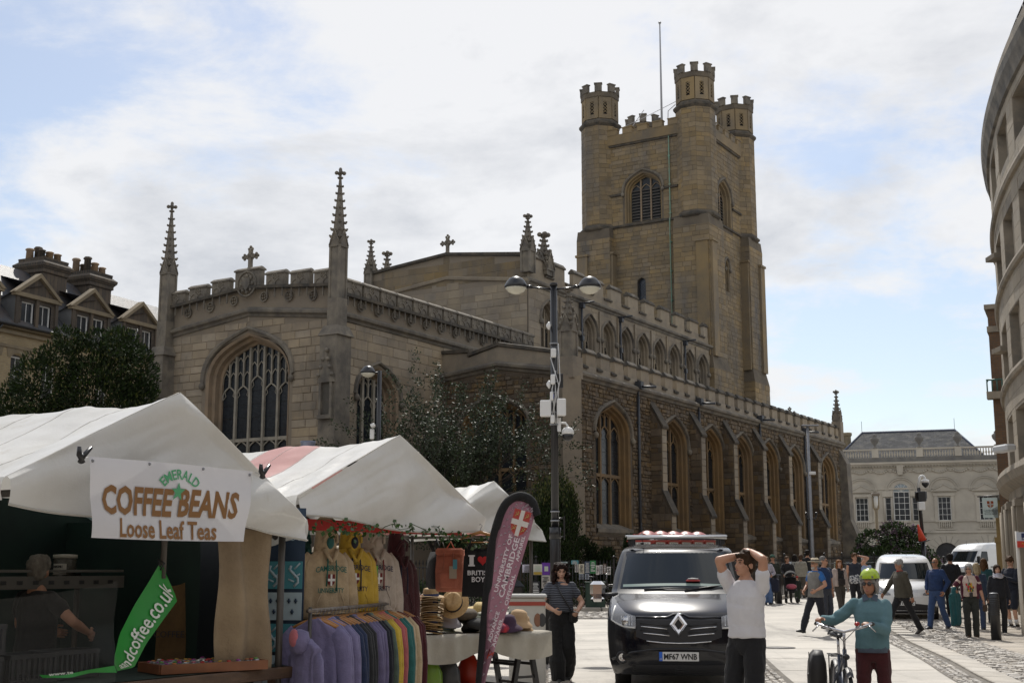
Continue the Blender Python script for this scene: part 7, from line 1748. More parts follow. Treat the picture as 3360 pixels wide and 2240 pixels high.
 m = MB(); m.bbox((0,-.085,-.09),(.2,.04,.16),.03); m.build('front_pocket',co,k); m = MB(); m.bbox((0,-.05,.21),(.30,.06,.08),.02); m.build('roll_top',co,k)
 for s in (-1,1): m = MB(); m.bar((s*.05,-.09,.2),(s*.05,-.1,.02),.022,.006); m.build('strap',cloth('strap_coral',(.42,.14,.085)),k)
 m = MB(); m.tube([(-.05,0,.23),(0,0,.32),(.05,0,.23)],.008,6); m.build('handle',co,k)
 m = MB(); m.bx(.02,.10,-.125,-.12,-.07,.06); m.build('swing_tag',paper((.5,.42,.32)),k); m = MB(); m.bx(.06,.105,-.128,-.124,.03,.13); m.build('swing_tag',paper((.12,.4,.5)),k)
 for (u,dx,c,lb) in ((1432,0,(.012,.013,.016),'black bag hung beside the coral backpack'),(1447,0,(.06,.05,.035),'brown grey bag squeezed against the coral backpack')):
  q = at(u,1870,14.15); g = empty('shoulder_bag',(q.x,14.15,q.z),R(-50)); tag(g,lb,'bag'); m = MB(); m.rings([[(-a,-d,z),(a,-d,z),(a,d,z),(-a,d,z)] for z,a,d in ((-.2,.1,.03),(-.15,.12,.05),(.1,.11,.045),(.2,.09,.02))]); m.build('body',cloth('bag_%d' % u,c),g); m = MB(); m.tube([(-.08,0,.19),(0,0,.34),(.08,0,.19)],.008,6); m.build('strap',cloth('bag_%d' % u,c),g)
 q = at(1576,1778,13.6); g = empty('tank_top',(q.x,13.6,q.z),R(-8)); tag(g,'black sleeveless top with white slogan and red heart on a wooden hanger','tank top'); bk = cloth('cotton_black',(.010,.010,.011))
 m = MB(); m.grid(lambda u,v: ((u-.5)*(.34+.05*(1-v))*(1 if v < .82 else 1-.25*(v-.82)/.18),-.012*math.sin(math.pi*u)-.006*math.sin(u*14),-.56+.50*v-.04*math.sin(math.pi*u)*(v > .9)),18,12); m.build('front',bk,g)
 m = MB(); m.grid(lambda u,v: ((u-.5)*(.34+.05*(1-v)),.035+.01*math.sin(u*9),-.56+.49*v),10,8); m.build('back',bk,g)
 for s in (-1,1): m = MB(); m.tube([(s*.13,-.01,-.08),(s*.10,0,.02),(s*.08,.02,.03),(s*.13,.035,-.08)],.008,5); m.build('strap',bk,g)
 hanger(g,(0,.01,.16),.21); m = MB(); m.tube([(-.2,.01,-.0),(.2,.01,0)],.006,6); m.build('trouser_bar',TIMB,g)
 wt = mat('print_white',(.65,.65,.65),.7); hr = mat('print_heart',(.42,.012,.012),.7)
 text_fit('I',wt,g,lambda s,t: Vector((-.11+.045*s,-.024,-.24+.10*t)),.03);
 for x in (-.0875,):
  for z in (-.24,-.14): m = MB(); m.bx(x-.034,x+.034,-.026,-.022,z-.008,z+.008); m.build('lettering',wt,g)
 text_fit('BRITISH',wt,g,lambda s,t: Vector((-.13+.26*s,-.024,-.34+.05*t)),.02); text_fit('BOYS',wt,g,lambda s,t: Vector((-.085+.17*s,-.024,-.41+.055*t)),.02)
 m = MB(); pts = []
 for i in range(24): a = i*2*math.pi/24; pts.append((.03+.0034*16*math.sin(a)**3,-.185+.0034*(13*math.cos(a)-5*math.cos(2*a)-2*math.cos(3*a)-math.cos(4*a))))
 m.poly([pts[::-1]],lambda a,z: (a,-.025,z)); m.build('heart',hr,g)
 # ivy garland along the eave
 rnd = random.Random(4); k = empty('ivy_garland',P(0.2,-.02,1.95)); c0 = P(0.2,-.02,1.95); tag(k,'trailing ivy garland strung under the clothes stall canopy','garland'); vine = MB(); lv = MB(); pts = []
 for i in range(60):
  t = i/59; pts.append(P(.15+2.9*t,-.06+.04*math.sin(i*1.3),2.0-.075*t+.03*math.sin(i*.9)-.03*math.sin(t*9))-c0)
 vine.tube(pts,.004,4)
 for p in pts:
  for _ in range(6):
   if rnd.random() < .35+.5*noise.noise(p*2.2+Vector((3,0,0))): continue
   s = rnd.uniform(.025,.045); q = p+rvec(rnd)*.07-Vector((0,0,rnd.uniform(0,.06))); d = (rvec(rnd)+Vector((0,-.3,-.5))).normalized(); leaf(lv,q,d,rvec(rnd),s*1.3,s); leaf(lv,q,(d+rvec(rnd)*.7).normalized(),rvec(rnd),s*1.1,s*.7)
 vine.build('vine',mat('vine',(.05,.07,.02),.7),k); kind(lv.build('leaves',IVYL,k),'stuff')
 # back of stall: shelf and sheet
 tp = empty('stall_tarpaulin',P(1.4,2.6,0)); c0 = P(1.4,2.6,0); tag(tp,'grey sheet hung low across the back of the clothes stall','tarpaulin'); m = MB(); m.grid(lambda u,v: P(-.2+3.4*u,2.7+.03*math.sin(u*15),.1+1.45*v)-c0,20,6); m.build('sheet',mat('sheet_grey',(.16,.16,.17),.8,(.11,.11,.12),2),tp)
 tp = empty('stall_tarpaulin',P(0,1.4,0)); c0 = P(0,1.4,0); tag(tp,'dark sheet closing the near side of the clothes stall','tarpaulin'); m = MB(); m.grid(lambda u,v: P(.02,.5+2.2*u,.1+1.95*v)-c0,10,6); m.build('sheet',mat('sheet_dark',(.02,.025,.03),.8),tp)
build_clothes()
def build_third():
 o,P = canopy(A3,2.86,2.28,2.2,4,[(.9,PVCW,'canopy_panel'),(.6,PVCP,'canopy_stripe'),(1.2,PVCW,'canopy_panel')],'hat_stall','third white market stall half hidden behind the feather flag',3,.14)
 p = at(1010,1478,15); k = empty('flue_pipe',(p.x,15,2.3)); tag(k,'blue grey tapered metal flue standing behind the pink stripe canopy','flue'); m = MB(); h = at(1010,1447,15).z-2.3; m.lathe([(.13,0),(.125,h*.3),(.085,h-.03),(.09,h-.02),(.09,h),(.075,h)],16); m.build('pipe',mat('flue_blue',(.17,.20,.26),.4,(.12,.14,.19),5,metal=.6),k)
 m = MB(); m.tube([(0,0,-2.3),(0,0,0)],.05,8); m.build('stand',POLE,k)
build_third()

# ------------------------------------------------------------------ hats and their table
STRW = mat('straw',(.50,.34,.17),.75,(.40,.26,.12),30,.4,160,objrand=.18); STRP = mat('straw_pale',(.62,.54,.40),.75,(.52,.44,.31),30,.4,160,objrand=.12); BAND = mat('hat_band',(.012,.012,.018),.6)
def hat_mesh(kindof,m):
 mb = MB()
 if kindof == 'fedora':
  pr = [(.155,.005),(.15,.012),(.12,.012),(.094,.016),(.09,.03),(.088,.08),(.080,.105),(.06,.112),(.02,.098)]
 elif kindof == 'bucket': pr = [(.155,-.045),(.15,-.03),(.115,.0),(.098,.012),(.094,.05),(.082,.095),(.05,.115),(.01,.118)]
 elif kindof == 'cap': pr = [(.10,0),(.112,.015),(.11,.04),(.085,.068),(.04,.08),(.01,.082)]
 else: pr = [(.2,-.03),(.19,-.012),(.13,.008),(.096,.015),(.092,.06),(.075,.095),(.04,.11),(.01,.112)]
 n = 28; vs = []
 for i,(r,z) in enumerate(pr):
  for j in range(n):
   a = 2*math.pi*j/n; e = 1.12 if kindof != 'bucket' else 1.03; zz = z
   if kindof == 'fedora' and i < 3: zz += .018*abs(math.cos(a))**3*(-1 if math.sin(a) < 0 else 1)*.0+.022*(math.cos(2*a)-.2)*-.5
   if kindof == 'fedora' and i >= 6: zz -= .022*max(0,1-abs(math.cos(a))*1.6)*(1 if i == 8 else .3)
   vs.append((r*math.cos(a),r*math.sin(a)*e,zz))
 k = len(pr); fs = [(i*n+j,i*n+(j+1) % n,(i+1)*n+(j+1) % n,(i+1)*n+j) for i in range(k-1) for j in range(n)]+[tuple(range((k-1)*n,k*n))]
 mb.add(vs,fs,True); me = mb.mesh('hat',m)
 return me
def band_mesh(m):
 b = MB(); n = 24; b.rings([[(r*math.cos(2*math.pi*j/n),r*1.12*math.sin(2*math.pi*j/n),z) for j in range(n)] for r,z in ((.0945,.016),(.0935,.02),(.092,.042),(.0915,.045))],cap=False); return b.mesh('hat_band',m)
HM = {}
def hat(loc,kindof,m,lab,grp=None,rot=(0,0,0),band=None,sc=1.0):
 key = (kindof,m.name)
 if key not in HM: HM[key] = hat_mesh(kindof,m)
 o = inst('hat',HM[key],None,loc,rot,(sc,sc,sc)); tag(o,lab,'hat',grp)
 if band:
  kb = ('band',band.name)
  if kb not in HM: HM[kb] = band_mesh(band)
  inst('hat_band',HM[kb],o)
 return o
def build_hats():
 rnd = random.Random(8); zt = .83
 a,b = Vector((-1.12,14.7)),Vector((.42,15.9)); ax = (b-a).normalized(); ay = Vector((-ax.y,ax.x)); L = (b-a).length; Dp = 1.15
 T = lambda x,y,z: Vector((a.x+ax.x*x+ay.x*y,a.y+ax.y*x+ay.y*y,z))
 t = empty('hat_table',T(L/2,Dp/2,0),math.atan2(ax.y,ax.x)); tag(t,'trestle table of hats on black folding legs','table')
 m = MB(); m.bbox((0,0,zt-.02),(L,Dp,.035),.008); m.build('top',WOOD,t)
 for x in (-L*.25,L*.40):
  for s in (-1,1):
   for y in (-.4,.35): m = MB(); m.bar((x+s*.05,y,zt-.04),(x+s*.22,y,.0),.055); m.build('leg',BLK,t)
   for z in (.2,.45,.62): f_ = (zt-z)/zt; m = MB(); m.bar((x+s*(.05+.17*f_),-.4,z),(x+s*(.05+.17*f_),.35,z),.035); m.build('rung',BLK,t)
  for z in (.3,): m = MB(); m.bar((x-.15,-.4,z),(x+.15,-.4,z),.03); m.build('brace',BLK,t)
 tc = empty('tablecloth',T(L/2,0,zt)); c0 = T(L/2,0,zt); tag(tc,'crumpled cream cloth draped over the hat table','tablecloth'); cm = mat('cloth_cream',(.46,.43,.36),.9,(.38,.35,.29),3,.4,40,trans=.1)
 def fc(u,v):
  x = -.05+(L+.1)*u; hang = .17+.16*abs(math.sin(u*math.pi*1.6+.5)); d = v*(Dp+hang)
  if d < hang: y = -.03-.03*math.sin(x*14)*(1-d/hang)+.012*math.sin(x*31); z = zt+.012-(hang-d)
  else: y = d-hang; z = zt+.012+.004*math.sin(x*13)*math.sin(y*11)
  return T(x,y,z)-c0
 m = MB(); m.grid(fc,60,26); m.build('cloth',cm,tc)
 z0 = zt+.02
 # tall stack of straw hats with a capped one on top
 def stack(x,y,n,mt,lab,dz,tl=None,kd='fedora',band=BAND,zb=z0,r0=1.0):
  for i in range(n):
   top_ = i == n-1
   hat(T(x,y,0)+Vector((rnd.uniform(-.012,.012),rnd.uniform(-.012,.012),zb+i*dz)),kd,mt,tl if (top_ and tl) else lab,None if (top_ and tl) else lab,(rnd.uniform(-.05,.05),rnd.uniform(-.06,.06),rnd.uniform(-.3,.3)),band if top_ or i % 4 == 0 else None,r0)
 nv = mat('hat_band_navy',(.02,.03,.10),.6)
 stack(.36,.18,16,STRW,'tan straw hat in the tall stack at the rail end of the table',.027,'tan straw trilby with navy band crowning the tall stack','fedora',nv)
 stack(.62,.30,6,mat('straw_green',(.26,.27,.17),.8,(.2,.21,.13),30,.3,120),'greenish felt hat in the low stack beside the leaning fedora',.018,'greenish hat with pale blue band on the low stack','fedora',mat('band_blue',(.22,.33,.42),.6))
 hat(T(.66,.12,z0+.33),'fedora',STRW,'tan fedora with black band propped upright facing the street',None,(R(62),R(8),R(-15)),BAND,1.12)
 hat(T(.52,.5,z0+.22),'fedora',STRP,'pale fedora lying behind the propped tan fedora',None,(R(12),0,.4),BAND)
 m_ = mat('felt_grey',(.20,.185,.20),.9)
 hat(T(.66,.24,z0+.15),'bucket',m_,'mauve grey felt hat under the propped fedora',None,(R(15),R(5),.3),None,1.1)
 stack(-.08,.55,4,STRW,'straw trilby in the short pile behind the garment rail end',.03,'straw trilby tipped on the pile behind the rail end','fedora',BAND,z0+.22)
 stack(.95,.62,7,STRP,'pale straw hat in the pile behind the caps',.024,'cream straw trilby with black band above the caps','fedora',BAND,z0+.12)
 bk = mat('cap_black',(.016,.017,.018),.9,(.03,.03,.028),6); gn = mat('cap_olive',(.045,.05,.03),.9); bn = mat('cap_brown',(.10,.075,.05),.9,(.06,.045,.03),20)
 for i,(x,y,z,mt,lab) in enumerate(((.98,.2,.02,bk,'black flat cap at the bottom of the cap heap'),(1.08,.3,.09,gn,'olive flat cap on the cap heap beside the flag'),(.9,.32,.12,bn,'brown herringbone cap on the cap heap'),(1.0,.12,.06,bk,'black flat cap at the front of the cap heap'),(1.15,.15,.03,bk,'black flat cap nearest the feather flag'),(.93,.25,.17,bn,'brown cap on top of the cap heap'),(1.2,.35,.12,gn,'dark olive cap behind the black caps'))):
  hat(T(x,y,z0+z),'cap',mt,lab,'flat caps heaped on the table',(rnd.uniform(-.3,.3),rnd.uniform(-.3,.3),rnd.uniform(0,6)),None,1.15)
 ye = mat('straw_yellow',(.52,.39,.16),.8,(.44,.32,.12),30,.3,120); wh = mat('crochet_white',(.62,.57,.47),.9,(.50,.45,.36),40,.6,120); ta = mat('felt_tan',(.40,.27,.15),.9); pu = mat('felt_plum',(.045,.02,.045),.9); rd = mat('plaid_red',(.42,.02,.03),.8,(.05,.02,.06),16); gr = mat('felt_dark_green',(.02,.03,.022),.9)
 for (x,y,z,kd,mt,rot,lab,s) in ((1.28,.45,.22,'sun',ye,(.3,.2,0),'yellow straw sun hat leaning behind the flag',1.0),(1.5,.40,.17,'sun',wh,(.1,.0,.3),'white crochet sun hat with a narrow yellow brim',.95),(1.43,.34,.1,'sun',ye,(0,0,0),'yellow brimmed sun hat under the white crochet one',1.0),(1.66,.18,.11,'bucket',ta,(.12,.1,0),'tan felt cloche hat at the table end',1.15),(1.74,.24,.06,'bucket',ta,(.2,.2,0),'tan felt hat under the cloche at the table end',1.1),(1.40,.06,.06,'bucket',pu,(.1,-.1,0),'plum purple felt hat in front of the tan cloche',1.15),(1.25,.06,.02,'cap',rd,(.2,0,1),'red plaid cap lying beside the feather flag',1.2),(1.3,.2,.06,'cap',bk,(0,.2,2),'black beret behind the red plaid cap',1.2),(1.78,.42,.1,'bucket',gr,(.2,.2,0),'dark green felt hat behind the tan cloche',1.0),(1.26,.3,.13,'cap',wh,(.1,.1,0),'white knitted cap behind the red plaid cap',1.2)):
  hat(T(x,y,z0+z),kd,mt,lab,None,rot,None,s)
 # shelf of more hats at the back
 sh = T(.1,2.35,0); k = empty('hat_shelf',(sh.x,sh.y,0),math.atan2(ax.y,ax.x)); tag(k,'raised wooden shelf of hats at the back of the clothes stall','shelf'); zs = 1.46
 m = MB(); m.bbox((.1,0,zs),(1.3,.45,.03),.006); m.build('board',WOOD,k)
 for x in (-.5,.7): m = MB(); m.box((x,.15,zs/2),(.05,.05,zs)); m.build('post',WOOD,k)
 S = lambda x,z: Vector((sh.x+ax.x*x,sh.y+ax.y*x-.05,zs+.02+z))
 for i in range(9): hat(S(.02,.09+.022*i),'fedora',STRP,'pale straw hat in the shelf stack behind the maroon hoodie' if i < 8 else 'pale straw trilby on top of the shelf stack','pale straw hats stacked on the shelf' if i < 8 else None,(0,0,rnd.uniform(-.2,.2)),BAND if i == 8 else None)
 for i in range(10): hat(S(.33,.03+.03*i),'sun',STRP,'wide pale straw hat in the shelf stack beside the bags','wide straw hats stacked on the shelf',(0,0,rnd.uniform(-.2,.2)),None,.85)
 hat(S(-.28,.16),'sun',mat('felt_mocha',(.16,.12,.09),.9),'mocha felt hat on the pale display head',None,(.1,0,0),None,.9); d = empty('mannequin_head',S(-.28,.0)); tag(d,'white polystyrene display head under the mocha hat','display head'); m = MB(); m.ell((0,0,.12),(.065,.08,.1),12,9); m.lathe([(.06,-.01),(.05,.03),(.045,.08)],12); m.ell((0,-.085,.11),(.012,.015,.02),6,5); m.build('head',BOXW,d)
 hat(S(.06,.04),'bucket',STRP,'cream cloche with black ribbon at the shelf front',None,(.5,0,0),BAND,1.15)
 for x,c,lb in ((-.05,(.22,.36,.35),'pale aqua felt hat at the shelf edge'),(.2,(.24,.40,.38),'light turquoise felt hat at the shelf edge'),(-.16,(.45,.30,.27),'dusty pink felt hat at the shelf edge')): hat(S(x,.02)+Vector((0,-.12,.0)),'cap',mat('felt_%d' % int(c[0]*100),c,.9),lb,None,(.3,0,0),None,1.1)
 # second stack on the ground display behind the table
 for i in range(10): hat(T(.9,1.5,1.05)+Vector((0,0,.024*i)),'fedora',STRW if i % 3 else STRP,'straw hat in the mixed stack behind the table under the backpack','mixed straw hats stacked behind the table',(0,0,rnd.uniform(-.3,.3)),None,1.1)
 bx = T(.9,1.55,0); k = empty('wooden_box',(bx.x,bx.y,0),math.atan2(ax.y,ax.x)); tag(k,'tall dark box carrying the mixed stack of straw hats','box'); m = MB(); m.bbox((0,0,.52),(.8,.45,1.04),.01); m.build('body',WOOD,k)
 # ice cream cart panel behind the hats
 p,q = at(1670,1958,17.6),at(1788,1958,17.9); k = empty('display_cart',((p.x+q.x)/2,17.9,0)); tag(k,'white display cart with a red line and pictures behind the sun hats','cart'); w = q.x-p.x; h = p.z
 m = MB(); m.bbox((0,0,h/2),(w,.6,h),.02); m.build('body',mat('cart_white',(.55,.53,.48),.5,(.48,.46,.41),3),k); m = MB(); m.bx(-w/2,w/2,-.308,-.303,h-.11,h-.06); m.build('red_line',mat('cart_red',(.36,.06,.04),.5),k); m = MB(); m.bbox((0,0,h+.015),(w+.04,.66,.04),.01); m.build('lid',mat('cart_lid',(.5,.5,.48),.3),k)
 for x,c in ((-.1,(.10,.07,.05)),(.14,(.25,.12,.07)),(.2,(.05,.05,.05))): m = MB(); m.ell((x,-.303,h-.3),(.05,.004,.09),10,8); m.build('picture',mat('pic_%d' % int(x*100+50),c,.6),k)
 # under-table clutter
 for i,(x,y,c,lab) in enumerate(((.45,.5,(.02,.04,.05),'dark plastic crate under the hat table'),(.85,.5,(.03,.03,.035),'second dark crate under the hat table beside the flag'))):
  q = T(x,y,0); k = empty('plastic_crate',q,math.atan2(ax.y,ax.x)); tag(k,lab,'crate'); cm_ = mat('crate_%d' % i,c,.5)
  for zz in (.03,.13,.22):
   for (cx,cy,lx,ly) in ((0,-.2,.5,.02),(0,.2,.5,.02),(-.25,0,.02,.38),(.25,0,.02,.38)): m = MB(); m.box((cx,cy,zz),(lx,ly,.05)); m.build('slat',cm_,k)
  m = MB(); m.box((0,0,.012),(.48,.38,.02)); m.build('floor',cm_,k)
 for (x,y,c,lab) in ((.35,.15,(.16,.28,.03),'lime green and black bag under the tablecloth'),(.62,.18,(.05,.05,.05),'black carrier bag under the tablecloth'),(1.15,.5,(.4,.03,.01),'red plastic bag under the hat table')):
  q = T(x,y,0); k = empty('carrier_bag',q); tag(k,lab,'bag'); m = MB(); m.rings([[(r*math.cos(t*.785)*(1+.12*math.sin(t*3)),r*.6*math.sin(t*.785),z) for t in range(8)] for r,z in ((.1,.22),(.15,.26),(.14,.42),(.08,.55),(.03,.6))] if z0 else []); m.build('body',mat('bagc_%d' % int(x*100),c,.35),k); m = MB(); m.tube([(-.05,0,.55),(0,0,.68),(.05,0,.55)],.01,6); m.build('handle',mat('bagc_%d' % int(x*100),c),k)
build_hats()

# ------------------------------------------------------------------ feather flag
def build_flag():
 Y = 12.9; b = at(1590,2240,Y); o = empty('feather_flag',(at(1584,2380,Y).x,Y,0)); O = Vector(o.location); tag(o,'tall mauve feather flag with white lettering, crest and a black edge','flag')
 PL = smoothpath([Vector(p) for p in ((1560,2420),(1564,2330),(1570,2235),(1580,2130),(1590,2020),(1602,1910),(1613,1800),(1633,1712),(1658,1655),(1690,1630),(1722,1628),(1748,1648),(1762,1690))],8)
 FR = [(1568,2400),(1578,2330),(1594,2230),(1620,2140),(1650,2045),(1678,1955),(1703,1870),(1725,1796),(1744,1730),(1753,1692),(1755,1676)]
 FL = [(1566,2400),(1570,2330),(1576,2230),(1586,2130),(1597,2020),(1609,1910),(1622,1800),(1643,1718),(1668,1664),(1698,1642),(1740,1654)]
 fl,fr = smoothpath([Vector(p) for p in FL],4),smoothpath([Vector(p) for p in FR],4); n = len(fl)-1
 def Fp(s,t,d=0):
  i = min(n-1,int(t*n)); f_ = t*n-i; a = fl[i].lerp(fl[i+1],f_); c = fr[i].lerp(fr[i+1],f_); q = a.lerp(c,s); p = at(q.x,q.y,Y)
  p.y += .03*math.sin(s*4+t*9)+.02*math.sin(t*26+s*5)*(1-s)-d; return p
 mv = mat('flag_mauve',(.27,.135,.175),.75,(.23,.115,.15),5,trans=.3)
 m = MB(); m.grid(lambda s,t: Fp(s,t)-O,10,70); m.build('fabric',mv,o)
 m = MB(); m.tube([at(p.x,p.y,Y)-O for p in PL],[.045*(.5+.5*min(1,i/40)) for i in range(len(PL))],8); m.build('pole_sleeve',cloth('sleeve_black',(.012,.012,.013)),o)
 pw = mat('flag_print',(.52,.46,.50),.75,trans=.2); b_ = MB(); rnd = random.Random(1)
 for i in range(46):
  t = .06+.92*(i/46); w = (Fp(1,t)-Fp(0,t)).length
  for j in range(max(1,int(w/.085))):
   s = (j+.5+(.5 if i % 2 else 0))/max(1,int(w/.085)+.5)
   if s > .95 or s < .05: continue
   c = Fp(s,t,.006)-O
   b_.tube([c+Vector((-.014,0,-.012)),c+Vector((.012,0,.016))],.0035,4); b_.tube([c+Vector((-.006,0,.012)),c,c+Vector((.018,0,.004))],.003,4)
 kind(b_.build('bird_print',pw,o),'stuff')
 def line(txt,p0,p1,hp,off=.02):
  p0,p1 = Vector(p0),Vector(p1); d = (p1-p0); nrm = Vector((d.y,-d.x)).normalized()*-1
  def fn(s,t):
   q = p0+d*s+Vector((d.normalized().y,-d.normalized().x))*hp*t; w = at(q.x,q.y,Y); w.y -= .055; return w
  return text_fit(txt,mat('flag_letter',(.66,.60,.63),.7),o,fn,off,origin=O)
 line('UNIVERSITY OF',(1633,1942),(1684,1754),13); line('CAMBRIDGE',(1652,1960),(1706,1766),18); line('OFFICIAL',(1666,1986),(1692,1884),12); line('APPAREL',(1701,1842),(1724,1758),11); line('ADVANCE',(1612,2106),(1640,2006),12); line('APPAREL',(1624,2122),(1652,2028),11)
 c = at(1705,1718,Y); sh = lambda a,z,d: Vector((c.x+a*.96+z*.28,Y-.06-d,c.z+z*.96-a*.28))-O
 shield(o,None,.17,.27,sh,(mat('crest_red',(.40,.05,.04),.7),mat('crest_white',(.62,.58,.54),.7),mat('crest_gold',(.45,.30,.10),.7)))
 q = at(1608,2148,Y)-O; m = MB(); m.tube([q+Vector((-.03,-.06,-.03)),q+Vector((0,-.06,.06)),q+Vector((.03,-.06,-.0))],.008,5); m.tube([q+Vector((-.015,-.06,.0)),q+Vector((.04,-.06,.03))],.007,5); m.build('logo',mat('crest_red',(.40,.05,.04)),o)
 m = MB(); m.lathe([(.22,0),(.22,.03),(.05,.06),(.03,.2)],14,(at(1578,2420,Y)-O).xy.to_3d()); m.build('base',BLK,o)
 pz = at(1578,2420,Y)-O; m = MB(); m.tube([(pz.x,0,0),(pz.x,0,max(.05,pz.z))],.02,8); m.build('pole',BLK,o)
build_flag()
# ------------------------------------------------------------------ vehicles
CHRO = mat('chrome',(.75,.75,.77),.06,metal=1.0); TYRE = mat('tyre',(.014,.014,.014),.85); RIMS = mat('rim_grey',(.16,.16,.17),.4,metal=.6); PLAS = mat('black_plastic',(.014,.014,.016),.5)
LENS = mat('lamp_lens',(.42,.43,.45),.05,spec=.9,alpha=.45); LAMP = mat('lamp_reflector',(.55,.55,.56),.15,metal=.9); AMBR = mat('amber',(.5,.16,.02),.3)
WSGL = mat('windscreen',(.012,.018,.02),.02,alpha=.62,spec=.9,coat=.6); CABN = mat('cabin_dark',(.012,.013,.014),.8); PLTE = mat('plate_white',(.62,.62,.60),.5); PBLU = mat('plate_blue',(.02,.12,.55),.5); PBLK = mat('plate_black',(.008,.008,.008),.6)
def itp(T,x):
 if x <= T[0][0]: return T[0][1]
 for (a,b),(c,d) in zip(T,T[1:]):
  if x <= c: return b+(d-b)*(x-a)/(c-a)
 return T[-1][1]
def sm_itp(T,x): return (itp(T,x-.025)+itp(T,x)+itp(T,x+.025))/3
class Van:
 def __init__(s,name,lab,loc,rz,paint,prof,hw,L,cv=.30,pw=3.2,cat='van'):
  s.o = empty(name,loc,rz); tag(s.o,lab,cat); s.prof,s.hw,s.L,s.cv,s.pw,s.paint = prof,hw,L,cv,pw,paint
  z0,z1 = prof[0][0],prof[-1][0]; lv = [z0+(z1-z0)*i/70 for i in range(71)]; rings = []
  for z in lv:
   h = sm_itp(hw,z); y0 = sm_itp(prof,z); r = []; n = 30
   for i in range(n+1):
    t = -1+2*i/n; x = math.copysign(1-(1-abs(t))**1.45,t)*h; r.append((x,min(y0+s.curve(x,z),L-.3),z))
   yb = min(r[-1][1],L-.5)
   for f_ in (.2,.4,.6,.8,.97): r.append((h,yb+(L-yb)*f_,z))
   r.append((h*.93,L,z)); r.append((-h*.93,L,z))
   for f_ in (.97,.8,.6,.4,.2): r.append((-h,yb+(L-yb)*f_,z))
   rings.append(r)
  m = MB(); m.rings(rings); s.body = m.build('body',paint,s.o)
 def curve(s,x,z): h = sm_itp(s.hw,z); return s.cv*(min(1,abs(x)/h))**s.pw
 def fy(s,x,z): return sm_itp(s.prof,z)+s.curve(x,z)
 def pt(s,x,z,off=0): return (x,s.fy(x,z)-off,z+off*.3)
 def patch(s,name,m,x0,x1,lo,hi,off=.006,nx=16,nz=8,parent=None):
  mb = MB(); lo_ = lo if callable(lo) else (lambda x: lo); hi_ = hi if callable(hi) else (lambda x: hi)
  mb.grid(lambda u,v: s.pt(x0+(x1-x0)*u,lo_(x0+(x1-x0)*u)+(hi_(x0+(x1-x0)*u)-lo_(x0+(x1-x0)*u))*v,off),nx,nz); return mb.build(name,m,parent or s.o)
 def strip(s,name,m,pts,r,off=.01,n=6,flat=1.0): mb = MB(); mb.tube([s.pt(x,z,off) for x,z in pts],r,n,True,True,flat); return mb.build(name,m,s.o)
 def wheels(s,yf,yr,r,w,track):
  for y in (yf,yr):
   for sx in (-1,1):
    M = Matrix.Rotation(R(90),3,'Y'); m = MB(); m.lathe([(r*.62,-w/2),(r*.94,-w/2),(r,-w*.35),(r,w*.35),(r*.94,w/2),(r*.62,w/2)],28,M=M); wh = m.build('wheel',TYRE,s.o,(sx*track,y,r))
    m = MB(); m.lathe([(.02,w*.3),(r*.2,w*.34),(r*.6,w*.3),(r*.63,w*.42)],20,M=M if sx > 0 else Matrix.Rotation(R(-90),3,'Y')); m.build('rim',RIMS,wh)
 def plate(s,txt,x,z,w=.52,h=.115,gb=True,y=None):
  yy = (s.fy(x,z)-.012) if y is None else y; p = MB(); p.bbox((x,yy,z),(w+.02,.01,h+.02),.003); pf = p.build('number_plate',PBLK,s.o); p = MB(); p.bbox((x+.02,yy-.006,z),(w-.05,.008,h),.002); p.build('plate_face',PLTE,pf)
  p = MB(); p.bbox((x-w/2+.022,yy-.006,z),(.042,.008,h),.002); p.build('plate_band',PBLU,pf); me = text_fit(txt,PBLK,pf,lambda a,b: Vector((x-w/2+.062+(w-.09)*a,yy-.014,z-h*.34+h*.68*b)),.028)
  if gb: text_fit('GB',PLTE,pf,lambda a,b: Vector((x-w/2+.008+.026*a,yy-.0125,z-h*.38+.022*b)))
 def windscreen(s,z0,z1,xb,xt,frame=.05):
  s.patch('screen_surround',PLAS,-1,1,z0-.06,z1+.02) if False else None
  m = MB(); m.grid(lambda u,v: s.pt((u*2-1)*(xb+(xt-xb)*v+frame),z0-.07+(z1-z0+.1)*v,.004),24,10); m.build('screen_surround',PLAS,s.o)
  m = MB(); m.grid(lambda u,v: s.pt((u*2-1)*(xb+(xt-xb)*v),z0+(z1-z0)*v,.009),24,10); return m.build('windscreen',mat('screen_glass',(.006,.010,.012),.03,spec=.42),s.o)
 def sidewin(s,y0,y1,z0,z1,sl=0.0):
  for sx in (-1,1):
   m = MB(); m.grid(lambda u,v: (sx*(sm_itp(s.hw,z0+(z1-z0)*v)+.006),y0+sl*v+(y1-y0-sl*v)*u,z0+(z1-z0)*v),6,4); m.build('side_window',mat('screen_glass',(.010,.015,.018)),s.o)
 def mirror(s,x,y,z,m1,m2,w=.2,h=.32):
  for sx in (-1,1):
   m = MB(); m.bbox((sx*x,y,z),(w,.12,h),.045); mo = m.build('mirror',m1,s.o); m = MB(); m.bbox((sx*x,y-.005,z-h*.62),(w*.92,.11,h*.35),.04); m.build('mirror_base',m2,mo); m = MB(); m.tube([(sx*(x-w*.3),y+.03,z-h*.4),(sx*(x-w*.3-.22),y+.06,z-h*.35)],.035,8); m.build('mirror_arm',PLAS,mo)
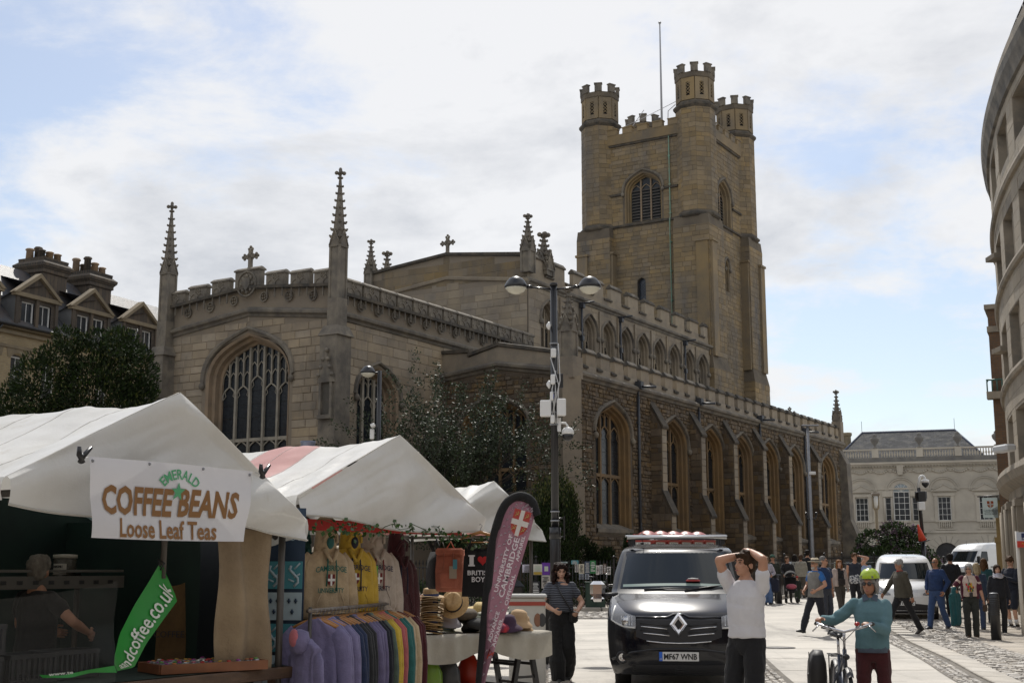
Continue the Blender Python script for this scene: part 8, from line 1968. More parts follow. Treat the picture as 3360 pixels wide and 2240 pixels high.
def build_vans():
 DKP = mat('paint_black',(.004,.0045,.008),.18,coat=.35,spec=.35)
 # ---- black van facing the camera
 prof = [(.20,.16),(.28,.05),(.42,.01),(.62,0),(.80,.02),(.93,.05),(1.00,.12),(1.07,.26),(1.15,.48),(1.22,.74),(1.27,.92),(1.84,1.66),(1.88,1.80),(1.925,2.15),(1.955,3.2)]
 hw = [(.20,.87),(.4,.925),(.7,.945),(1.0,.945),(1.25,.93),(1.5,.895),(1.75,.83),(1.86,.79),(1.92,.72),(1.955,.55)]
 v = Van('van','black van with roof bars parked facing the viewer beside the man in white',(2.18,17.15,0),R(-7),DKP,prof,hw,5.0,.34,3.4); o = v.o
 v.windscreen(1.31,1.80,.80,.71)
 m = MB(); m.grid(lambda a,b: v.pt((a*2-1)*.76,1.325+.035*b+.02*math.sin(a*math.pi),.0115),20,2); m.build('dashboard_reflection',mat('dash_reflection_paint',(.20,.27,.24),.35),o)  # pale green strip painted on the glass as the dashboard's reflection
 m = MB(); c = v.pt(.22,1.40,.02); m.lathe([(.10,0),(.10,.03),(.07,.05),(.02,.055)],18,c,M=Matrix.Diagonal((1,.35,.55))); m.build('dash_object',mat('dash_red',(.42,.05,.05),.4),o); m = MB(); m.lathe([(.075,.03),(.07,.055),(.02,.06)],18,(c[0],c[1]-.012,c[2]+.012),M=Matrix.Diagonal((1,.35,.6))); m.build('dash_object_top',PLTE,o)
 for (x0,z0,x1,z1) in ((-.46,1.288,.2,1.30),(.1,1.275,.83,1.36)): v.strip('wiper',PLAS,[(x0,z0),((x0+x1)/2,(z0+z1)/2+.01),(x1,z1)],.012,.025)
 # bonnet shut line, grille, lamps
 v.strip('bonnet_lip',DKP,[(-.56,.95),(-.3,.945),(-.14,.95),(-.07,.985),(.07,.985),(.14,.95),(.3,.945),(.56,.95)],.016,.004)
 v.patch('grille',PLAS,-.56,.56,lambda x: .60+.10*abs(x/.56)**2.2 if abs(x) < .56 else .7,lambda x: .915,.004,28,6)
 for sx in (-1,1):
  for (xa,xb,za,zb) in ((.15,.49,.80,.83),(.12,.46,.715,.745)): v.strip('grille_bar',CHRO,[(sx*xa,za),(sx*(xa+xb)/2,(za+zb)/2+.002),(sx*xb,zb)],.0075,.014)
  for zz in (.845,.76): v.strip('grille_slat',PLAS,[(sx*.13,zz),(sx*.5,zz+.03)],.014,.006)
  hi = lambda x: itp([(.555,.955),(.7,1.0),(.80,1.09),(.875,1.19),(.9,1.2)],abs(x)); lo = lambda x: itp([(.555,.80),(.7,.805),(.8,.84),(.9,.90)],abs(x))
  hl = v.patch('headlight',mat('lamp_bowl_dark',(.10,.10,.11),.25,metal=.5),sx*.56,sx*.90,lo,hi,.005,12,8)
  m = MB(); c = v.pt(sx*.675,.895,.0); m.lathe([(.018,.03),(.045,.012),(.078,.0)],20,(c[0],c[1]-.0,c[2]),M=Matrix.Rotation(R(90),3,'X') @ Matrix.Rotation(R(-sx*12),3,'Y')); m.build('reflector',LAMP,hl)
  m = MB();
  for q in range(5): m.bar(v.pt(sx*(.61+q*.035),.84,.016),v.pt(sx*(.61+q*.035),.955,.016),.012)
  m.build('lamp_ribs',LAMP,hl)
  m = MB(); m.tube([v.pt(sx*x,lo(x)+.012,.014) for x in (.57,.65,.75,.83,.885)]+[v.pt(sx*.865,1.0,.014),v.pt(sx*.845,1.08,.014)],.012,6); m.build('daylight_strip',PLTE,hl)
  ln = v.patch('lens',LENS,sx*.56,sx*.90,lo,hi,.02,12,8,hl)
  m = MB(); c = v.pt(sx*.745,.43,0); m.lathe([(.02,.0),(.045,.012),(.06,.008),(.066,-.02)],18,c,M=Matrix.Rotation(R(90),3,'X')); f_ = m.build('fog_light',LAMP,o); m = MB(); m.tube([(c[0]+.07*math.cos(a*.4),c[1]-.012,c[2]+.07*math.sin(a*.4)) for a in range(17)],.016,6,False); m.build('fog_surround',PLAS,f_)
 v.strip('grille_bar',CHRO,[(-.42,.645),(-.2,.625),(0,.62),(.2,.625),(.42,.645)],.0075,.014)
 v.patch('lower_intake',PLAS,-.62,.62,.235,.345,.004,16,4)
 for z in (.26,.29,.32): v.strip('intake_slat',DKP,[(-.6,z),(0,z),(.6,z)],.006,.008)
 v.strip('bumper_crease',DKP,[(-.88,.40),(-.6,.50),(-.3,.545),(0,.55),(.3,.545),(.6,.50),(.88,.40)],.02,-.002)
 m = MB(); w_,h_ = .115,.155; cz = .865
 def dia(k,d): return [(0,cz+h_*k),(w_*k,cz),(0,cz-h_*k),(-w_*k,cz)]
 ring = []
 for k,d in ((1.0,.0),(1.0,.03),(.74,.055),(.46,.03),(.44,.0)): ring.append([(x,v.fy(0,cz)-.01-d,z) for x,z in dia(k,d)])
 m.rings(ring,cap=False,smooth=False); m.build('emblem',CHRO,o,fix=True); m = MB(); m.prism(dia(.5,0)[::-1],lambda a,z,d: (a,v.fy(0,cz)-.01-d,z),0,.012); m.build('emblem_back',PLAS,o)
 v.plate('MF67 WNB',0,.455)
 v.sidewin(1.75,2.7,1.30,1.75,.35); v.wheels(.98,4.08,.335,.21,.765)
 v.mirror(1.11,.98,1.30,CHRO,CHRO,.21,.22)
 for y in (2.05,2.9,3.9):
  m = MB(); m.bbox((0,y,2.055),(1.5,.07,.035),.012); rb = m.build('roof_bar',mat('aluminium',(.6,.6,.6),.3,metal=.9),o)
  for sx in (-1,1): m = MB(); m.box((sx*.68,y,1.99),(.06,.09,.12)); m.build('bar_foot',PLAS,rb)
 m = MB(); m.tube([(-.72,1.98,2.035),(.74,1.98,2.035)],.03,8); m.build('roof_bar',mat('aluminium',(.6,.6,.6)),o); m = MB(); m.tube([(-.5,2.1,1.93),(-.5,2.06,2.25)],.006,5); m.ell((-.5,2.1,1.95),(.03,.05,.02),8,6); m.build('aerial',PLAS,o)
 # ---- small white van
 WP = mat('paint_white',(.66,.66,.65),.25,coat=.8)
 prof = [(.18,.14),(.26,.03),(.45,0),(.62,.0),(.74,.02),(.86,.10),(.95,.26),(1.03,.5),(1.08,.72),(1.62,1.42),(1.70,1.58),(1.79,1.95),(1.84,2.8)]
 hw = [(.18,.74),(.4,.82),(.7,.845),(1.0,.84),(1.3,.81),(1.55,.75),(1.7,.69),(1.8,.6),(1.84,.45)]
 g = gnd(2962,2036); v = Van('van','small white van with a plain nose waiting behind the pedestrians',(g.x+.15,g.y,g.z),R(-15),WP,prof,hw,4.4,.34,3.0); o = v.o
 v.windscreen(1.14,1.56,.70,.61)
 v.patch('lower_bumper',PLAS,-.80,.80,.20,lambda x: .47-.08*abs(x/.8)**2,.005,22,5)
 v.patch('nose_panel',mat('paint_white2',(.60,.60,.60),.25,coat=.8),-.30,.30,lambda x: .60+.03*abs(x/.3),lambda x: .80+.03*abs(x/.3),.007,12,5)
 m = MB(); c = v.pt(.0,.71,.014); m.lathe([(.05,0),(.065,.006),(.075,.0)],18,c,M=Matrix.Rotation(R(90),3,'X')); eb = m.build('emblem',mat('emblem_blue',(.02,.08,.35),.3),o); m = MB(); m.bx(c[0]-.1,c[0]+.1,c[1]-.012,c[1]-.004,c[2]-.014,c[2]+.014); m.build('emblem_bar',CHRO,eb)
 for sx in (-1,1):
  hi = lambda x: itp([(.42,.72),(.6,.84),(.74,.97),(.8,.98)],abs(x)); lo = lambda x: itp([(.42,.69),(.6,.69),(.8,.74)],abs(x)); hl = v.patch('headlight',mat('lamp_bowl_dark',(.10,.10,.11)),sx*.43,sx*.80,lo,hi,.006,12,6); v.patch('lens',LENS,sx*.43,sx*.80,lo,hi,.016,12,6,hl)
  m = MB(); m.ell(v.pt(sx*.56,.735,.008),(.05,.02,.025),10,6); m.build('indicator',AMBR,hl); m = MB(); m.ell(v.pt(sx*.68,.80,.008),(.05,.02,.06),10,6); m.build('reflector',LAMP,hl)
  m = MB(); c = v.pt(sx*.64,.33,.006); m.lathe([(.02,.01),(.04,.008),(.05,0)],14,c,M=Matrix.Rotation(R(90),3,'X')); m.build('fog_light',LAMP,o)
 v.plate('LT16 OYK',-.05,.475); v.sidewin(1.55,2.4,1.12,1.5,.3); v.wheels(.85,3.6,.30,.19,.75); v.mirror(.97,.95,1.16,WP,PLAS,.17,.2)
 for (x0,z0,x1,z1) in ((-.6,1.10,0,1.13),(-.05,1.10,.6,1.13)): v.strip('wiper',PLAS,[(x0,z0),(x1,z1)],.01,.02)
 m = MB(); m.tube([(.1,1.9,1.8),(.1,1.86,1.95)],.006,5); m.bx(-.05,.35,1.9,1.95,1.90,1.93); m.build('aerial',PLAS,o)
 # ---- tall white van far down the street
 prof = [(.3,.12),(.42,.02),(.7,0),(.95,.03),(1.08,.14),(1.18,.4),(1.28,.72),(1.98,1.32),(2.1,1.46),(2.35,1.85),(2.46,2.5),(2.5,3.4)]
 hw = [(.3,.9),(.6,1.0),(1.0,1.02),(1.6,1.0),(2.1,.95),(2.35,.88),(2.46,.78),(2.5,.6)]
 p = at(3140,1860,78); v = Van('van','tall white panel van parked by the railings before the pale stone hall',(p.x-.3,78,gz(78)),R(-52),WP,prof,hw,5.4,.3,3.2); o = v.o
 v.windscreen(1.36,1.94,.84,.80); v.sidewin(1.35,2.3,1.36,1.95,.35); v.wheels(.95,4.3,.34,.22,.9); v.mirror(1.18,1.0,1.5,PLAS,PLAS,.2,.36)
 v.patch('lower_bumper',PLAS,-.95,.95,.32,.72,.005,20,4); v.patch('grille',PLAS,-.4,.4,.8,1.0,.006)
 for sx in (-1,1): v.patch('headlight',LAMP,sx*.5,sx*.92,lambda x: .95,lambda x: 1.05+.15*(abs(x)-.5),.007)
 for sx in (-1,1):
  m = MB(); m.bx(sx*1.012,sx*1.03,2.5,5.2,1.0,1.06); m.build('rub_strip',PLAS,o); m = MB(); m.bx(sx*1.01,sx*1.026,3.75,3.765,.5,2.1); m.build('door_seam',PLAS,o)
 m = MB(); m.tube([(0,1.7,2.3),(0,1.66,2.6)],.008,5); m.build('aerial',PLAS,o)
build_vans()

# ------------------------------------------------------------------ bicycles
def wheel(o,c,r,m=None,spokes=28,name='wheel'):
 t = MB(); n = 36; M = Matrix.Rotation(R(90),3,'Y'); t.lathe([(r-.03,-.014),(r-.005,-.018),(r,0),(r-.005,.018),(r-.03,.014)],n,M=M,cap=False); w = t.build(name,TYRE,o,c)
 t = MB(); t.lathe([(r-.045,-.01),(r-.028,-.012),(r-.028,.012),(r-.045,.01)],n,M=M,cap=False); t.build('rim',mat('rim_alu',(.4,.4,.42),.3,metal=.8),w)
 t = MB()
 for k in range(spokes): a = 2*math.pi*k/spokes; s = .02 if k % 2 else -.02; t.tube([(s,.02*math.cos(a+1),.02*math.sin(a+1)),(0,(r-.04)*math.cos(a),(r-.04)*math.sin(a))],.0013,3,False)
 t.build('spokes',mat('rim_alu',(.4,.4,.42)),w); t = MB(); t.tube([(-.045,0,0),(.045,0,0)],.02,10); t.build('hub',mat('rim_alu',(.4,.4,.42)),w); return w
def bicycle(loc,rz,lab,frame,steer=0.0,pannier=True,simple=False,grp=None):
 o = empty('bicycle',loc,rz); tag(o,lab,'bicycle',grp); fm = mat('bike_'+lab.split()[0]+lab.split()[1],frame,.35,coat=.5); al = mat('bike_alu',(.5,.5,.52),.25,metal=.9); r = .345; wb = 1.06
 F_,B_ = (0,0,r),(0,wb,r); bb = (0,.60,.29); ht,hb = (0,.20,.86),(0,.165,.66); st = (0,.70,.78)      # forward is -y
 wheel(o,F_,r,spokes=14 if simple else 28); wheel(o,B_,r,spokes=14 if simple else 28)
 def tb(a,b,rd,nm,mt=None): m = MB(); m.tube([a,b],rd,8); return m.build(nm,mt or fm,o)
 tb(ht,hb,.02,'head_tube'); tb((0,.195,.82),(0,.665,.60),.016,'top_tube'); tb(hb,bb,.019,'down_tube'); tb(bb,st,.016,'seat_tube'); tb(st,(0,.72,.95),.013,'seat_post',al)
 for sx in (-1,1): tb((sx*.03,.66,.62),(sx*.05,wb,r),.009,'seat_stay'); tb((sx*.03,.60,.29),(sx*.05,wb,r),.009,'chain_stay'); tb((sx*.03,.16,.66),(sx*.045,0,r),.013,'fork_blade')
 m = MB(); m.rings([[(a*math.cos(t*.6283),yy,z+b*math.sin(t*.6283)) for t in range(10)] for yy,a,b,z in ((.56,.02,.015,.955),(.62,.03,.022,.96),(.74,.06,.028,.965),(.82,.075,.03,.97),(.86,.05,.02,.97))]); m.build('saddle',PLAS,o)
 tb(ht,(0,.17,1.02),.013,'stem',al)
 Ms = Matrix.Rotation(steer,3,'Z'); hc = Vector((0,.17,1.02)); H = lambda x,y,z: hc+Ms @ Vector((x,y,z))
 m = MB(); m.tube([H(-.26,.20,.06),H(-.24,.08,.07),H(-.16,-.02,.04),H(0,-.05,0),H(.16,-.02,.04),H(.24,.08,.07),H(.26,.20,.06)],.012,8); m.build('handlebar',al,o)
 for sx in (-1,1):
  m = MB(); m.tube([H(sx*.245,.10,.07),H(sx*.26,.21,.06)],.018,8); m.build('grip',PLAS,o); m = MB(); m.tube([H(sx*.22,.04,.06),H(sx*.24,-.03,.04),H(sx*.28,.02,.0)],.007,6); m.build('brake_lever',al,o)
  if not simple: m = MB(); m.tube([H(sx*.2,0,.05),H(sx*.14,-.16,.06),H(0,-.14,-.08),(0,.12,.70)],.004,5); m.build('brake_cable',PLAS,o)
 for (cy,a0,a1) in ((0,-.2,2.2),(wb,.3,3.3)):
  m = MB(); m.rings([[(x,cy+(r+.03)*math.cos(a),r+(r+.03)*math.sin(a)+dz) for x,dz in ((-.028,-.012),(0,.004),(.028,-.012))] for a in [a0+(a1-a0)*i/14 for i in range(15)]],cap=False,closed=False); m.build('mudguard',PLAS,o)
 m = MB(); m.tube([(-.06,.60,.29),(.06,.60,.29)],.03,10); m.lathe([(.09,-.004),(.095,0),(.09,.004)],24,(.05,.60,.29),M=Matrix.Rotation(R(90),3,'Y'))
 for sx in (-1,1): m.tube([(sx*.07,.60,.29),(sx*.075,.60-sx*.12,.29-sx*.11)],.01,6); m.box((sx*.11,.60-sx*.12,.29-sx*.11),(.09,.06,.02))
 m.build('crankset',PLAS,o)
 if not simple:
  m = MB()
  for sx in (-1,1): m.tube([(sx*.06,.78,.76),(sx*.06,1.2,.76)],.006,6); m.tube([(sx*.06,1.05,.76),(sx*.06,wb,r)],.006,6)
  for yy in (.8,.95,1.1,1.2): m.tube([(-.06,yy,.76),(.06,yy,.76)],.005,6)
  m.build('rear_rack',PLAS,o)
  m = MB(); m.bbox((.2,.16,1.08),(.06,.05,.05),.015) if False else m.ell(tuple(H(.12,-.02,.07)),(.026,.026,.02),10,8); m.build('bell',mat('bell_red',(.35,.02,.02),.3),o)
  m = MB(); m.bbox((0,.08,.80),(.06,.05,.05),.015); m.build('front_lamp',PLAS,o)
 if pannier:
  m = MB(); m.rings([[(x0+dx,y,z) for dx,y in ((0,y0),(.13*k,y0+.02),(.16*k,(y0+y1)/2),(.13*k,y1-.02),(0,y1))] for z,x0,y0,y1,k in ((.33,-.24,.86,1.18,.9),(.36,-.26,.83,1.22,1.05),(.55,-.26,.80,1.24,1.1),(.68,-.25,.80,1.24,1.0),(.76,-.23,.82,1.22,.75),(.80,-.20,.88,1.16,.5))]); pn = m.build('pannier',mat('pannier_black',(.018,.016,.016),.6),o,fix=True)
  m = MB(); m.bx(-.275,-.262,.98,1.06,.48,.58); m.build('reflector_patch',mat('patch_grey',(.10,.10,.10),.4),pn); m = MB(); m.bar((-.262,.92,.33),(-.262,.92,.79),.02,.006); m.build('strap',PLAS,pn)
 return o
BK = bicycle((3.02,11.85,0),R(-8),'dark blue city bicycle with black pannier held by the helmeted woman',(.022,.03,.055),R(-8))
for (u,v,lab,c,rz) in ((3250,2000,'red orange hire bicycle parked near the brick shop',(.5,.06,.02),70),(3215,1995,'black hire bicycle parked beside the orange one',(.03,.03,.03),80),(2008,1985,'dark bicycle leaning by the railings behind the black van',(.03,.03,.03),85),(3120,2000,'silver bicycle parked behind the denim jacket man',(.2,.2,.2),80)):
 g = gnd(u,v); b_ = bicycle((g.x,g.y,g.z),R(rz),lab,c,0,False,True)
g = gnd(2492,1990); bicycle((g.x-.3,g.y,g.z),R(65),'pale bicycle half hidden behind the man in white',(.4,.38,.33),0,False,True)
# ------------------------------------------------------------------ people
SKIN = mat('skin',(.46,.25,.165),.5,(.40,.21,.135),9,spec=.35); SKIN2 = mat('skin_tanned',(.36,.18,.11),.5,(.31,.15,.09),9,spec=.35); SKIN3 = mat('skin_pale',(.52,.31,.22),.5,(.45,.26,.18),9,spec=.35)
EYEM = mat('eye_dark',(.02,.015,.012),.3); LIPM = mat('lip',(.32,.11,.09),.5); BROW = mat('brow',(.05,.03,.02),.8)
PEND = []
def defer(o,vox,sm=4,f=.5):
 a = o.modifiers.new('r','REMESH'); a.mode = 'VOXEL'; a.voxel_size = vox; a.use_smooth_shade = True
 if sm: b = o.modifiers.new('s','SMOOTH'); b.iterations = sm; b.factor = f
 PEND.append(o); return o
def flush():
 dg = bpy.context.evaluated_depsgraph_get(); out = []
 for o in PEND: out.append((o,bpy.data.meshes.new_from_object(o.evaluated_get(dg))))
 for o,me in out:
  mats = list(o.data.materials); o.modifiers.clear(); o.data = me
  if not me.materials:
   for m in mats: me.materials.append(m)
  nm = o.name.split('.')[0]
  if nm not in ('body','hair'):
   s_ = (hash(o.parent['label']) if False else len(o.parent['label']))*1.37
   NS = [v.normal.copy() for v in me.vertices]
   for v,nn in zip(me.vertices,NS):
    c = v.co.copy(); f_ = noise.noise(Vector((c.x*9+s_,c.y*9,c.z*5)))*.010+noise.noise(Vector((c.x*4+c.z*14,c.y*4+s_,c.z*14)))*.007+abs(noise.noise(Vector((c.x*17,c.y*17+s_,c.z*6))))*.006
    v.co = c+nn*f_
  elif nm == 'hair':
   NS = [v.normal.copy() for v in me.vertices]
   for v,nn in zip(me.vertices,NS): c = v.co.copy(); v.co = c+nn*(noise.noise(Vector((c.x*60,c.y*60,c.z*22)))*.007)
  for p in me.polygons: p.use_smooth = True
 PEND.clear()
def ik(a,b,l1,l2,hint):
 a,b = Vector(a),Vector(b); d = b-a; L = min(max(d.length,.02),(l1+l2)*.999); d = d.normalized(); b = a+d*L
 x = (l1*l1-l2*l2+L*L)/(2*L); h = math.sqrt(max(0,l1*l1-x*x)); n = Vector(hint)-d*Vector(hint).dot(d); n = n.normalized() if n.length > 1e-6 else Vector((0,1,0))
 return a+d*x+n*h,b
def cap(mb,pts,rad,n=12,flat=1.0,up=None):
 mb.tube(pts,rad,n,True,True,flat,up)
 for p,r in ((pts[0],rad[0]),(pts[-1],rad[-1])): mb.ell(p,r*.98,10,8)
def torso(mb,levels,lean,k,n=20):
 rings = []
 for z,rx,ry,oy in levels:
  rings.append([lean @ Vector((rx*k*math.copysign(abs(math.cos(2*math.pi*j/n))**.85,math.cos(2*math.pi*j/n)),oy*k+ry*k*math.sin(2*math.pi*j/n),z*k)) for j in range(n)])
 mb.rings(rings)
def hand(mb,wrist,d,palm,k,curl=.5,side=1,grip=False):
 """palm and five fingers; d = direction wrist->fingers, palm = palm normal"""
 d = Vector(d).normalized(); pn = Vector(palm); pn = (pn-d*pn.dot(d)).normalized(); x = d.cross(pn)*side; w = Vector(wrist)
 c = w+d*.045*k
 M = Matrix((x,d,pn)).transposed(); mb.ell(c,(.04*k,.052*k,.017*k),10,8,M)
 L = (.068,.078,.073,.056)
 for i in range(4):
  p = w+d*.085*k+x*(-.028+.019*i)*k; l = L[i]*k; a = d; pts = [p-d*.02*k,p]
  for s,(f_,cu) in enumerate(((.42,curl*.8),(.33,curl*1.3),(.25,curl*1.0))):
   a = (Matrix.Rotation(cu,3,x*side) @ a) if False else (a*math.cos(cu)+pn*math.sin(cu)).normalized(); pn2 = pn; p = p+a*l*f_; pts.append(p.copy()); pn = (pn-a*pn.dot(a)).normalized()
  mb.tube(pts,[.0095*k,.0095*k,.009*k,.008*k,.006*k],6); mb.ell(pts[-1],.006*k,6,4); pn = (Vector(palm)-d*Vector(palm).dot(d)).normalized()
 p = w+d*.03*k-x*.034*k; a = (d*.7-x*.7+pn*.35*(1+curl)).normalized(); q = p+a*.035*k; a2 = (d*.95-x*.15+pn*.4*curl).normalized(); mb.tube([p,q,q+a2*.03*k],[.013*k,.011*k,.008*k],6); mb.ell(q+a2*.03*k,.008*k,6,4)
def person(lab,pos,rz,h=1.72,female=False,top=None,bottom=None,shoes=(.02,.02,.02),hair=None,skin=None,lf=(.09,0,0),rf=(-.09,0,0),lh=None,rh=None,le=(.6,.6,-.3),re=(-.6,.6,-.3),lean=0,side=0,yaw=0,pitch=0,vox=.017,near=False,curl=.5,lpalm=None,rpalm=None,toe=(0,0),armr=1.0,group=None,shirt_open=None):
 """local frame: facing -y, left side +x. Feet (x, y, lift); hands (x, y, z) for a 1.75 m figure"""
 o = empty('person',pos,R(rz)); tag(o,lab,'person',group); k = h/1.75; sk = skin or SKIN; f_ = .93 if female else 1.0
 LN = Matrix.Translation((0,0,.95*k)) @ Matrix.Rotation(R(lean),4,'X') @ Matrix.Rotation(R(side),4,'Y') @ Matrix.Translation((0,0,-.95*k)); V = lambda x,y,z: LN @ Vector((x*k,y*k,z*k))
 sw = .162 if female else .185
 shL,shR = V(sw,.01,1.40),V(-sw,.01,1.40); hpL,hpR = V(.088,0,.92),V(-.088,0,.92)
 lh = lh or (.27,-.02,.80); rh = rh or (-.27,-.02,.80)
 elL,haL = ik(shL,V(*lh),.29*k,.26*k,le); elR,haR = ik(shR,V(*rh),.29*k,.26*k,re)
 fl,fr = Vector(lf)*k,Vector(rf)*k; fl.z += .085*k; fr.z += .085*k
 kL,aL = ik(hpL,fl,.43*k,.42*k,(.1,-1,0)); kR,aR = ik(hpR,fr,.43*k,.42*k,(-.1,-1,0))
 # ---- skin body
 b = MB(); torso(b,[(.86,.135*f_,.10,0),(.95,.15*f_,.105,.0),(1.05,.13*f_,.095,0),(1.2,.145*f_,.105,0),(1.33,.165*f_,.105,.005),(1.42,.15*f_,.085,.01),(1.46,.085,.065,.012),(1.5,.055,.056,.01)],LN,k)
 for a,m_,c,s_ in ((shL,elL,haL,1),(shR,elR,haR,-1)):
  mid = (m_+c)/2; cap(b,[a,(a+m_)/2,m_],[.056*k*armr,.05*k*armr,.041*k*armr]); cap(b,[m_,m_.lerp(c,.35),c],[.041*k*armr,.042*k*armr,.027*k])
 for a,m_,c in ((hpL,kL,aL),(hpR,kR,aR)): cap(b,[a,a.lerp(m_,.5),m_],[.09*k*f_,.075*k*f_,.053*k]); cap(b,[m_,m_.lerp(c,.35),c],[.053*k,.055*k*f_,.037*k])
 hc = V(0,-.005,1.615); HM_ = Matrix.Rotation(R(yaw),3,'Z') @ Matrix.Rotation(R(pitch),3,'X'); hp = lambda x,y,z: hc+HM_ @ Vector((x*k,y*k,z*k))
 cap(b,[V(0,.015,1.44),hp(0,.01,-.06)],[.056*k*f_,.05*k*f_])
 for c,r in (((0,.018,.03),(.073,.088,.088)),((0,-.02,-.035),(.060,.068,.075)),((0,-.048,-.082),(.034,.034,.026)),((0,-.06,.028),(.05,.026,.028)),((.03,-.062,-.02),(.024,.02,.02)),((-.03,-.062,-.02),(.024,.02,.02))): b.ell(hp(*c),tuple(q*k for q in r),14,10,HM_)
 b.tube([hp(0,-.078,.02),hp(0,-.096,-.015),hp(0,-.103,-.03)],[.008*k,.012*k,.013*k],8); b.ell(hp(0,-.09,-.033),(.018*k,.014*k,.010*k),8,6,HM_); b.ell(hp(0,-.083,-.062),(.024*k,.010*k,.011*k),8,6,HM_)
 for s_ in (-1,1): b.ell(hp(s_*.075,.02,-.01),(.011*k,.024*k,.032*k),8,6,HM_)
 dL = (haL-elL).normalized(); dR = (haR-elR).normalized()
 hb = b if near else MB()
 hand(hb,haL,dL,lpalm or Vector((-1,.2,0)),k,curl,1); hand(hb,haR,dR,rpalm or Vector((1,.2,0)),k,curl,-1)
 body = defer(b.build('body',sk,o),.0075 if near else vox,2 if near else 2,.4)
 if not near: hb.build('hands',sk,o)
 # ---- face marks
 e = MB()
 for s_ in (-1,1): e.ell(hp(s_*.031,-.0835,.012),(.013*k,.006*k,.006*k),8,6,HM_)
 e.build('eyes',EYEM,o)
 e = MB()
 for s_ in (-1,1): e.tube([hp(s_*.014,-.09,.03),hp(s_*.035,-.088,.037),hp(s_*.05,-.074,.032)],.005*k,5)
 e.build('eyebrows',BROW if not hair or sum(hair[1]) < .5 else mat('brow_grey',(.2,.18,.16),.8),o); e = MB(); e.ell(hp(0,-.091,-.062),(.022*k,.006*k,.006*k),10,6,HM_); e.build('lips',LIPM,o)
 # ---- clothes
 P = dict(k=k,V=V,LN=LN,hp=hp,HM=HM_,haL=haL,haR=haR,elL=elL,elR=elR,shL=shL,shR=shR,kL=kL,kR=kR,aL=aL,aR=aR,hpL=hpL,hpR=hpR,body=body,o=o)
 if bottom:
  col,kd,w = bottom; m = MB(); torso(m,[(.80,.12*f_,.10,0),(.86,.155*f_,.118,0),(.95,.162*f_,.118,0),(1.02,.15*f_,.112,0),(1.04,.145*f_,.108,0)],LN,k)
  for a,q,c in ((hpL,kL,aL),(hpR,kR,aR)):
   if kd == 'shorts': cap(m,[a,a.lerp(q,.5),a.lerp(q,.92)],[.10*k,.098*k*w,.092*k*w])
   else: cap(m,[a,a.lerp(q,.5),q],[.102*k*f_,.088*k*(1+(w-1)*.5),.066*k*w]); cap(m,[q,q.lerp(c,.5),c+Vector((0,0,-.03*k))],[.066*k*w,.062*k*w*w,.05*k*w*w])
  bo = defer(m.build('trousers' if kd != 'shorts' else 'shorts',cloth('cl_b_%d_%d_%d' % tuple(int(x*500) for x in col),col),o),.010 if near else vox,3)
 if top:
  col,sl,ls,hem = top[:4]; m = MB(); t = .012+.016*ls
  torso(m,[(hem,.152*f_+t+.012*ls,.112+t,0),(hem+.05,.15*f_+t+.012*ls,.113+t,0),(1.05,.142*f_+t+.014*ls,.105+t+.006*ls,0),(1.2,.155*f_+t,.117+t*.8,-.004 if female else 0),(1.32,.178*f_+t*.6,.116+t*.6,0),(1.40,.172*f_+t*.3,.095+t*.3,.01),(1.44,.125,.078,.012),(1.47,.075,.066,.012)],LN,k)
  for a,q,c in ((shL,elL,haL),(shR,elR,haR)):
   if sl == 'short': cap(m,[a,a.lerp(q,.5)],[.056*k*armr+t*.25,.056*k*armr+t*.45])
   elif sl == 'long': cap(m,[a,a.lerp(q,.5),q],[.058*k+t*.2,.054*k+t*.4,.048*k+t*.4]); cap(m,[q,q.lerp(c,.5),q.lerp(c,.93)],[.048*k+t*.4,.043*k+t*.3,.034*k+t*.2])
   elif sl == 'none': m.ell(a,.06*k,10,8)
  tm_ = top[4] if len(top) > 4 else cloth('cl_t_%d_%d_%d' % tuple(int(x*500) for x in col),col)
  defer(m.build('top',tm_,o),.010 if near else vox,3)
 if shoes:
  for a,q,tt in ((aL,kL,toe[0]),(aR,kR,toe[1])):
   m = MB(); c = a+Vector((0,-.05*k,-.045*k)); Mx = Matrix.Rotation(R(tt),3,'X'); S_ = lambda x,y,z: a+Mx @ Vector((x*k,y*k,z*k))
   m.rings([[S_(x*w_,y,z0+zz*hh) for x,zz in ((-1,0),(-.9,.6),(-.5,1),(.5,1),(.9,.6),(1,0))] for y,w_,z0,hh in ((.075,.025,-.083,.05),(.06,.036,-.085,.09),(.0,.04,-.085,.10),(-.06,.044,-.085,.075),(-.13,.046,-.085,.05),(-.165,.038,-.083,.04),(-.185,.02,-.08,.025))]); m.build('shoe',mat('shoe_%d' % int(sum(shoes)*300),shoes,.5),o)
 if hair: do_hair(o,hair,hp,HM_,k,near,vox)
 return P
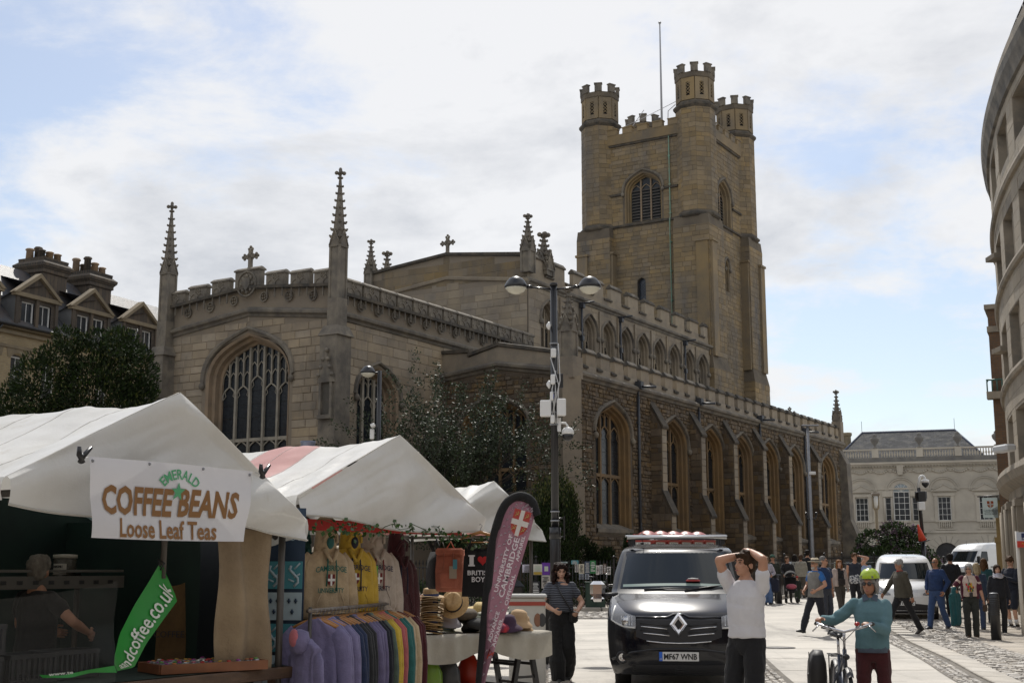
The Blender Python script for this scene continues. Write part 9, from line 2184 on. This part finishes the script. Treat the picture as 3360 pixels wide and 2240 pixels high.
def do_hair(o,hair,hp,HM_,k,near,vox):
 st,c = hair; m = MB(); mt = mat('hair_%d_%d' % (int(c[0]*400),int(c[1]*400)),c,.65,tuple(x*.6 for x in c),22,.6,90,stretch=(1,1,.4),spec=.15); rnd = random.Random(int(c[0]*999))
 if st in ('short','crop'):
  e = .012 if st == 'short' else .004
  m.ell(hp(0,.028,.045),((.076+e)*k,(.088+e)*k,(.084+e)*k),16,12,HM_); m.ell(hp(0,.055,-.01),((.07+e)*k,.06*k,.075*k),14,10,HM_)
  if st == 'short':
   for i in range(46):
    a = rnd.uniform(0,6.28); z = rnd.uniform(.02,.13); r = math.sqrt(max(0,1-((z-.045)/.096)**2)); p = hp(.082*r*math.cos(a),.028+.09*r*math.sin(a),z)
    if (HM_.inverted() @ (p-hp(0,0,0))).y < -.04*k and z < .07: continue
    m.ell(p,(rnd.uniform(.014,.024)*k,)*3,6,5)
   for x in (-.045,-.02,.005,.03,.05): m.ell(hp(x,-.062,.088+rnd.uniform(-.006,.008)),(.018*k,.02*k,.018*k),8,6)
 elif st == 'bob':
  m.ell(hp(0,.025,.045),(.09*k,.1*k,.088*k),16,12,HM_); m.ell(hp(0,.05,-.02),(.09*k,.068*k,.10*k),14,10,HM_)
  for s_ in (-1,1): m.ell(hp(s_*.08,.005,-.02),(.02*k,.045*k,.09*k),10,8,HM_)
  for x in (-.05,-.02,.02,.05): m.ell(hp(x,-.065,.082),(.024*k,.018*k,.02*k),8,6,HM_)
 elif st in ('long','curly','tied'):
  m.ell(hp(0,.025,.045),(.087*k,.099*k,.088*k),16,12,HM_); m.ell(hp(0,.05,-.03),(.085*k,.068*k,.11*k),14,10,HM_)
  for x in (-.05,.05): m.ell(hp(x,-.055,.085),(.03*k,.025*k,.02*k),8,6,HM_)
  if st == 'long':
   for s_ in (-1,1): m.tube([hp(s_*.07,-.01,.06),hp(s_*.088,-.005,-.05),hp(s_*.085,-.01,-.16),hp(s_*.075,-.02,-.23)],[.02*k,.028*k,.03*k,.014*k],8)
   m.tube([hp(0,.07,0),hp(0,.085,-.13),hp(0,.08,-.24)],[.07*k,.075*k,.04*k],10)
  if st == 'tied': m.ell(hp(0,.115,.03),.036*k,10,8)
  if st == 'curly':
   for i in range(150):
    a = rnd.uniform(-.2,3.34); z = rnd.uniform(-.24,.11); r = .085+.04*math.sin((.12-z)*7)*rnd.uniform(.5,1); p = hp(r*math.cos(a)*1.05,.02+r*math.sin(a)*.9-(.03 if z < -.05 else 0),z)
    m.ell(p,tuple(rnd.uniform(.014,.026)*k for _ in range(3)),6,5)
   for s_ in (-1,1):
    for i in range(70): z = -.02-(i % 35)*.0105; m.ell(hp(s_*(.095+.028*math.sin(i*.9)+rnd.uniform(-.02,.03)),-.045+rnd.uniform(-.03,.04),z),rnd.uniform(.014,.024)*k,6,5)
   for x in (-.06,-.035,.03,.06): m.tube([hp(x*.5,-.04,.12),hp(x*1.05,-.07,.09),hp(x*1.5,-.06,.03)],.012*k,6)
 defer(m.build('hair',mt,o),.008 if near else .012,1)
def glasses(P,dark=True):
 k,hp = P['k'],P['hp']; m = MB()
 for s in (-1,1): m.ell(hp(s*.032,-.092,.010),(.024*k,.008*k,.018*k),12,8,P['HM'])
 g = m.build('sunglasses' if dark else 'spectacles',mat('shade_lens',(.008,.008,.01),.08,spec=.8) if dark else mat('clear_lens',(.12,.10,.09),.1,alpha=.35),P['o'])
 m = MB(); m.tube([hp(-.056,-.085,.016),hp(0,-.1,.018),hp(.056,-.085,.016)],.003*k,5)
 for s in (-1,1): m.tube([hp(s*.056,-.083,.016),hp(s*.08,.0,.014)],.003*k,5)
 m.build('frame',BLK,g)
def extra(P,name,mt,fn,**kw): m = MB(); fn(m); return m.build(name,mt,P['o'],**kw)
def shell(P,name,mt,levels,sleeves=None,vox=.016,arms=1.0,t=.03):
 m = MB(); torso(m,levels,P['LN'],P['k']); k = P['k']
 for a,q,c in ((P['shL'],P['elL'],P['haL']),(P['shR'],P['elR'],P['haR'])):
  if sleeves == 'long': cap(m,[a,a.lerp(q,.5),q],[.075*k,.07*k,.062*k]); cap(m,[q,q.lerp(c,.5),q.lerp(c,.94)],[.062*k,.056*k,.047*k])
  elif sleeves == 'none': m.ell(a-Vector((0,0,.02*k)),.07*k,10,8)
 return defer(m.build(name,mt,P['o']),vox,2)
def build_people():
 # 1. man in white T-shirt, hands on head
 p = at(2440,1860,12.3)
 P = person('young man in a white T-shirt and black trousers with both hands behind his head',(p.x+.01,12.3,0),-44,1.76,False,((.60,.58,.60),'short',.9,.95,mat('tee_white',(.62,.61,.63),.9,(.56,.55,.57),5,.5,9)),((.008,.008,.01),'long',1.28),(.5,.5,.5),('short',(.055,.032,.018)),SKIN,(.12,.02,0),(-.12,-.03,0),lh=(.05,.04,1.735),rh=(-.04,.07,1.71),le=(.7,-.5,.2),re=(-.42,-.65,.2),yaw=-14,pitch=-6,near=True,curl=.35,lpalm=(-.6,.3,-.8),rpalm=(.5,.2,-.85),armr=1.0)
 # 2. woman with helmet and bicycle
 p = at(2850,1860,12.55)
 P = person('older woman in a teal jumper, maroon trousers and lime cycle helmet holding a bicycle',(p.x,12.55,0),-16,1.56,True,((.10,.20,.235),'long',1.0,.94,mat('jumper_teal',(.115,.21,.24),.95,(.09,.175,.20),6,.4,12)),((.055,.006,.008),'long',1.0),(.05,.04,.035),('bob',(.32,.30,.28)),SKIN2,(.13,.05,0),(-.10,-.02,0),lh=(.0,-.33,1.20),rh=(-.50,-.22,1.25),le=(.45,.5,-.7),re=(-.3,.8,-.6),yaw=-18,pitch=4,near=True,curl=.9,lpalm=(-.3,.1,-1),rpalm=(.2,.1,-1))
 glasses(P); k,hp = P['k'],P['hp']; lime = mat('helmet_lime',(.36,.50,.012),.35,coat=.4)
 m = MB(); n = 24; rr = []
 for t,(sx_,z) in enumerate(((1.0,.055),(1.04,.07),(1.0,.095),(.85,.13),(.6,.155),(.25,.17),(.02,.172))):
  rr.append([hp(.098*sx_*math.cos(2*math.pi*j/n),.03+.125*sx_*math.sin(2*math.pi*j/n)*(1.0),z+(.02 if t < 3 else .0)*(-math.sin(2*math.pi*j/n))*(.4)) for j in range(n)])
 m.rings(rr); hm = m.build('helmet',lime,P['o'])
 for x,y0,y1 in ((-.055,-.06,.1),(-.02,-.07,.11),(.02,-.07,.11),(.055,-.06,.1)):
  for q in (0,1):
   a0 = y0+(y1-y0)*(.12+.46*q); a1 = y0+(y1-y0)*(.48+.44*q); mm = MB()
   def hz(x_,y_): return .172-.11*min(1,((x_/.1)**2+((y_-.03)/.128)**2))**1.25+.004
   mm.grid(lambda u,v: hp(x-.009+.018*u,a0+(a1-a0)*v,hz(x-.009+.018*u,a0+(a1-a0)*v)),3,8); mm.build('vent',BLK,hm)
 m = MB(); m.tube([hp(.094*math.cos(a),.03+.12*math.sin(a),.058-.008*math.sin(a)) for a in [i*math.pi/12 for i in range(25)]],.006*k,5,False); m.build('helmet_rim',BLK,hm)
 m = MB()
 for s in (-1,1): m.tube([hp(s*.085,-.03,.05),hp(s*.078,.0,-.03),hp(s*.04,-.035,-.105),hp(0,-.045,-.115)],.006*k,5); m.tube([hp(s*.085,.07,.05),hp(s*.078,.0,-.03)],.006*k,5)
 m.build('chin_strap',BLK,hm)
 sb = cloth('shirt_denim',(.075,.10,.14)); V = P['V']
 extra(P,'shirt_tail',sb,lambda m: torso(m,[(.90,.175,.14,0),(.96,.172,.138,0),(1.0,.15,.11,0)],P['LN'],k)); extra(P,'collar',sb,lambda m: [m.add([V(s*.005,-.085,1.46),V(s*.075,-.07,1.43),V(s*.085,-.02,1.50),V(s*.045,-.055,1.515)],[(0,1,2,3)]) for s in (-1,1)])
 # 3. walking woman in striped top
 st = mat('stripe_top',(.012,.013,.017),.9); nt = st.node_tree; N_ = nt.nodes; wv = N_.new('ShaderNodeTexWave'); wv.bands_direction = 'Z'; wv.inputs['Scale'].default_value = 13; wv.inputs['Distortion'].default_value = 1.2; wv.inputs['Detail'].default_value = 0; tc = N_.new('ShaderNodeTexCoord'); rp = N_.new('ShaderNodeValToRGB'); rp.color_ramp.elements[0].position = .60; rp.color_ramp.elements[0].color = (.012,.013,.017,1); rp.color_ramp.elements[1].position = .68; rp.color_ramp.elements[1].color = (.13,.14,.17,1); nt.links.new(tc.outputs['Object'],wv.inputs['Vector']); nt.links.new(wv.outputs['Fac'],rp.inputs[0]); nt.links.new(rp.outputs[0],N_['Principled BSDF'].inputs['Base Color'])
 g = gnd(1842,2236)
 P = person('woman with long dark curly hair walking in a striped black top and wide black trousers',g,4,1.67,True,((.012,.013,.017),'short',1.2,1.02,st),((.006,.006,.007),'long',1.42),(.03,.03,.03),('curly',(.028,.014,.011)),SKIN3,(.09,.10,.06),(-.06,-.16,0),lh=(.23,-.22,1.04),rh=(-.13,-.24,1.05),le=(.7,.6,-.3),re=(-.9,.4,-.3),yaw=6,pitch=14,near=True,curl=.7,toe=(20,0),lpalm=(-.8,.3,-.2),rpalm=(.8,.4,.2))
 V = P['V']; extra(P,'bag_strap',BLK,lambda m: m.tube([V(-.08,-.085,1.46),V(-.02,-.155,1.3),V(.1,-.165,1.1),V(.17,-.11,.98)],.012,6)); extra(P,'waist_bag',cloth('bag_black',(.012,.012,.013)),lambda m: m.bbox(tuple(V(.18,-.1,.95)),(.12,.09,.17),.03)); extra(P,'cigarette',PLTE,lambda m: m.tube([P['haL']+Vector((-.0,-.08,-.02)),P['haL']+Vector((-.07,-.13,0))],.005,5))
 # 4. seller in the coffee stall
 p = at(130,1860,10.35)
 person('grey haired stallholder in a black T-shirt seen from behind inside the coffee stall',(p.x,10.35,0),150,1.70,True,((.012,.012,.013),'short',1.0,.95),((.02,.02,.025),'long',1.1),(.02,.02,.02),('short',(.22,.20,.17)),SKIN,lh=(.20,-.32,1.12),rh=(-.30,-.28,1.12),le=(.8,.5,-.4),re=(-.9,.5,-.3),vox=.014,yaw=25)
 # stall attendant half hidden behind the hats
 p = at(1345,1860,16.4); person('stall attendant in dark clothes standing behind the hat table',(p.x,16.4,0),60,1.56,False,((.012,.012,.014),'long',1.3,.95),((.015,.015,.02),'long',1.1),None,('short',(.03,.02,.015)),SKIN,lh=(.2,-.2,1.1),rh=(-.15,-.25,1.35))
 # ---- the crowd on the right
 def crowd(u,v,lab,rz,h,**kw): g = gnd(u,v); return person(lab,g,rz,h,**kw)
 P = crowd(2682,2083,'man in a cream straw hat, grey waistcoat and blue shirt striding across the road',-62,1.76,top=((.02,.12,.36),'short',.9,.93),bottom=((.012,.013,.02),'long',1.15),shoes=(.02,.02,.022),hair=('crop',(.35,.33,.3)),skin=SKIN,lf=(.08,.36,.10),rf=(-.08,-.38,0),toe=(35,-8),lh=(.22,-.18,1.02),rh=(-.18,-.20,1.0),yaw=8,vox=.014)
 shell(P,'waistcoat',cloth('vest_grey',(.20,.19,.175)),[(.86,.20,.16,0),(1.0,.19,.15,0),(1.2,.19,.148,0),(1.35,.195,.135,0),(1.44,.15,.10,.01)],'none'); k,hp = P['k'],P['hp']
 extra(P,'straw_hat',STRP,lambda m: m.lathe([(.17,.06),(.165,.068),(.1,.066),(.092,.075),(.088,.13),(.07,.15),(.02,.145)],22,hp(0,.02,0))); extra(P,'hat_band',BAND,lambda m: m.lathe([(.097,.074),(.095,.1)],22,hp(0,.02,0),cap=False)); glasses(P,False); extra(P,'beard',mat('beard',(.4,.37,.33),.9),lambda m: m.ell(hp(0,-.055,-.085),(.05*k,.04*k,.04*k),10,8))
 P = crowd(2712,2060,'man with short grey hair in a dark blue T-shirt behind the straw hat man',35,1.80,top=((.012,.035,.10),'short',1.0,.95),bottom=((.04,.045,.06),'long',1.1),hair=('crop',(.22,.21,.2)),yaw=20); glasses(P,False)
 P = crowd(2760,2018,'woman with long auburn hair in a pale pink jacket and black top',10,1.64,female=True,top=((.012,.012,.013),'none',.8,.95),bottom=((.055,.045,.035),'long',1.1),hair=('long',(.26,.11,.04)),skin=SKIN3,lf=(.08,.2,.02),rf=(-.08,-.2,0)); jk = cloth('jacket_pink',(.42,.34,.30))
 for s in (-1,1):
  m = MB(); torso(m,[(.90,.06,.13,0),(1.1,.065,.128,0),(1.3,.07,.125,0),(1.44,.05,.085,.01)],P['LN'] @ Matrix.Translation((s*.125*P['k'],0,0)),P['k']); a,q,c = (P['shL'],P['elL'],P['haL']) if s > 0 else (P['shR'],P['elR'],P['haR']); cap(m,[a,a.lerp(q,.5),q],[.07,.065,.056]); cap(m,[q,q.lerp(c,.92)],[.056,.045]); defer(m.build('jacket_front',jk,P['o']),.016,2)
 extra(P,'shoulder_bag',cloth('bag_brown',(.02,.014,.012)),lambda m: (m.bbox((.0,-.16,.98),(.2,.1,.2),.03),m.tube([P['V'](.12,-.12,1.42),P['V'](.02,-.16,1.2),P['V'](-.06,-.16,1.02)],.012,6)))
 P = crowd(2812,2008,'young man in a dark vest over a patterned shirt holding his head',-5,1.82,top=((.018,.022,.035),'none',1.0,1.08),bottom=((.01,.01,.012),'long',1.1),hair=('short',(.10,.05,.025)),lh=(.14,-.02,1.66),le=(1,-.3,-.2),yaw=12); extra(P,'patterned_shirt',mat('print_shirt',(.50,.50,.50),.9,(.03,.04,.06),22,contrast=(.48,.54)),lambda m: torso(m,[(.84,.19,.15,0),(1.0,.185,.148,0),(1.12,.175,.14,0)],P['LN'],P['k']))
 crowd(2842,2000,'white haired person in a pale blue shirt behind the man holding his head',-30,1.70,top=((.28,.34,.48),'long',1.0,.9),bottom=((.05,.05,.06),'long',1.1),hair=('short',(.5,.49,.47)),skin=SKIN3)
 P = crowd(2520,1982,'woman in sunglasses, white top and light blue jeans with a navy bag',0,1.66,female=True,top=((.46,.43,.50),'long',.9,.98),bottom=((.12,.20,.38),'long',1.25),hair=('bob',(.26,.18,.12)),skin=SKIN3,lh=(.16,-.18,1.05),rh=(-.25,-.05,.82)); glasses(P); extra(P,'bag_strap',BLK,lambda m: m.tube([P['V'](-.1,-.11,1.43),P['V'](.02,-.155,1.25),P['V'](.18,-.12,1.0)],.014,6)); extra(P,'tote_bag',cloth('bag_navy',(.012,.015,.035)),lambda m: m.bbox((.24,-.08,.66),(.34,.16,.5),.06))
 P = crowd(2540,1978,'person in a dark green cap and jacket behind the woman with light jeans',0,1.72,top=((.03,.035,.025),'long',1.3,.9),bottom=((.02,.02,.02),'long',1.1),hair=('crop',(.1,.08,.06))); extra(P,'cap',cloth('cap_green',(.01,.075,.045)),lambda m: (m.ell(P['hp'](0,.02,.055),(.095,.105,.08),14,10),m.ell(P['hp'](0,-.1,.05),(.07,.06,.012),12,6)))
 P = crowd(2588,1975,'woman in a black top pushing a dark pushchair',-8,1.66,female=True,top=((.014,.014,.015),'long',1.0,.95),bottom=((.02,.02,.02),'long',1.0),hair=('tied',(.12,.07,.04)),lh=(.18,-.35,1.02),rh=(-.18,-.35,1.02),yaw=35); gp = P['o'].location
 c = empty('pushchair',(gp[0]-.05,gp[1]-.75,gz(gp[1]-.75)),R(-8)); tag(c,'dark pushchair with a pink blanket pushed by the woman in black','pushchair')
 m = MB(); m.rings([[(-.2,-.25+y,z),(.2,-.25+y,z),(.2,-.2+y,z+.04),(-.2,-.2+y,z+.04)] for y,z in ((0,.42),(.2,.46),(.4,.55),(.52,.9))],smooth=False); m.build('seat',cloth('buggy_black',(.012,.012,.013)),c); m = MB(); m.grid(lambda u,v: (.22*math.cos(math.pi*u),.25-.42*math.sin(v*1.4),.95+.2*math.sin(math.pi*u)*math.cos(v*.9)),10,8); m.build('hood',cloth('buggy_black',(.012,.012,.013)),c); m = MB(); m.ell((0,-.1,.58),(.19,.2,.1),12,8); m.build('blanket',cloth('blanket_pink',(.45,.10,.14)),c)
 for x in (-.2,.2):
  m = MB(); m.tube([(x,.55,1.02),(x,.1,.5),(x,-.3,.12)],.012,6); m.build('frame_tube',PLAS,c)
  for y in (-.3,.3): m = MB(); m.lathe([(.06,-.02),(.1,-.02),(.1,.02),(.06,.02)],16,M=Matrix.Rotation(R(90),3,'Y')); m.build('wheel',TYRE,c,(x,y,.1))
 g = gnd(2612,1972); P = person('toddler in a red hat and dark coat beside the pushchair',(g.x,g.y-.3,g.z),-20,.92,False,((.02,.025,.02),'long',2.0,.8),((.03,.05,.03),'long',1.3),(.02,.02,.02),None,SKIN3); extra(P,'knit_hat',cloth('knit_red',(.42,.02,.02)),lambda m: (m.ell(P['hp'](0,.02,.06),(.055,.06,.05),12,8),m.ell(P['hp'](0,.02,.14),.018,8,6)))
 crowd(2632,1962,'person in a pale beige jacket seen from behind near the railings',170,1.68,female=True,top=((.30,.28,.23),'long',1.4,.85),bottom=((.10,.085,.07),'long',1.2),hair=('short',(.09,.055,.035)))
 crowd(2655,1960,'tall dark haired man in a black jacket beside the beige jacket person',160,1.86,top=((.012,.012,.014),'long',1.3,.9),bottom=((.07,.07,.075),'long',1.1),hair=('short',(.02,.015,.012)))
 crowd(2612,1958,'long dark haired woman in black behind the beige jacket person',175,1.68,female=True,top=((.012,.012,.013),'long',1.2,.85),bottom=((.02,.02,.022),'long',1.1),hair=('long',(.02,.015,.012)))
 P = crowd(2966,2081,'grey haired man in an olive jacket and black trousers walking across the cobbles',-75,1.74,top=((.06,.052,.036),'long',1.5,.86),bottom=((.008,.008,.01),'long',1.1),shoes=(.025,.018,.014),hair=('short',(.36,.35,.33)),skin=SKIN2,lf=(.08,.40,.06),rf=(-.08,-.42,0),toe=(30,-6),lh=(.22,.12,.86),rh=(-.24,-.34,.96),lean=4,pitch=12,vox=.014)
 extra(P,'collar',cloth('collar_red',(.30,.015,.02)),lambda m: m.tube([P['V'](.06*math.cos(a),.01+.065*math.sin(a),1.475) for a in [i*.524 for i in range(13)]],.018,6,False))
 m = MB(); V = P['V']; torso(m,[(1.32,.11,.06,.12),(1.40,.13,.075,.12),(1.46,.09,.05,.1)],P['LN'],P['k']); defer(m.build('jacket_hood',cloth('cl_hood',(.055,.048,.034)),P['o']),.016,2)
 P = crowd(3080,2064,'bald man in a blue denim jacket and jeans walking beside the white van',-55,1.76,top=((.02,.055,.19),'long',1.3,.95,mat('denim_jacket',(.016,.04,.12),.9,(.01,.026,.08),5,.5,14)),bottom=((.03,.062,.15),'long',1.15),shoes=(.03,.03,.04),hair=None,skin=SKIN2,lf=(.08,.28,.05),rf=(-.08,-.22,0),toe=(28,0),lh=(.26,-.06,.92),rh=(-.24,-.08,.95),yaw=5,vox=.014); glasses(P)
 crowd(3128,2025,'dark haired man in a black hooded coat seen from behind',165,1.82,top=((.010,.010,.013),'long',1.6,.85),bottom=((.01,.01,.012),'long',1.05),hair=('short',(.018,.014,.012)))
 P = crowd(3192,2092,'grey haired woman in a floral T-shirt and maroon cardigan carrying a teal jacket',-18,1.66,female=True,top=((.55,.43,.36),'short',1.1,.97),bottom=((.030,.032,.026),'long',1.15),shoes=(.06,.035,.02),hair=('bob',(.38,.37,.36)),skin=SKIN,lh=(.30,-.10,.84),rh=(-.34,-.30,1.12),pitch=10,yaw=-12,vox=.014); k,V = P['k'],P['V']
 for s in (-1,1):
  m = MB(); torso(m,[(.92,.05,.12,.02),(1.2,.055,.125,.015),(1.42,.045,.09,.01)],P['LN'] @ Matrix.Translation((s*.16*k,.02,0)),k); a,q = (P['shL'],P['elL']) if s > 0 else (P['shR'],P['elR']); cap(m,[a,a.lerp(q,.9)],[.068,.06]); defer(m.build('cardigan',cloth('cardigan_maroon',(.085,.010,.025)),P['o']),.016,2)
 glasses(P,False); rnd = random.Random(3)
 for c_,nn in (((.42,.03,.03),9),((.5,.33,.03),7),((.06,.12,.04),6)):
  m = MB()
  for _ in range(nn): m.ell(V(rnd.uniform(-.075,.075),-.158,rnd.uniform(1.1,1.28)),(.02,.006,.03),8,5)
  m.build('flower_print',mat('print_%d' % int(c_[0]*100),c_,.8),P['o'])
 extra(P,'lanyard',BLK,lambda m: (m.tube([V(-.05,-.08,1.46),V(.01,-.165,1.2),V(.02,-.16,1.05)],.006,5),m.bbox(tuple(V(.02,-.165,1.0)),(.07,.02,.12),.008))); extra(P,'camera_case',cloth('case_brown',(.06,.035,.02)),lambda m: m.bbox(tuple(P['haL']+Vector((.02,-.02,-.16))),(.1,.08,.16),.02))
 hR = P['haR']
 jt = cloth('jacket_teal',(.010,.085,.095)); hw_ = P['o'].matrix_basis @ (hR+Vector((-.02,-.07,.03))); tj = empty('jacket',hw_,R(35)); garment_mesh(91,.15,.80,.60,.05,spread=-.02).build('body',jt,tj); q = MB(); q.rings([[(r_*math.cos(a*.6),.05*math.sin(a*.6),z) for a in range(11)] for r_,z in ((.03,.05),(.07,.0),(.10,-.08),(.12,-.2))]); q.build('gathered_top',jt,tj); tag(tj,'teal jacket held hanging by the floral T-shirt woman','jacket')
 crowd(3216,2068,'blonde woman in a blue denim coat behind the floral T-shirt woman',165,1.64,female=True,top=((.03,.05,.09),'long',1.4,.8),bottom=((.04,.06,.12),'long',1.1),hair=('long',(.42,.33,.2)))
 crowd(3240,2045,'brown haired person with a teal rucksack behind the scarf woman',150,1.72,female=True,top=((.015,.07,.08),'long',1.3,.85),bottom=((.015,.015,.018),'long',1.1),hair=('long',(.11,.055,.025)))
 P = crowd(3285,2078,'woman in black with a white scarf standing beside the bollard',-6,1.62,female=True,top=((.010,.011,.016),'long',1.3,.92),bottom=((.010,.010,.012),'long',1.1),hair=('bob',(.045,.026,.018)),skin=SKIN3,lh=(.26,-.06,.78),rh=(-.24,-.02,.86)); V = P['V']; extra(P,'scarf',cloth('scarf_white',(.48,.47,.52)),lambda m: [m.tube([V((.085+.012*q)*math.cos(a),.0+(.085+.015*q)*math.sin(a)-.02*q,1.49-.035*q+.01*math.sin(a*3+q)) for a in [i*.3927 for i in range(17)]],.026,8,False) for q in range(3)])
 P = crowd(3328,2058,'young man in a navy T-shirt and shorts with white socks looking at his phone',-58,1.78,top=((.012,.016,.03),'long',1.1,.95),bottom=((.012,.016,.03),'shorts',1.1),shoes=(.02,.02,.02),hair=('short',(.10,.055,.03)),skin=SKIN3,lh=(.06,-.30,1.22),rh=(-.06,-.30,1.20),pitch=32,vox=.014)
 extra(P,'phone',PLAS,lambda m: m.bbox(tuple((P['haL']+P['haR'])/2+Vector((0,-.09,.05))),(.075,.012,.15),.004,0,Matrix.Rotation(R(-35),3,'X')))
 for a_,q_ in ((P['aL'],P['kL']),(P['aR'],P['kR'])): extra(P,'sock',cloth('sock_white',(.6,.6,.6)),lambda m: m.tube([a_,a_.lerp(q_,.3)],[.046,.052],10))
 flush()
build_people()
